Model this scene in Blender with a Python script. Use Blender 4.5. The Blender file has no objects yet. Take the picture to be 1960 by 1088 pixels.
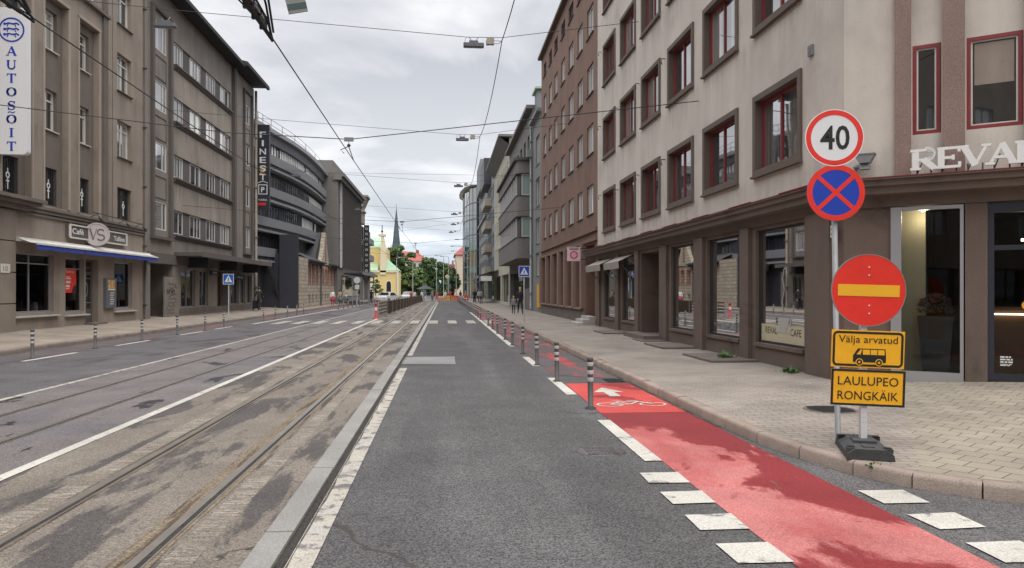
import bpy, math, random
from mathutils import Vector
R = math.radians
rnd = random.Random(7)
SC = bpy.context.scene
COL = SC.collection

# ---------------------------------------------------------------- camera
cam_d = bpy.data.cameras.new("camera"); cam = bpy.data.objects.new("camera", cam_d); COL.objects.link(cam)
cam.location = (0, 0, 1.73)
cam.rotation_euler = (R(90), 0, -math.atan(130 / 1430))
cam_d.sensor_width = 36; cam_d.lens = 36 * 1430 / 1960
cam_d.shift_y = 13 / 1960; cam_d.clip_start = .05; cam_d.clip_end = 4000
SC.camera = cam

# ---------------------------------------------------------------- sky, sun, exposure
SUN_EL, SUN_AZ = 62, 150
wd = bpy.data.worlds.new("World"); SC.world = wd; wd.use_nodes = True
nt = wd.node_tree; nt.nodes.clear()
def N(t, k, **kw):
    n = t.nodes.new(k)
    for a, b in kw.items():
        if a.startswith('i_'):
            key = a[2:]
            n.inputs[int(key) if key.isdigit() else key.replace('_', ' ')].default_value = b
        else: setattr(n, a, b)
    return n
sky = N(nt, 'ShaderNodeTexSky', sky_type='NISHITA', sun_disc=False, sun_elevation=R(SUN_EL), sun_rotation=R(SUN_AZ))
tc = N(nt, 'ShaderNodeTexCoord')
sep = N(nt, 'ShaderNodeSeparateXYZ'); nt.links.new(tc.outputs['Generated'], sep.inputs[0])
# clouds lie on a flat layer: direction / (z + .12)
mz = N(nt, 'ShaderNodeMath', operation='ADD', i_1=.10); nt.links.new(sep.outputs['Z'], mz.inputs[0])
mz2 = N(nt, 'ShaderNodeMath', operation='MAXIMUM', i_1=.05); nt.links.new(mz.outputs[0], mz2.inputs[0])
dv = N(nt, 'ShaderNodeVectorMath', operation='DIVIDE'); cb = N(nt, 'ShaderNodeCombineXYZ')
for k in range(3): nt.links.new(mz2.outputs[0], cb.inputs[k])
nt.links.new(tc.outputs['Generated'], dv.inputs[0]); nt.links.new(cb.outputs[0], dv.inputs[1])
mp = N(nt, 'ShaderNodeMapping'); mp.inputs['Location'].default_value = (3.1, .7, 0); mp.inputs['Scale'].default_value = (.55, .40, .2)
nt.links.new(dv.outputs[0], mp.inputs[0])
n1 = N(nt, 'ShaderNodeTexNoise', i_Scale=1.35, i_Detail=8., i_Roughness=.52, i_Distortion=.5); nt.links.new(mp.outputs[0], n1.inputs['Vector'])
cr = N(nt, 'ShaderNodeValToRGB'); nt.links.new(n1.outputs['Fac'], cr.inputs[0])
e = cr.color_ramp.elements
e[0].position = .38; e[0].color = (.44, .452, .48, 1)
e[1].position = .62; e[1].color = (.98, .975, .96, 1)
e2 = e.new(.50); e2.color = (.65, .655, .672, 1)
# overcast: the zenith is about twice as bright as the horizon
zr = N(nt, 'ShaderNodeMapRange'); zr.inputs['From Min'].default_value = .42; zr.inputs['From Max'].default_value = 1
zr.inputs['To Min'].default_value = 1.0; zr.inputs['To Max'].default_value = 3.5
nt.links.new(sep.outputs['Z'], zr.inputs['Value'])
vm = N(nt, 'ShaderNodeVectorMath', operation='MULTIPLY'); nt.links.new(cr.outputs[0], vm.inputs[0])
cb2 = N(nt, 'ShaderNodeCombineXYZ')
for k in range(3): nt.links.new(zr.outputs[0], cb2.inputs[k])
nt.links.new(cb2.outputs[0], vm.inputs[1])
vm2 = N(nt, 'ShaderNodeVectorMath', operation='SCALE'); vm2.inputs['Scale'].default_value = 9.3
# thin bright cloud low over the street, clearer bluish air right at the horizon
hz = N(nt, 'ShaderNodeValToRGB'); nt.links.new(sep.outputs['Z'], hz.inputs[0]); he = hz.color_ramp.elements
he[0].position = .0; he[0].color = (.74, .86, 1.0, 1); he[1].position = .40; he[1].color = (1, 1, 1, 1)
for p_, c_ in ((.085, (.93, .98, 1.03, 1)), (.14, (1.26, 1.26, 1.25, 1)), (.22, (1.16, 1.155, 1.145, 1)), (.32, (.95, .95, .96, 1))):
    q_ = he.new(p_); q_.color = c_
vm3 = N(nt, 'ShaderNodeVectorMath', operation='MULTIPLY'); nt.links.new(vm.outputs[0], vm3.inputs[0]); nt.links.new(hz.outputs[0], vm3.inputs[1])
nt.links.new(vm3.outputs[0], vm2.inputs[0])
mx = N(nt, 'ShaderNodeMix', data_type='RGBA'); mx.inputs[0].default_value = .93
nt.links.new(sky.outputs[0], mx.inputs['A']); nt.links.new(vm2.outputs[0], mx.inputs['B'])
bg = N(nt, 'ShaderNodeBackground', i_Strength=.10); nt.links.new(mx.outputs['Result'], bg.inputs[0])
wo = N(nt, 'ShaderNodeOutputWorld'); nt.links.new(bg.outputs[0], wo.inputs[0])

sl = bpy.data.lights.new("sun", 'SUN'); sl.energy = 1.5; sl.angle = R(50); sl.color = (1, .94, .85)
so = bpy.data.objects.new("sun", sl); COL.objects.link(so)
so.rotation_euler = (R(90 - SUN_EL), 0, R(-SUN_AZ) + math.pi)
so.location = (0, 0, 60)
SC.view_settings.view_transform = 'Standard'; SC.view_settings.look = 'None'
SC.view_settings.exposure = 0.60; SC.view_settings.gamma = 1
SC.cycles.use_denoising = True
SC.cycles.max_bounces = 8; SC.cycles.transparent_max_bounces = 8

# ---------------------------------------------------------------- materials
def hx(h):
    h = h.lstrip('#'); v = [int(h[i:i + 2], 16) / 255 for i in (0, 2, 4)]
    return tuple((c / 12.92 if c <= .04045 else ((c + .055) / 1.055) ** 2.4) for c in v)
def mat(name, col, rough=.8, var=.12, scale=1.5, fine=0., fscale=60., bump=0., bscale=80., streak=0., spec=.5, metal=0., stain=None, stainf=(.55, .75), stscale=.6, coat=0., ior=1.5, sill=None):
    """procedural: base colour varied by cloudy noise, fine grain, downward streaks and stains with a shape of their own"""
    m = bpy.data.materials.new(name); m.use_nodes = True; t = m.node_tree; L = t.links.new
    b = t.nodes['Principled BSDF']
    if len(col) == 3: col = (*col, 1)
    b.inputs['Roughness'].default_value = rough; b.inputs['Metallic'].default_value = metal
    b.inputs['Specular IOR Level'].default_value = spec; b.inputs['IOR'].default_value = ior
    if coat: b.inputs['Coat Weight'].default_value = coat; b.inputs['Coat Roughness'].default_value = .03
    g = N(t, 'ShaderNodeNewGeometry')
    vec = g.outputs['Position']
    cur = None
    rgb = N(t, 'ShaderNodeRGB'); rgb.outputs[0].default_value = col; cur = rgb.outputs[0]
    def mul(cur, noise_out, amt):
        mr = N(t, 'ShaderNodeMapRange'); mr.inputs['From Min'].default_value = .25; mr.inputs['From Max'].default_value = .75
        mr.inputs['To Min'].default_value = 1 - amt; mr.inputs['To Max'].default_value = 1 + amt
        L(noise_out, mr.inputs['Value'])
        v = N(t, 'ShaderNodeVectorMath', operation='SCALE'); L(cur, v.inputs[0]); L(mr.outputs[0], v.inputs['Scale'])
        return v.outputs[0]
    if var:
        n = N(t, 'ShaderNodeTexNoise', i_Scale=scale, i_Detail=6., i_Roughness=.62); L(vec, n.inputs['Vector'])
        cur = mul(cur, n.outputs['Fac'], var)
    if fine:
        n = N(t, 'ShaderNodeTexNoise', i_Scale=fscale, i_Detail=2.); L(vec, n.inputs['Vector'])
        cur = mul(cur, n.outputs['Fac'], fine)
    if streak:
        q = N(t, 'ShaderNodeMapping'); q.inputs['Scale'].default_value = (1.1, 1.1, .10); L(vec, q.inputs[0])
        n = N(t, 'ShaderNodeTexNoise', i_Scale=1., i_Detail=5., i_Roughness=.65); L(q.outputs[0], n.inputs['Vector'])
        cur = mul(cur, n.outputs['Fac'], streak)
    if stain:
        n = N(t, 'ShaderNodeTexNoise', i_Scale=stscale, i_Detail=8., i_Roughness=.66, i_Distortion=.4); L(vec, n.inputs['Vector'])
        r = N(t, 'ShaderNodeMapRange', interpolation_type='SMOOTHSTEP'); r.inputs['From Min'].default_value = stainf[0]; r.inputs['From Max'].default_value = stainf[1]; L(n.outputs['Fac'], r.inputs['Value'])
        k = N(t, 'ShaderNodeMix', data_type='RGBA'); L(r.outputs[0], k.inputs[0]); L(cur, k.inputs['A']); k.inputs['B'].default_value = (*stain[:3], 1)
        cur = k.outputs['Result']
    if sill:                                         # rain-washed dirt running down from the sills
        sp_ = N(t, 'ShaderNodeSeparateXYZ'); L(vec, sp_.inputs[0])
        a_ = N(t, 'ShaderNodeMath', operation='MULTIPLY_ADD', i_1=1 / sill[1], i_2=-sill[0] / sill[1] + 10); L(sp_.outputs['Z'], a_.inputs[0])
        fr_ = N(t, 'ShaderNodeMath', operation='FRACT'); L(a_.outputs[0], fr_.inputs[0])
        r_ = N(t, 'ShaderNodeMapRange'); r_.inputs['From Min'].default_value = .60; r_.inputs['From Max'].default_value = 1.; L(fr_.outputs[0], r_.inputs['Value'])
        q_ = N(t, 'ShaderNodeMapping'); q_.inputs['Scale'].default_value = (5.5, 5.5, .35); L(vec, q_.inputs[0])
        n_ = N(t, 'ShaderNodeTexNoise', i_Scale=1., i_Detail=4.); L(q_.outputs[0], n_.inputs['Vector'])
        s_ = N(t, 'ShaderNodeMapRange'); s_.inputs['From Min'].default_value = .42; s_.inputs['From Max'].default_value = .66; L(n_.outputs['Fac'], s_.inputs['Value'])
        e_ = N(t, 'ShaderNodeMapRange'); e_.inputs['From Min'].default_value = .90; e_.inputs['From Max'].default_value = 1.; e_.inputs['To Min'].default_value = 1.; e_.inputs['To Max'].default_value = 0.; L(fr_.outputs[0], e_.inputs['Value'])
        g_ = N(t, 'ShaderNodeMath', operation='MINIMUM'); L(r_.outputs[0], g_.inputs[0]); L(e_.outputs[0], g_.inputs[1])
        m_ = N(t, 'ShaderNodeMath', operation='MULTIPLY'); L(g_.outputs[0], m_.inputs[0]); L(s_.outputs[0], m_.inputs[1])
        f_ = N(t, 'ShaderNodeMath', operation='MULTIPLY', i_1=sill[2]); L(m_.outputs[0], f_.inputs[0])
        k_ = N(t, 'ShaderNodeMix', data_type='RGBA'); L(f_.outputs[0], k_.inputs[0]); L(cur, k_.inputs['A']); k_.inputs['B'].default_value = (.10, .088, .078, 1); cur = k_.outputs['Result']
    L(cur, b.inputs['Base Color'])
    if bump:
        n = N(t, 'ShaderNodeTexNoise', i_Scale=bscale, i_Detail=3.); L(vec, n.inputs['Vector'])
        bp = N(t, 'ShaderNodeBump', i_Strength=bump, i_Distance=.01); L(n.outputs['Fac'], bp.inputs['Height']); L(bp.outputs[0], b.inputs['Normal'])
    return m
M = {}
def addm(k, *a, **kw): M[k] = mat(k, *a, **kw)

addm('plaster_light', (.56, .51, .455), .9, .10, .7, .05, 40, .25, 90, .11, stain=(.42, .365, .325), stainf=(.48, .80), stscale=.45, sill=(4.35, 3.2, .26))
addm('plaster_taupe', (.265, .22, .182), .9, .13, .7, .05, 40, .25, 90, .20, stain=(.175, .145, .12), stainf=(.52, .8), stscale=.5, sill=(8.1, 3.15, .45))
addm('plaster_taupe_pale', (.34, .285, .235), .9, .10, .8, .05, 40, .25, 90, .16)
addm('plaster_taupe_dark', (.15, .125, .108), .9, .14, .8, .05, 40, .25, 90, .16)
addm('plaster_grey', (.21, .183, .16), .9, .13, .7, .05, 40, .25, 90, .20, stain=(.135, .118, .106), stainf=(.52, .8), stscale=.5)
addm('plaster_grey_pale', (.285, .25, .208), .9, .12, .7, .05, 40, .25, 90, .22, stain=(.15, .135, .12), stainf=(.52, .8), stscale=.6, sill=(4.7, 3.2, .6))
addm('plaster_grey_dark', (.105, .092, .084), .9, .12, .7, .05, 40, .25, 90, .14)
addm('roof_dark', (.03, .029, .031), .8, .2, 1.2)
addm('brown_render', (.195, .115, .086), .9, .12, .8, .12, 50, .35, 70, .14, stain=(.135, .083, .066), stainf=(.52, .82), stscale=.5, sill=(5.48, 2.88, .4))
addm('brown_trim', (.128, .096, .078), .85, .14, 2., .10, 70, .2, 90)
addm('brown_stone', (.138, .100, .081), .8, .14, .9, .22, 90, .35, 80, .14, stain=(.055, .040, .035), stainf=(.55, .8), stscale=.8)
addm('granite_brown', (.235, .16, .135), .75, .12, 1.2, .45, 75, .2, 80)
addm('red_paint', (.23, .028, .032), .45, .15, 3., bump=.05)
addm('white_paint', (.54, .53, .515), .5, .06, 2.)
addm('cream_frame', (.60, .57, .52), .5, .08, 2.)
addm('dark_metal', (.028, .028, .031), .5, .2, 3., spec=.5)
addm('iron', (.02, .02, .022), .6, .15, 6.)
addm('alu', (.42, .42, .44), .38, .06, 2., metal=.6)
addm('galv', (.22, .225, .23), .5, .15, 5., metal=.2)
addm('galv_white', (.62, .63, .65), .45, .06, 8., metal=.15)
addm('cable', (.025, .025, .028), .7, 0)
addm('door_brown', (.055, .036, .029), .5, .2, 2.)
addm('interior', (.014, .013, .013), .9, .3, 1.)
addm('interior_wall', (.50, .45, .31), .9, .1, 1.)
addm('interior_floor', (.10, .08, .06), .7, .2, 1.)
addm('awning_blue', (.018, .042, .27), .75, .15, 2.5)
addm('awning_white', (.62, .60, .57), .8, .12, 2.)
addm('awning_beige', (.30, .27, .24), .85, .15, 2.)
addm('stone_pier', (.235, .195, .16), .9, .16, 1.2, .1, 30, .4, 40, .1)
addm('sill_stone', (.42, .40, .375), .85, .12, 2.)
addm('plinth', (.15, .12, .105), .9, .25, 1.5, .15, 40, .4, 40)
addm('sign_white', (.72, .73, .75), .4, .04, 1.)
addm('sign_box', (.50, .52, .54), .35, .05, 1.)
addm('sign_red', (.72, .030, .016), .42, .09, 5., .05, 60)
addm('sign_blue', (.008, .045, .40), .4, .06, 4.)
addm('sign_ltblue', (.012, .10, .42), .4, .06, 4.)
addm('sign_yellow', (.83, .42, .012), .45, .09, 6., .05, 60)
addm('sign_bar', (.80, .43, .02), .4, .04, 4.)
addm('black', (.010, .010, .011), .5, 0)
addm('letter_blue', (.014, .05, .40), .4, 0)
addm('letter_white', (.75, .74, .72), .45, .05, 6.)
addm('plastic_red', (.42, .030, .025), .5, .1, 4.)
addm('pink_grey', (.46, .40, .41), .6, .06, 6.)
addm('slate_green', (.03, .06, .052), .5, .1, 3.)
addm('pink', (.72, .52, .55), .5, .05, 4.)
addm('magenta', (.45, .02, .09), .5, 0)
addm('gold', (.62, .34, .04), .5, .05, 4.)
addm('menu_picture', (.40, .20, .07), .5, .5, 9., stain=(.62, .45, .22), stainf=(.5, .56), stscale=7.)
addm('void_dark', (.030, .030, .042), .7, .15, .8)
addm('navy', (.022, .024, .036), .5, .12, 1.)
addm('rubber', (.055, .055, .056), .85, .25, 8., .2, 60, .3, 60)
addm('bollard', (.075, .072, .072), .6, .12, 9.)
addm('band_white', (.46, .46, .45), .45, .08, 20.)
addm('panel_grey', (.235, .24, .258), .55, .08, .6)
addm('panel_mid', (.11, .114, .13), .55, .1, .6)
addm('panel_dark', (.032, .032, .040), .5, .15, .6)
addm('limestone', (.34, .30, .25), .95, .2, 1.2)
addm('brick', (.27, .115, .08), .9, .2, 4.)
addm('slate', (.05, .05, .055), .7, .2, 2.)
addm('granite_kerb', (.31, .25, .212), .85, .22, 2.2, .25, 90, .5, 60, stain=(.15, .13, .11), stainf=(.55, .75), stscale=3.)
addm('yellow_wall', (.66, .51, .22), .9, .06, .3)
addm('church_cream', (.68, .60, .42), .9, .05, .3)
addm('copper', (.32, .47, .33), .8, .12, .4)
addm('red_tile', (.34, .095, .075), .9, .12, .6, .15, 3.)
addm('pale_wall', (.55, .54, .48), .9, .06, .3)
addm('beige_wall', (.58, .49, .38), .9, .06, .3)
addm('cream_wall', (.47, .44, .36), .9, .1, .5, streak=.12)
addm('mint_grey', (.20, .205, .195), .9, .08, .6, streak=.1)
addm('bay_grey', (.165, .155, .145), .9, .08, .6, streak=.12)
addm('bay_dark', (.075, .068, .066), .9, .08, .6)
addm('bluegrey', (.20, .21, .225), .7, .1, .5)
addm('spire_green', (.065, .088, .10), .7, .2, .15)
addm('fence_rust', (.085, .050, .036), .8, .25, 4.)
addm('fence_pale', (.30, .28, .25), .6, .2, 3.)
addm('bark', (.06, .048, .038), .95, .3, 3.)
addm('leaf_a', (.10, .165, .058), .7, .3, .8)
addm('leaf_b', (.165, .24, .085), .7, .3, .8)
addm('leaf_c', (.052, .098, .038), .7, .3, .8)
addm('leaf_weed', (.07, .15, .03), .6, .3, 9.)
addm('skin', (.50, .30, .21), .6, .05, 8.)
addm('hair_dark', (.03, .022, .018), .7, .1, 8.)
addm('hair_fair', (.36, .26, .14), .7, .1, 8.)
for k, c in dict(cloth_black=(.018, .018, .022), cloth_white=(.68, .67, .66), cloth_pink=(.62, .06, .14), cloth_teal=(.14, .20, .19), cloth_grey=(.22, .22, .23), cloth_blue=(.12, .16, .38), cloth_red=(.45, .06, .05), cloth_tan=(.34, .26, .18), cloth_navy=(.03, .035, .07), orange=(.75, .20, .02), barrier_yellow=(.75, .42, .03), car_white=(.66, .66, .67), tyre=(.015, .015, .016)).items():
    addm(k, c, .8 if k.startswith('cloth') else .45, .08, 8.)

addm('pink_bright', (.80, .36, .48), .5, .05, 4.)
addm('bar_wood', (.16, .075, .03), .5, .2, 4.)
_m = bpy.data.materials.new('lamp_glow'); _m.use_nodes = True; _b = _m.node_tree.nodes['Principled BSDF']; _b.inputs['Emission Color'].default_value = (1, .87, .66, 1); _b.inputs['Emission Strength'].default_value = 3.; M['lamp_glow'] = _m
def glass_mat(name, dark=(.018, .02, .022), cl=None, ior=2.1, rough=.02, frac=(.24, .78), axis='Y'):
    """window glass: a reflecting face over a dim room, with a strip of net curtain at each side where cl is given"""
    m = bpy.data.materials.new(name); m.use_nodes = True; t = m.node_tree; L = t.links.new
    b = t.nodes['Principled BSDF']; b.inputs['Roughness'].default_value = rough; b.inputs['IOR'].default_value = ior
    if cl:
        tcx = N(t, 'ShaderNodeTexCoord'); sp = N(t, 'ShaderNodeSeparateXYZ'); L(tcx.outputs['Generated'], sp.inputs[0])
        oi = N(t, 'ShaderNodeObjectInfo')
        w = N(t, 'ShaderNodeTexNoise', noise_dimensions='1D', i_Scale=14., i_Detail=2.)
        ad = N(t, 'ShaderNodeMath', operation='MULTIPLY_ADD'); L(oi.outputs['Random'], ad.inputs[0]); ad.inputs[1].default_value = 9.; L(sp.outputs[axis], ad.inputs[2]); L(ad.outputs[0], w.inputs['W'])
        r = N(t, 'ShaderNodeMapRange'); r.inputs['From Min'].default_value = .3; r.inputs['From Max'].default_value = .7; r.inputs['To Min'].default_value = .45; r.inputs['To Max'].default_value = 1.; L(w.outputs['Fac'], r.inputs['Value'])
        # curtains open by a different amount in every window
        d = N(t, 'ShaderNodeMath', operation='SUBTRACT', i_1=.5); L(sp.outputs[axis], d.inputs[0])
        ab = N(t, 'ShaderNodeMath', operation='ABSOLUTE'); L(d.outputs[0], ab.inputs[0])
        op = N(t, 'ShaderNodeMapRange'); op.inputs['To Min'].default_value = frac[0] - .2; op.inputs['To Max'].default_value = frac[1] - .35; L(oi.outputs['Random'], op.inputs['Value'])
        gt = N(t, 'ShaderNodeMath', operation='GREATER_THAN'); L(ab.outputs[0], gt.inputs[0]); L(op.outputs[0], gt.inputs[1])
        cm = N(t, 'ShaderNodeVectorMath', operation='SCALE'); cm.inputs[0].default_value = cl; L(r.outputs[0], cm.inputs['Scale'])
        k = N(t, 'ShaderNodeMix', data_type='RGBA'); L(gt.outputs[0], k.inputs[0]); k.inputs['A'].default_value = (*dark, 1); L(cm.outputs[0], k.inputs['B'])
        L(k.outputs['Result'], b.inputs['Base Color'])
    else: b.inputs['Base Color'].default_value = (*dark, 1)
    g = N(t, 'ShaderNodeNewGeometry'); n = N(t, 'ShaderNodeTexNoise', i_Scale=.9, i_Detail=1.); L(g.outputs['Position'], n.inputs['Vector'])
    bp = N(t, 'ShaderNodeBump', i_Strength=.12, i_Distance=.03); L(n.outputs['Fac'], bp.inputs['Height']); L(bp.outputs[0], b.inputs['Normal'])
    return m
M['glass_dark'] = glass_mat('glass_dark')
M['glass_curtain'] = glass_mat('glass_curtain', cl=(.45, .45, .43), ior=3.4)
M['glass_red'] = glass_mat('glass_red', dark=(.04, .04, .042), cl=(.16, .155, .15), ior=5.0)
M['glass_red_bare'] = glass_mat('glass_red_bare', dark=(.03, .03, .032), ior=5.0)
M['glass_red_blind'] = glass_mat('glass_red_blind', dark=(.06, .06, .06), cl=(.36, .34, .31), ior=4.2, frac=(.2, .62))
M['glass_bright'] = glass_mat('glass_bright', dark=(.07, .075, .08), cl=(.42, .42, .41), ior=3.8)
M['glass_tower'] = glass_mat('glass_tower', dark=(.022, .034, .042), ior=1.9)
M['glass_ribbon'] = glass_mat('glass_ribbon', dark=(.03, .033, .04), ior=2.3)
M['glass_mint'] = glass_mat('glass_mint', dark=(.24, .32, .30), ior=1.7)
def shop_glass(name, tint=(.55, .58, .57), ior=1.38):
    m = bpy.data.materials.new(name); m.use_nodes = True; t = m.node_tree; t.nodes.clear(); L = t.links.new
    o = N(t, 'ShaderNodeOutputMaterial'); f = N(t, 'ShaderNodeFresnel', i_IOR=ior); gl = N(t, 'ShaderNodeBsdfGlossy', i_Roughness=.015)
    tr = N(t, 'ShaderNodeBsdfTransparent'); tr.inputs[0].default_value = (*tint, 1); ms = N(t, 'ShaderNodeMixShader')
    L(f.outputs[0], ms.inputs[0]); L(tr.outputs[0], ms.inputs[1]); L(gl.outputs[0], ms.inputs[2]); L(ms.outputs[0], o.inputs[0])
    return m
M['shop_glass'] = shop_glass('shop_glass')
M['shop_glass_clear'] = shop_glass('shop_glass_clear', (.86, .88, .86), 1.42)

def ground_mat(name, base, speck=.35, sscale=140., patch=None, pf=(.5, .6), pscale=.8, pstretch=(1, 1, 1), patch2=None, p2f=(.55, .7), p2scale=.25, bump=.4, rough=.85, prough=None, cracks=0, lines=None, patch_edges=6., wear=None):
    m = bpy.data.materials.new(name); m.use_nodes = True; t = m.node_tree; L = t.links.new
    b = t.nodes['Principled BSDF']; b.inputs['Roughness'].default_value = rough; b.inputs['Specular IOR Level'].default_value = .35
    g = N(t, 'ShaderNodeNewGeometry'); vec = g.outputs['Position']
    rgb = N(t, 'ShaderNodeRGB'); rgb.outputs[0].default_value = (*base, 1); cur = rgb.outputs[0]
    def mixc(fac, a, col):
        k = N(t, 'ShaderNodeMix', data_type='RGBA'); L(fac, k.inputs[0]); L(a, k.inputs['A']); k.inputs['B'].default_value = (*col, 1); return k.outputs['Result']
    def mask(scale, rng, stretch, dist=.3, det=8., seed=0):
        q = N(t, 'ShaderNodeMapping'); q.inputs['Scale'].default_value = stretch; q.inputs['Location'].default_value = (seed, seed * .7, 0); L(vec, q.inputs[0])
        n = N(t, 'ShaderNodeTexNoise', i_Scale=scale, i_Detail=det, i_Roughness=.62, i_Distortion=dist); L(q.outputs[0], n.inputs['Vector'])
        r = N(t, 'ShaderNodeMapRange', interpolation_type='SMOOTHSTEP'); r.inputs['From Min'].default_value = rng[0]; r.inputs['From Max'].default_value = rng[1]; L(n.outputs['Fac'], r.inputs['Value'])
        return r.outputs[0]
    if patch2: cur = mixc(mask(p2scale, p2f, pstretch, .5, 6., 11), cur, patch2)
    if patch:
        pm = mask(pscale, pf, pstretch, .35, patch_edges, 3)
        cur = mixc(pm, cur, patch)
        if prough is not None:
            rr = N(t, 'ShaderNodeMapRange'); rr.inputs['To Min'].default_value = rough; rr.inputs['To Max'].default_value = prough; L(pm, rr.inputs['Value']); L(rr.outputs[0], b.inputs['Roughness'])
    if wear: cur = mixc(mask(2.6, (.63, .70), (1, .35, 1), .2, 12., 21), cur, wear)
    # stones of the aggregate
    n = N(t, 'ShaderNodeTexVoronoi', i_Scale=sscale); L(vec, n.inputs['Vector'])
    sv = N(t, 'ShaderNodeSeparateColor'); L(n.outputs['Color'], sv.inputs[0])
    mr = N(t, 'ShaderNodeMapRange'); mr.inputs['To Min'].default_value = 1 - speck; mr.inputs['To Max'].default_value = 1 + speck; L(sv.outputs[0], mr.inputs['Value'])
    n2 = N(t, 'ShaderNodeTexNoise', i_Scale=1.1, i_Detail=5.); L(vec, n2.inputs['Vector'])
    mr2 = N(t, 'ShaderNodeMapRange'); mr2.inputs['From Min'].default_value = .3; mr2.inputs['From Max'].default_value = .7; mr2.inputs['To Min'].default_value = .85; mr2.inputs['To Max'].default_value = 1.15; L(n2.outputs['Fac'], mr2.inputs['Value'])
    mm = N(t, 'ShaderNodeMath', operation='MULTIPLY'); L(mr.outputs[0], mm.inputs[0]); L(mr2.outputs[0], mm.inputs[1])
    v = N(t, 'ShaderNodeVectorMath', operation='SCALE'); L(cur, v.inputs[0]); L(mm.outputs[0], v.inputs['Scale']); cur = v.outputs[0]
    if cracks:
        q = N(t, 'ShaderNodeTexNoise', i_Scale=1.3, i_Detail=4.); L(vec, q.inputs['Vector'])
        va = N(t, 'ShaderNodeVectorMath', operation='MULTIPLY_ADD'); L(q.outputs['Color'], va.inputs[0]); va.inputs[1].default_value = (.9, .9, .9); L(vec, va.inputs[2])
        vo = N(t, 'ShaderNodeTexVoronoi', feature='DISTANCE_TO_EDGE', i_Scale=cracks); L(va.outputs[0], vo.inputs['Vector'])
        r = N(t, 'ShaderNodeMapRange'); r.inputs['From Min'].default_value = .0015; r.inputs['From Max'].default_value = .006; r.inputs['To Min'].default_value = 1; r.inputs['To Max'].default_value = 0; L(vo.outputs['Distance'], r.inputs['Value'])
        km = N(t, 'ShaderNodeMath', operation='MULTIPLY'); L(r.outputs[0], km.inputs[0]); L(mask(.35, (.5, .6), (1, 1, 1), 0, 2., 5), km.inputs[1])
        cur = mixc(km.outputs[0], cur, (.05, .045, .04))
    L(cur, b.inputs['Base Color'])
    bp = N(t, 'ShaderNodeBump', i_Strength=bump, i_Distance=.006); L(n.outputs['Distance'], bp.inputs['Height']); L(bp.outputs[0], b.inputs['Normal'])
    return m
M['asphalt'] = ground_mat('asphalt', (.080, .0765, .0775), .68, 100., patch=(.108, .104, .105), pf=(.42, .70), pscale=.9, pstretch=(1, .10, 1), patch2=(.070, .066, .068), p2f=(.52, .75), p2scale=.5, cracks=.16)
M['asphalt_old'] = ground_mat('asphalt_old', (.102, .094, .097), .45, 110., patch=(.066, .057, .061), pf=(.50, .60), pscale=.55, pstretch=(1, .35, 1), patch2=(.15, .145, .15), p2f=(.5, .7))
M['tram_left'] = ground_mat('tram_left', (.150, .134, .130), .4, 90., patch=(.028, .026, .028), pf=(.605, .625), pscale=1.1, pstretch=(1, .45, 1), patch2=(.125, .115, .122), p2f=(.5, .62), p2scale=.5, prough=.45, cracks=.22)
M['tram_bed'] = ground_mat('tram_bed', (.186, .161, .136), .42, 90., patch=(.080, .071, .067), pf=(.495, .56), pscale=1.7, pstretch=(1, .24, 1), patch2=(.172, .146, .122), p2f=(.44, .60), p2scale=.9, cracks=.5, patch_edges=14.)
M['red_lane'] = ground_mat('red_lane', (.43, .150, .142), .30, 120., patch=(.215, .024, .028), pf=(.478, .515), pscale=.62, pstretch=(.85, .5, 1), patch2=(.38, .095, .090), p2f=(.46, .62), p2scale=1.1, bump=.3, rough=.8, prough=.6, patch_edges=12., wear=(.16, .12, .115))
M['red_lane_new'] = ground_mat('red_lane_new', (.48, .062, .054), .26, 120., patch=(.27, .026, .028), pf=(.53, .59), pscale=.9, bump=.15, rough=.65)
M['red_lane_worn'] = ground_mat('red_lane_worn', (.105, .085, .087), .45, 110., patch=(.33, .065, .068), pf=(.50, .60), pscale=.8, pstretch=(1.4, .35, 1), bump=.3)
M['milled'] = ground_mat('milled', (.285, .25, .21), .4, 90., patch=(.17, .145, .12), pf=(.44, .56), pscale=9., pstretch=(.5, 3.2, 1), patch2=(.21, .18, .145), p2f=(.42, .6), p2scale=.6, bump=.5, patch_edges=3.)
M['red_lane_faint'] = ground_mat('red_lane_faint', (.10, .088, .09), .4, 100., patch=(.20, .075, .075), pf=(.48, .64), pscale=.6, pstretch=(1.4, .3, 1), bump=.3)
M['paint_road'] = ground_mat('paint_road', (.49, .47, .42), .22, 120., patch=(.17, .16, .155), pf=(.57, .68), pscale=5., patch2=(.50, .48, .44), p2f=(.45, .65), p2scale=1.5, bump=.25, rough=.7, patch_edges=9.)
M['paint_worn'] = ground_mat('paint_worn', (.40, .37, .32), .25, 120., patch=(.15, .14, .135), pf=(.50, .62), pscale=6., patch2=(.38, .36, .33), p2f=(.45, .65), p2scale=1.5, bump=.3, rough=.8, patch_edges=10.)
M['concrete_strip'] = ground_mat('concrete_strip', (.245, .235, .222), .18, 120., patch=(.19, .18, .17), pf=(.56, .7), pscale=.9, bump=.2)
M['patch_grey'] = ground_mat('patch_grey', (.22, .215, .215), .25, 120., bump=.2)
M['rust_fill'] = ground_mat('rust_fill', (.185, .145, .102), .4, 60., patch=(.085, .06, .042), pf=(.5, .6), pscale=3.5, pstretch=(3, .2, 1), bump=.5)
M['dirt'] = ground_mat('dirt', (.035, .031, .028), .5, 60.)
M['grit'] = ground_mat('grit', (.07, .06, .05), .6, 70., patch=(.11, .095, .075), pf=(.45, .6), pscale=3.)
M['grass_ground'] = ground_mat('grass_ground', (.06, .09, .03), .5, 3.)
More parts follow.
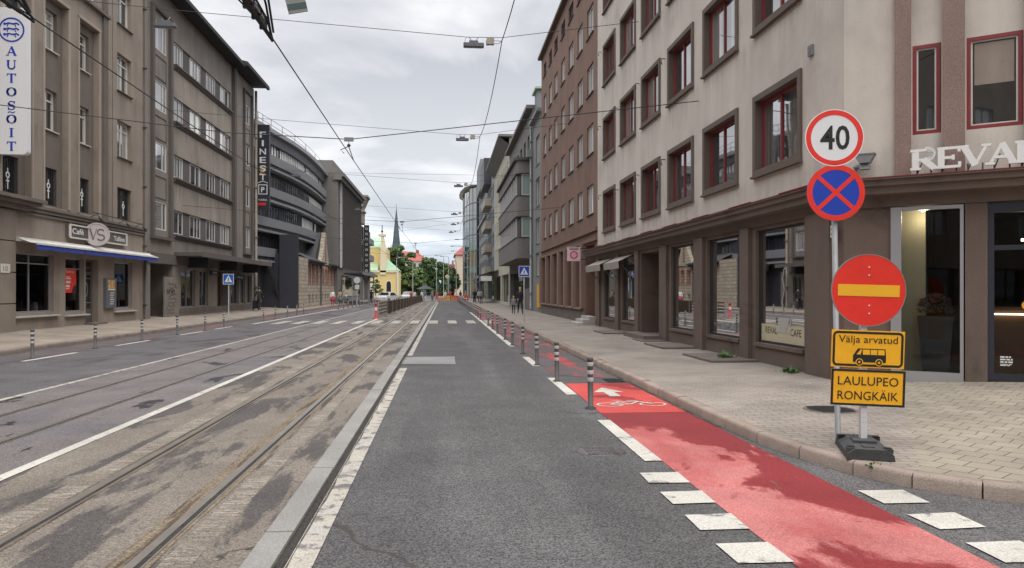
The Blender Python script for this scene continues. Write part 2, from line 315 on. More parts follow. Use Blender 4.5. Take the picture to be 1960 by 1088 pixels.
addm('rail_steel', (.32, .285, .25), .34, .2, 3., metal=.65)

def paver_mat(name, base, alt, bw, bh, off, rot, mortar=(.085, .075, .062), stain=(.25, .215, .175)):
    m = bpy.data.materials.new(name); m.use_nodes = True; t = m.node_tree; L = t.links.new
    b = t.nodes['Principled BSDF']; b.inputs['Roughness'].default_value = .88; b.inputs['Specular IOR Level'].default_value = .3
    g = N(t, 'ShaderNodeNewGeometry'); vec = g.outputs['Position']
    w = N(t, 'ShaderNodeTexNoise', i_Scale=.5, i_Detail=1.); L(vec, w.inputs['Vector'])
    va = N(t, 'ShaderNodeVectorMath', operation='MULTIPLY_ADD'); L(w.outputs['Color'], va.inputs[0]); va.inputs[1].default_value = (.22, .22, 0); L(vec, va.inputs[2])
    q = N(t, 'ShaderNodeMapping'); q.inputs['Rotation'].default_value = (0, 0, R(rot)); L(va.outputs[0], q.inputs[0])
    br = N(t, 'ShaderNodeTexBrick', offset=off, i_Scale=1., i_Mortar_Size=.0055, i_Mortar_Smooth=.3, i_Brick_Width=bw, i_Row_Height=bh, i_Bias=-.1)
    br.inputs['Color1'].default_value = (*base, 1); br.inputs['Color2'].default_value = (*alt, 1); br.inputs['Mortar'].default_value = (*mortar, 1)
    L(q.outputs[0], br.inputs['Vector'])
    n = N(t, 'ShaderNodeTexNoise', i_Scale=.7, i_Detail=7., i_Roughness=.65); L(vec, n.inputs['Vector'])
    r = N(t, 'ShaderNodeMapRange'); r.inputs['From Min'].default_value = .3; r.inputs['From Max'].default_value = .7; r.inputs['To Min'].default_value = .68; r.inputs['To Max'].default_value = 1.18; L(n.outputs['Fac'], r.inputs['Value'])
    n3 = N(t, 'ShaderNodeTexNoise', i_Scale=85., i_Detail=2.); L(vec, n3.inputs['Vector'])
    r3 = N(t, 'ShaderNodeMapRange'); r3.inputs['From Min'].default_value = .3; r3.inputs['From Max'].default_value = .7; r3.inputs['To Min'].default_value = .85; r3.inputs['To Max'].default_value = 1.15; L(n3.outputs['Fac'], r3.inputs['Value'])
    mm = N(t, 'ShaderNodeMath', operation='MULTIPLY'); L(r.outputs[0], mm.inputs[0]); L(r3.outputs[0], mm.inputs[1])
    v = N(t, 'ShaderNodeVectorMath', operation='SCALE'); L(br.outputs['Color'], v.inputs[0]); L(mm.outputs[0], v.inputs['Scale'])
    gm = N(t, 'ShaderNodeTexVoronoi', i_Scale=2.3); L(vec, gm.inputs['Vector'])          # old gum spots
    gr = N(t, 'ShaderNodeMapRange'); gr.inputs['From Min'].default_value = .045; gr.inputs['From Max'].default_value = .07; gr.inputs['To Min'].default_value = .62; gr.inputs['To Max'].default_value = 1; L(gm.outputs['Distance'], gr.inputs['Value'])
    v2 = N(t, 'ShaderNodeVectorMath', operation='SCALE'); L(v.outputs[0], v2.inputs[0]); L(gr.outputs[0], v2.inputs['Scale'])
    L(v2.outputs[0], b.inputs['Base Color'])
    bp = N(t, 'ShaderNodeBump', i_Strength=.35, i_Distance=.006, invert=True); L(br.outputs['Fac'], bp.inputs['Height']); L(bp.outputs[0], b.inputs['Normal'])
    return m
M['pavers_near'] = paver_mat('pavers_near', (.305, .265, .23), (.25, .22, .193), .24, .12, .5, 8)
M['pavers_corner'] = paver_mat('pavers_corner', (.305, .268, .215), (.255, .226, .184), .26, .26, .5, 52, mortar=(.050, .044, .034))
M['pavers_far'] = paver_mat('pavers_far', (.305, .266, .23), (.27, .236, .206), .22, .11, .5, 2, mortar=(.15, .13, .11))
M['pavers_left'] = paver_mat('pavers_left', (.30, .255, .21), (.265, .225, .187), .22, .11, .5, 0, mortar=(.17, .145, .12))

# ---------------------------------------------------------------- mesh building
class Fr:
    """a facade frame: s runs along the wall, o outward, z up"""
    def __init__(s, O, u, n): s.O, s.u, s.n = O, u, n
    def P(f, s, o, z): return (f.O[0] + f.u[0] * s + f.n[0] * o, f.O[1] + f.u[1] * s + f.n[1] * o, z)
W = Fr((0, 0), (1, 0), (0, 1))
FL = Fr((-15.2, 0), (0, 1), (1, 0))
FR = Fr((7, 0), (0, 1), (-1, 0))
FC = Fr((7, 12.55), (.8, -.6), (-.6, -.8))

def top_of(o):
    while o.parent: o = o.parent
    return o
class MB:
    def __init__(self, fr=W): self.fr = fr; self.v = []; self.f = []; self.m = []; self.sm = []
    def pts(self, ps, raw=False):
        i = len(self.v); self.v += [tuple(p) if raw else self.fr.P(*p) for p in ps]; return i
    def face(self, idx, m=0, smooth=False): self.f.append(tuple(idx)); self.m.append(m); self.sm.append(smooth)
    def quad(self, ps, m=0, raw=False):
        i = self.pts(ps, raw); self.face(range(i, i + len(ps)), m)
    def box(self, s0, s1, o0, o1, z0, z1, m=0, dz=0):
        i = self.pts([(s0, o0, z0), (s1, o0, z0), (s1, o1, z0), (s0, o1, z0), (s0, o0, z1), (s1, o0, z1), (s1, o1, z1 + dz), (s0, o1, z1 + dz)])
        for q in ((0, 1, 2, 3), (4, 5, 6, 7), (0, 1, 5, 4), (1, 2, 6, 5), (2, 3, 7, 6), (3, 0, 4, 7)): self.face([i + k for k in q], m)
    def prism(self, poly, o0, o1, m=0):
        """poly of (s, z) pushed from o0 to o1"""
        n = len(poly); i = self.pts([(s, o0, z) for s, z in poly] + [(s, o1, z) for s, z in poly])
        self.face(range(i, i + n), m); self.face(range(i + 2 * n - 1, i + n - 1, -1), m)
        for k in range(n): self.face((i + k, i + (k + 1) % n, i + n + (k + 1) % n, i + n + k), m)
    def prism_xy(self, poly, z0, z1, m=0):
        n = len(poly); i = self.pts([(x, y, z0) for x, y in poly] + [(x, y, z1) for x, y in poly])
        self.face(range(i, i + n), m); self.face(range(i + 2 * n - 1, i + n - 1, -1), m)
        for k in range(n): self.face((i + k, i + (k + 1) % n, i + n + (k + 1) % n, i + n + k), m)
    def strip(self, a, b, m=0):
        """ribbon between two point lists"""
        n = len(a); i = self.pts(list(a) + list(b))
        for k in range(n - 1): self.face((i + k, i + k + 1, i + n + k + 1, i + n + k), m)
    def tube(self, path, r, n=6, m=0, r1=None, raw=False, cap=True):
        P = [Vector(p if raw else self.fr.P(*p)) for p in path]; rings = []
        for k, p in enumerate(P):
            d = (P[min(k + 1, len(P) - 1)] - P[max(k - 1, 0)]).normalized()
            a = d.cross(Vector((0, 0, 1)) if abs(d.z) < .9 else Vector((1, 0, 0))).normalized(); b = d.cross(a)
            rr = r if r1 is None else r + (r1 - r) * k / (len(P) - 1)
            i = len(self.v)
            for q in range(n):
                t = 2 * math.pi * q / n; self.v.append(tuple(p + a * (rr * math.cos(t)) + b * (rr * math.sin(t))))
            rings.append(i)
        for k in range(len(P) - 1):
            for q in range(n): self.face((rings[k] + q, rings[k] + (q + 1) % n, rings[k + 1] + (q + 1) % n, rings[k + 1] + q), m, n > 4)
        if cap: self.face(range(rings[0], rings[0] + n), m); self.face(range(rings[-1], rings[-1] + n), m)
    def lathe(self, c, prof, n=16, m=0):
        rings = []
        for r, z in prof:
            i = len(self.v); rings.append(i)
            for q in range(n):
                t = 2 * math.pi * q / n; self.v.append(self.fr.P(c[0] + r * math.cos(t), c[1] + r * math.sin(t), z))
        for k in range(len(prof) - 1):
            for q in range(n): self.face((rings[k] + q, rings[k] + (q + 1) % n, rings[k + 1] + (q + 1) % n, rings[k + 1] + q), m, True)
        self.face(range(rings[0], rings[0] + n), m); self.face(range(rings[-1], rings[-1] + n), m)
    def disc(self, s, z, r, o0, o1, n=40, m=0, ry=None):
        ry = ry or r
        self.prism([(s + r * math.cos(2 * math.pi * k / n), z + ry * math.sin(2 * math.pi * k / n)) for k in range(n)], o0, o1, m)
    def ring(self, s, z, r0, r1, o0, o1, n=40, m=0, ky=1.):
        c = [(math.cos(2 * math.pi * k / n), math.sin(2 * math.pi * k / n)) for k in range(n)]
        i = self.pts([(s + r * a, o, z + r * b * ky) for o in (o0, o1) for r in (r0, r1) for a, b in c])
        for k in range(n):
            k2 = (k + 1) % n
            for a, b in ((0, 1), (2, 3), (0, 2), (1, 3)): self.face((i + a * n + k, i + a * n + k2, i + b * n + k2, i + b * n + k), m)
    def stroke(self, pl, w, o0, o1, m=0):
        """polyline in the facade plane drawn with a pen of width w"""
        for (a, b), (c, d) in zip(pl[:-1], pl[1:]):
            l = math.hypot(c - a, d - b) or 1e-6; px, pz = -(d - b) / l * w / 2, (c - a) / l * w / 2; ex, ez = (c - a) / l * w * .12, (d - b) / l * w * .12
            self.prism([(a - ex + px, b - ez + pz), (c + ex + px, d + ez + pz), (c + ex - px, d + ez - pz), (a - ex - px, b - ez - pz)], o0, o1, m)
    def text(self, s, x0, z0, h, o, width=None, dirn=1, align='C', m=0, ext=.004, bold=0., ky=1., spacing=1.):
        """lettering in the built-in font laid on the facade plane"""
        cu = bpy.data.curves.new('t', 'FONT'); cu.body = s; cu.size = 1; cu.extrude = 0; cu.offset = bold; cu.resolution_u = 3; cu.space_character = spacing
        ob = bpy.data.objects.new('t', cu); COL.objects.link(ob)
        dg = bpy.context.evaluated_depsgraph_get(); me = bpy.data.meshes.new_from_object(ob.evaluated_get(dg))
        xs = [v.co.x for v in me.vertices]; a, b = min(xs), max(xs)
        k = h / .72; kx = (width / (b - a)) if width else k
        off = {'C': (a + b) / 2, 'L': a, 'R': b}[align]
        base = [(x0 + dirn * (v.co.x - off) * kx, z0 + v.co.y * k * ky) for v in me.vertices]
        n = len(base); i = self.pts([(p, o, q) for p, q in base])
        for p in me.polygons: self.face([i + q for q in p.vertices], m)
        if ext:
            j = self.pts([(p, o - ext, q) for p, q in base]); cnt = {}
            for p in me.polygons:
                for e in p.edge_keys: cnt[e] = cnt.get(e, 0) + 1
            for (p, q), c_ in cnt.items():
                if c_ == 1: self.face((i + p, i + q, j + q, j + p), m)
        bpy.data.objects.remove(ob); bpy.data.curves.remove(cu); bpy.data.meshes.remove(me)
    def build(self, name, mats, parent=None, local=False):
        me = bpy.data.meshes.new(name)
        o3 = Vector((0, 0, 0)) if (local or parent is None) else top_of(parent).location
        me.from_pydata([tuple(Vector(v) - o3) for v in self.v], [], self.f)
        mats = mats if isinstance(mats, (list, tuple)) else [mats]
        for k in mats: me.materials.append(M[k])
        me.polygons.foreach_set('material_index', self.m); me.polygons.foreach_set('use_smooth', self.sm)
        me.validate(); me.update()
        ob = bpy.data.objects.new(name, me); COL.objects.link(ob)
        if parent: ob.parent = parent
        return ob

def tag(o, label, cat, group=None):
    o['label'] = label; o['category'] = cat
    if group: o['group'] = group
    return o
def thing(name, label, cat, loc=(0, 0, 0), group=None):
    o = bpy.data.objects.new(name, None); COL.objects.link(o); o.location = loc; o.empty_display_size = .3
    return tag(o, label, cat, group)
def struct(mb, name, mats, kind='structure'):
    o = mb.build(name, mats); o['kind'] = kind; return o
def copy_tree(o, parent=None):
    c = o.copy(); COL.objects.link(c)
    if parent: c.parent = parent
    for ch in list(o.children): copy_tree(ch, c)
    return c
ORD = 'first second third fourth fifth sixth seventh eighth ninth tenth eleventh twelfth thirteenth fourteenth fifteenth sixteenth seventeenth eighteenth nineteenth twentieth'.split() + ['twenty ' + w for w in 'first second third fourth fifth sixth seventh eighth ninth'.split()] + ['thirtieth']

# ---------------------------------------------------------------- facade helpers
def wall(mb, s0, s1, z0, z1, holes, depth=.2, o=0., m=0, mr=None):
    """wall sheet with real openings and their reveals; a hole is (s0, s1, z0, z1[, depth])"""
    mr = m if mr is None else mr
    S = sorted({s0, s1, *[h[0] for h in holes], *[h[1] for h in holes]}); Z = sorted({z0, z1, *[h[2] for h in holes], *[h[3] for h in holes]})
    S = [s for s in S if s0 <= s <= s1]; Z = [z for z in Z if z0 <= z <= z1]
    for a, b in zip(S[:-1], S[1:]):
        run = None
        for c, d in list(zip(Z[:-1], Z[1:])) + [(None, None)]:
            solid = c is not None and not any(h[0] <= (a + b) / 2 <= h[1] and h[2] <= (c + d) / 2 <= h[3] for h in holes)
            if solid: run = (run[0], d) if run else (c, d)
            elif run: mb.quad([(a, o, run[0]), (b, o, run[0]), (b, o, run[1]), (a, o, run[1])], m); run = None
    for h in holes:
        q = o - (h[4] if len(h) > 4 else depth)
        mb.quad([(h[0], o, h[2]), (h[0], q, h[2]), (h[0], q, h[3]), (h[0], o, h[3])], mr)
        mb.quad([(h[1], o, h[2]), (h[1], q, h[2]), (h[1], q, h[3]), (h[1], o, h[3])], mr)
        mb.quad([(h[0], o, h[2]), (h[1], o, h[2]), (h[1], q, h[2]), (h[0], q, h[2])], mr)
        mb.quad([(h[0], o, h[3]), (h[1], o, h[3]), (h[1], q, h[3]), (h[0], q, h[3])], mr)
def shell(mb, s0, s1, z0, z1, D, m=0, o=0., ends=(1, 1), top=1):
    """the two end walls, the back and the top of a block D deep"""
    if ends[0]: mb.quad([(s0, o, z0), (s0, -D, z0), (s0, -D, z1), (s0, o, z1)], m)
    if ends[1]: mb.quad([(s1, o, z0), (s1, -D, z0), (s1, -D, z1), (s1, o, z1)], m)
    mb.quad([(s0, -D, z0), (s1, -D, z0), (s1, -D, z1), (s0, -D, z1)], m)
    if top: mb.quad([(s0, o, z1), (s1, o, z1), (s1, -D, z1), (s0, -D, z1)], m)
def window(par, fr, s0, s1, z0, z1, o, frm, glass, fw=.07, mull=(), trans=(), ft=.06, name='window', mw=None, sill=None, pane='pane'):
    mb = MB(fr); mw = mw or fw * .8
    mb.box(s0, s0 + fw, o, o + ft, z0, z1); mb.box(s1 - fw, s1, o, o + ft, z0, z1)
    mb.box(s0 + fw, s1 - fw, o, o + ft, z0, z0 + fw); mb.box(s0 + fw, s1 - fw, o, o + ft, z1 - fw, z1)
    for q in mull: c = s0 + (s1 - s0) * q; mb.box(c - mw / 2, c + mw / 2, o + .002, o + ft - .002, z0 + fw, z1 - fw)
    cuts = [s0 + fw] + [v for q in mull for v in (s0 + (s1 - s0) * q - mw / 2, s0 + (s1 - s0) * q + mw / 2)] + [s1 - fw]
    for q in trans:
        c = z0 + (z1 - z0) * q
        for a, b in zip(cuts[::2], cuts[1::2]): mb.box(a, b, o + .002, o + ft - .002, c - mw / 2, c + mw / 2)
    w = mb.build(name, frm, par)
    g = MB(fr); g.quad([(s0 + fw * .5, o + ft * .4, z0 + fw * .5), (s1 - fw * .5, o + ft * .4, z0 + fw * .5), (s1 - fw * .5, o + ft * .4, z1 - fw * .5), (s0 + fw * .5, o + ft * .4, z1 - fw * .5)])
    g.build(pane, glass, w)
    if sill:
        sb = MB(fr); p, sm = sill[0], sill[1]; sb.box(s0 - .06, s1 + .06, o + ft, p, z0 - .06, z0 - .003, dz=-.025); sb.build('sill', sm, w)
    return w
def room(mb, s0, s1, z0, z1, o, D, mw=0, mf=1):
    """an open-fronted dim room behind shop glass"""
    mb.quad([(s0, o, z0), (s0, o - D, z0), (s0, o - D, z1), (s0, o, z1)], mw); mb.quad([(s1, o, z0), (s1, o - D, z0), (s1, o - D, z1), (s1, o, z1)], mw)
    mb.quad([(s0, o - D, z0), (s1, o - D, z0), (s1, o - D, z1), (s0, o - D, z1)], mw); mb.quad([(s0, o, z1), (s1, o, z1), (s1, o - D, z1), (s0, o - D, z1)], mw)
    mb.quad([(s0, o, z0), (s1, o, z0), (s1, o - D, z0), (s0, o - D, z0)], mf)

def arc(cx, cy, rx, ry, a0, a1, n=10): return [(cx + rx * math.cos(R(a0 + (a1 - a0) * k / n)), cy + ry * math.sin(R(a0 + (a1 - a0) * k / n))) for k in range(n + 1)]
def serif_glyph(ch, T=.17, t=.08, sf=.055):
    """strokes of a serif capital in a unit box: (polyline, width)"""
    sv = lambda x, y, w=.30: ([(x - w / 2, y), (x + w / 2, y)], sf)
    b, c = sf / 2, 1 - sf / 2
    return {
        'A': [([(.12, b), (.5, c)], t), ([(.5, c), (.86, b)], T), ([(.24, .34), (.72, .34)], t), sv(.11, b), sv(.87, b)],
        'U': [([(.18, c), (.18, .32)], T), (arc(.5, .34, .32, .31, 180, 360), (T + t) / 2), ([(.82, .32), (.82, c)], t), sv(.18, c), sv(.82, c)],
        'T': [([(.5, b), (.5, c)], T), ([(.06, c), (.94, c)], t), ([(.09, c), (.09, .78)], t), ([(.91, c), (.91, .78)], t), sv(.5, b)],
        'O': [(arc(.5, .5, .40, .44, 50, 130), t), (arc(.5, .5, .40, .44, 130, 230), T), (arc(.5, .5, .40, .44, 230, 310), t), (arc(.5, .5, .40, .44, 310, 410), T)],
        'S': [(arc(.5, .74, .27, .21, 20, 180), t), (arc(.5, .74, .27, .24, 180, 262, 6) + arc(.5, .26, .29, .24, 82, 0, 6), T), (arc(.5, .26, .29, .21, 0, -165), t), ([(.79, .98), (.79, .70)], t), ([(.2, .02), (.2, .30)], t)],
        'I': [([(.5, b), (.5, c)], T), sv(.5, b, .4), sv(.5, c, .4)],
        'R': [([(.2, b), (.2, c)], T), ([(.2, c), (.55, c)], t), (arc(.56, .735, .27, .25, 90, -90), T * .78), ([(.2, .48), (.55, .48)], t), ([(.5, .48), (.86, b)], T), sv(.2, b, .36), sv(.88, b, .24), sv(.12, c, .2)],
        'E': [([(.22, b), (.22, c)], T), ([(.1, c), (.86, c)], t), ([(.22, .5), (.66, .5)], t), ([(.1, b), (.88, b)], t), ([(.84, c), (.84, .76)], t), ([(.86, b), (.86, .26)], t), ([(.64, .6), (.64, .4)], t)],
        'V': [([(.12, c), (.5, b)], T), ([(.5, b), (.88, c)], t), sv(.12, c), sv(.87, c)],
        'L': [([(.22, b), (.22, c)], T), ([(.1, b), (.88, b)], t), ([(.86, b), (.86, .3)], t), sv(.22, c, .36)],
    }[ch]
def serif_text(mb, ch, s, z, w, h, o0, o1, dirn=1, m=0, T=.17, t=.08, sf=.055):
    n = 0
    for pl, wd_ in serif_glyph(ch, T, t, sf):
        n += 1
        mb.stroke([(s + dirn * (x - .5) * w, z + y * h) for x, y in pl], wd_ * min(w, h), o0, o1 + .0004 * n, m)

# ---------------------------------------------------------------- ground, roads, pavements
KX = 3.5
KP = [(KX, 260), (KX, 60), (KX, 20), (KX, 9.4), (3.54, 8.2), (3.64, 7.4), (3.82, 6.7), (4.08, 6.2), (4.45, 5.82), (4.95, 5.5), (5.7, 5.2), (7, 4.95), (12, 4.6), (40, 4.3)]
BP = [(7.4, 260), (7.4, 60), (7.4, 20), (7.4, 14.2), (7.4, 13.4), (7.4, 12.9), (7.5, 12.4), (7.8, 12.15), (8.3, 11.75), (8.9, 11.3), (9.6, 10.8), (10.5, 10.1), (14, 8.6), (40, 8.3)]
def pav_z(x, y): return .13 + .075 * max(0, min(2.6, x - 6.9))
mb = MB(); mb.quad([(-900, -200, -.06), (900, -200, -.06), (900, 1200, -.06), (-900, 1200, -.06)]); struct(mb, 'ground', 'grass_ground')
mb = MB(); mb.quad([(-60, -40, 0), (60, -40, 0), (60, 400, 0), (-60, 400, 0)]); struct(mb, 'road', 'asphalt')
mb = MB(); mb.quad([(-11.9, -20, .004), (-6.95, -20, .004), (-6.95, 135, .004), (-11.9, 135, .004)]); struct(mb, 'road_lane', 'asphalt_old')
mb = MB(); mb.quad([(-6.95, -20, .004), (-4.1, -20, .004), (-4.1, 160, .004), (-6.95, 160, .004)]); struct(mb, 'tramway_bed', 'tram_left')
mb = MB(); mb.quad([(-4.1, -20, .004), (-1.24, -20, .004), (-1.24, 160, .004), (-4.1, 160, .004)]); struct(mb, 'tramway_bed', 'tram_bed')
# grit lying in the gutters
def grit(xk, sg, y0, y1, w):
    mb = MB(); n = 140; Y = [y0 + (y1 - y0) * k / n for k in range(n + 1)]
    mb.strip([(xk, y, .0095) for y in Y], [(xk - sg * w * rnd.uniform(.35, 1.3), y, .0095) for y in Y]); struct(mb, 'gutter', 'grit')
grit(3.505, 1, 9.2, 60, .09); grit(-11.745, -1, 16, 80, .14); grit(-.985, -1, -5, 30, .018)
# low concrete kerb between the tram track and the lane, cast in lengths
mb = MB(); y = -6.
while y < 150:
    L_ = 1.9 if y < 40 else 8.; j = rnd.uniform(-.006, .006)
    mb.box(-1.245 + j, -1.055 + j, y, y + L_ - .012, -.02, .03 + rnd.uniform(0, .006)); y += L_
struct(mb, 'kerb', 'concrete_strip')
mb = MB(); mb.quad([(-1.06, -6, .006), (-1.0, -6, .006), (-1.0, 60, .006), (-1.06, 60, .006)]); struct(mb, 'gutter', 'dirt')
# cycle lane: fresh red surface near, worn beyond
mb = MB(); mb.quad([(2.2, -6, .005), (3.46, -6, .005), (3.44, 10.4, .005), (2.2, 10.4, .005)]); struct(mb, 'cycle_lane', 'red_lane')
mb = MB(); mb.quad([(2.2, 10.4, .005), (3.44, 10.4, .005), (3.42, 13.75, .005), (2.24, 13.75, .005)]); struct(mb, 'cycle_lane', 'red_lane_new')
mb = MB(); mb.quad([(2.25, 15.2, .005), (3.42, 14.4, .005), (3.42, 110, .005), (2.22, 110, .005)]); struct(mb, 'cycle_lane', 'red_lane_worn')
mb = MB(); mb.quad([(-11.75, 18, .008), (-10.45, 18, .008), (-10.45, 110, .008), (-11.75, 110, .008)]); struct(mb, 'cycle_lane', 'red_lane_faint')
# right pavement, following the kerb line
def lerp(a, b, t): return a + (b - a) * t
def resample(P, step):
    out = []
    for (a, b) in zip(P[:-1], P[1:]):
        d = math.dist(a, b); n = max(1, min(60, round(d / step)))
        out += [(lerp(a[0], b[0], k / n), lerp(a[1], b[1], k / n)) for k in range(n)]
    return out + [P[-1]]
def pav(rows, cols0, cols1, name, m):
    mb = MB(); n = 9
    for (a, b), (c, d) in zip(rows[:-1], rows[1:]):
        g = []
        for k in range(n + 1):
            t = cols0 + (cols1 - cols0) * k / n
            p = (lerp(a[0], b[0], t), lerp(a[1], b[1], t)); q = (lerp(c[0], d[0], t), lerp(c[1], d[1], t)); g.append((p, q))
        for (p, q), (p2, q2) in zip(g[:-1], g[1:]): mb.quad([(*p, pav_z(*p)), (*q, pav_z(*q)), (*q2, pav_z(*q2)), (*p2, pav_z(*p2))])
    return struct(mb, name, m)
rows = list(zip([(x + (.14 if y > 7 else .12), y + (.0 if y > 7 else .06)) for x, y in KP], BP))
pav(rows[:3], 0, 1, 'pavement', 'pavers_far')
pav(rows[2:4], 0, 1, 'pavement', 'pavers_far')
pav(rows[3:8], 0, 1, 'pavement', 'pavers_near')
pav(rows[7:], 0, 1, 'pavement', 'pavers_corner')
# kerb stones with open joints, worn arrises
def kerb(path, L_, inner, name='kerb'):
    P = [Vector((*p, 0)) for p in path]; mb = MB(); acc = []
    for a, b in zip(P[:-1], P[1:]):
        d = (b - a).length; n = max(1, round(d / L_) if d > L_ * 1.6 else 1)
        for k in range(n): acc.append((a.lerp(b, k / n), a.lerp(b, (k + 1) / n)))
    for a, b in acc:
        if (a.y + b.y) / 2 > 130: continue
        d = (b - a).normalized(); nrm = Vector((-d.y, d.x, 0)) * inner; g = .008
        a2, b2 = a + d * g, b - d * g; z = .135 + rnd.uniform(-.006, .006); j = rnd.uniform(-.005, .005)
        prof = [(-.0 + j, -.05), (.0 + j, z - .035), (.012 + j, z - .012), (.035 + j, z), (.15 + j, z + .002), (.15 + j, -.05)]
        i = len(mb.v)
        for p in (a2, b2): mb.v += [tuple(p + nrm * w_ + Vector((0, 0, zz))) for w_, zz in prof]
        for k in range(5): mb.face((i + k, i + k + 1, i + 7 + k, i + 6 + k), 0, True)
        mb.face(range(i, i + 6)); mb.face(range(i + 6, i + 12))
    return struct(mb, name, 'granite_kerb')
kp2 = [(KX, 130)] + [p for p in KP[2:]]
kpath = [(KX, 130 - k * 1.0) for k in range(121)] + KP[4:]
kerb(kpath, .95, 1)
kerb([(-11.75, -20 + 1.0 * k) for k in range(150)], 1., 1)
def pavL(x): return .13 + .055 * (-11.75 - x)
mb = MB(); mb.quad([(-11.89, -30, .132), (-16.2, -30, .34), (-16.2, 260, .34), (-11.89, 260, .132)]); struct(mb, 'pavement', 'pavers_left')

# ---------------------------------------------------------------- rails
def rail(x, near_fill):
    mb = MB()
    if near_fill:
        a_, b_ = (.15, .12) if x > -2.5 else (.055, .10)
        n_ = 160; ys_ = [-6 + 166 * k / n_ for k in range(n_ + 1)]
        mb.strip([(x - a_ - rnd.uniform(0, .02), y, .0085) for y in ys_], [(x + b_ + rnd.uniform(-.01, .02), y, .0085) for y in ys_], 1)
    mb.box(x - .035, x + .03, -6, 160, .0, .0135, 0); mb.box(x + .07, x + .085, -6, 160, .0, .0125, 0)
    mb.quad([(x + .03, -6, .0105), (x + .07, -6, .0105), (x + .07, 160, .0105), (x + .03, 160, .0105)], 2)
    return struct(mb, 'tram_rail', ['rail_steel', 'rust_fill', 'dirt'])
for x, q in ((-6.12, 0), (-5.03, 0), (-3.02, 1), (-1.95, 1)): rail(x, q)

mb = MB()
for a, b, y1 in ((-3.36, -3.09, 34), (-1.82, -1.56, 22)): mb.quad([(a, -6, .0062), (b, -6, .0062), (b - .06, y1, .0062), (a + .08, y1, .0062)])
struct(mb, 'tramway_bed', 'milled')
# ---------------------------------------------------------------- painted markings
def rect(mb, x0, x1, y0, y1, z=.009, sk=0, j=0): mb.quad([(x0 + rnd.uniform(-j, j), y0, z), (x1 + rnd.uniform(-j, j), y0 + rnd.uniform(-j, j), z), (x1 + sk, y1, z), (x0 + sk, y1 + rnd.uniform(-j, j), z)])
mb = MB()
rect(mb, -.99, -.82, -6, 16.8); rect(mb, -.98, -.84, 20, 112); struct(mb, 'lane_line', 'paint_worn')
mb = MB(); rect(mb, -4.13, -4.0, -6, 46.5, .010); struct(mb, 'lane_line', 'paint_road')
mb = MB(); rect(mb, -7.02, -6.9, -6, 130, .010); struct(mb, 'lane_line', 'paint_worn')
mb = MB()
for y in (7.4, 12.25, 16.95): rect(mb, 2.03, 2.2, y, y + 2.4, .010, 0, .01)
rect(mb, 2.02, 2.18, 23., 60, .010); struct(mb, 'cycle_lane_line', 'paint_road')
mb = MB()
for y in (19.2, 24.4, 30.1, 34.5): rect(mb, -10.3, -10.15, y, y + 2.6, .012, .04, .01)
rect(mb, -9.95, -9.75, 39.7, 110, .012); struct(mb, 'cycle_lane_line', 'paint_road')
mb = MB()
for k in range(5):
    y = 6.55 - .66 * k
    rect(mb, 1.84, 2.21, y, y + .37, .010, .0, .015)
    if k: rect(mb, 3.55, 3.95, y - .14, y + .24, .010, .0, .02)
struct(mb, 'cycle_crossing', 'paint_road')
mb = MB()
for k in range(-9, 4):
    x = -.82 + 1.02 * k
    if -10 < x < 3.2: rect(mb, x, x + .48, 39.4, 43.4, .016 if x < -1.1 else .0125)
struct(mb, 'crosswalk', 'paint_worn')
mb = MB(); mb.quad([(-1.0, 17.7, .0085), (.27, 17.55, .0085), (.27, 19.6, .0085), (-1.0, 19.6, .0085)]); struct(mb, 'road_patch', 'patch_grey')
# cycle symbol and arrow
mb = MB(); Fg = Fr((0, 0), (1, 0), (0, 1))
def flat_stroke(mb, pl, w, z=.0095):
    for n_, ((a, b), (c, d)) in enumerate(zip(pl[:-1], pl[1:])):
        l = math.hypot(c - a, d - b) or 1e-6; px, py = -(d - b) / l * w / 2, (c - a) / l * w / 2
        zz = z + .0002 * (n_ % 3)
        mb.quad([(a + px, b + py, zz), (c + px, d + py, zz), (c - px, d - py, zz), (a - px, b - py, zz)])
sx = lambda x: 2.83 + x
by = lambda y: 11.12 + (y - 11.2) * .62
for cx_ in (-.33, .33): flat_stroke(mb, arc(sx(cx_), 11.12, .19, .17, 0, 360, 24), .036)
for pl in ([(-.33, 11.2), (-.12, 11.62), (.16, 11.62), (-.02, 11.2), (-.33, 11.2)], [(-.02, 11.2), (-.16, 11.75)], [(-.22, 11.75), (-.09, 11.75)], [(.33, 11.2), (.13, 11.8), (.02, 11.82)]):
    flat_stroke(mb, [(sx(a), by(b)) for a, b in pl], .036, .0105)
mb.quad([(sx(-.13), 12.0, .0095), (sx(.05), 12.0, .0095), (sx(.05), 12.5, .0095), (sx(-.13), 12.5, .0095)])
mb.quad([(sx(-.30), 12.5, .0095), (sx(.22), 12.5, .0095), (sx(-.04), 13.1, .0095)])
struct(mb, 'cycle_symbol', 'paint_road')
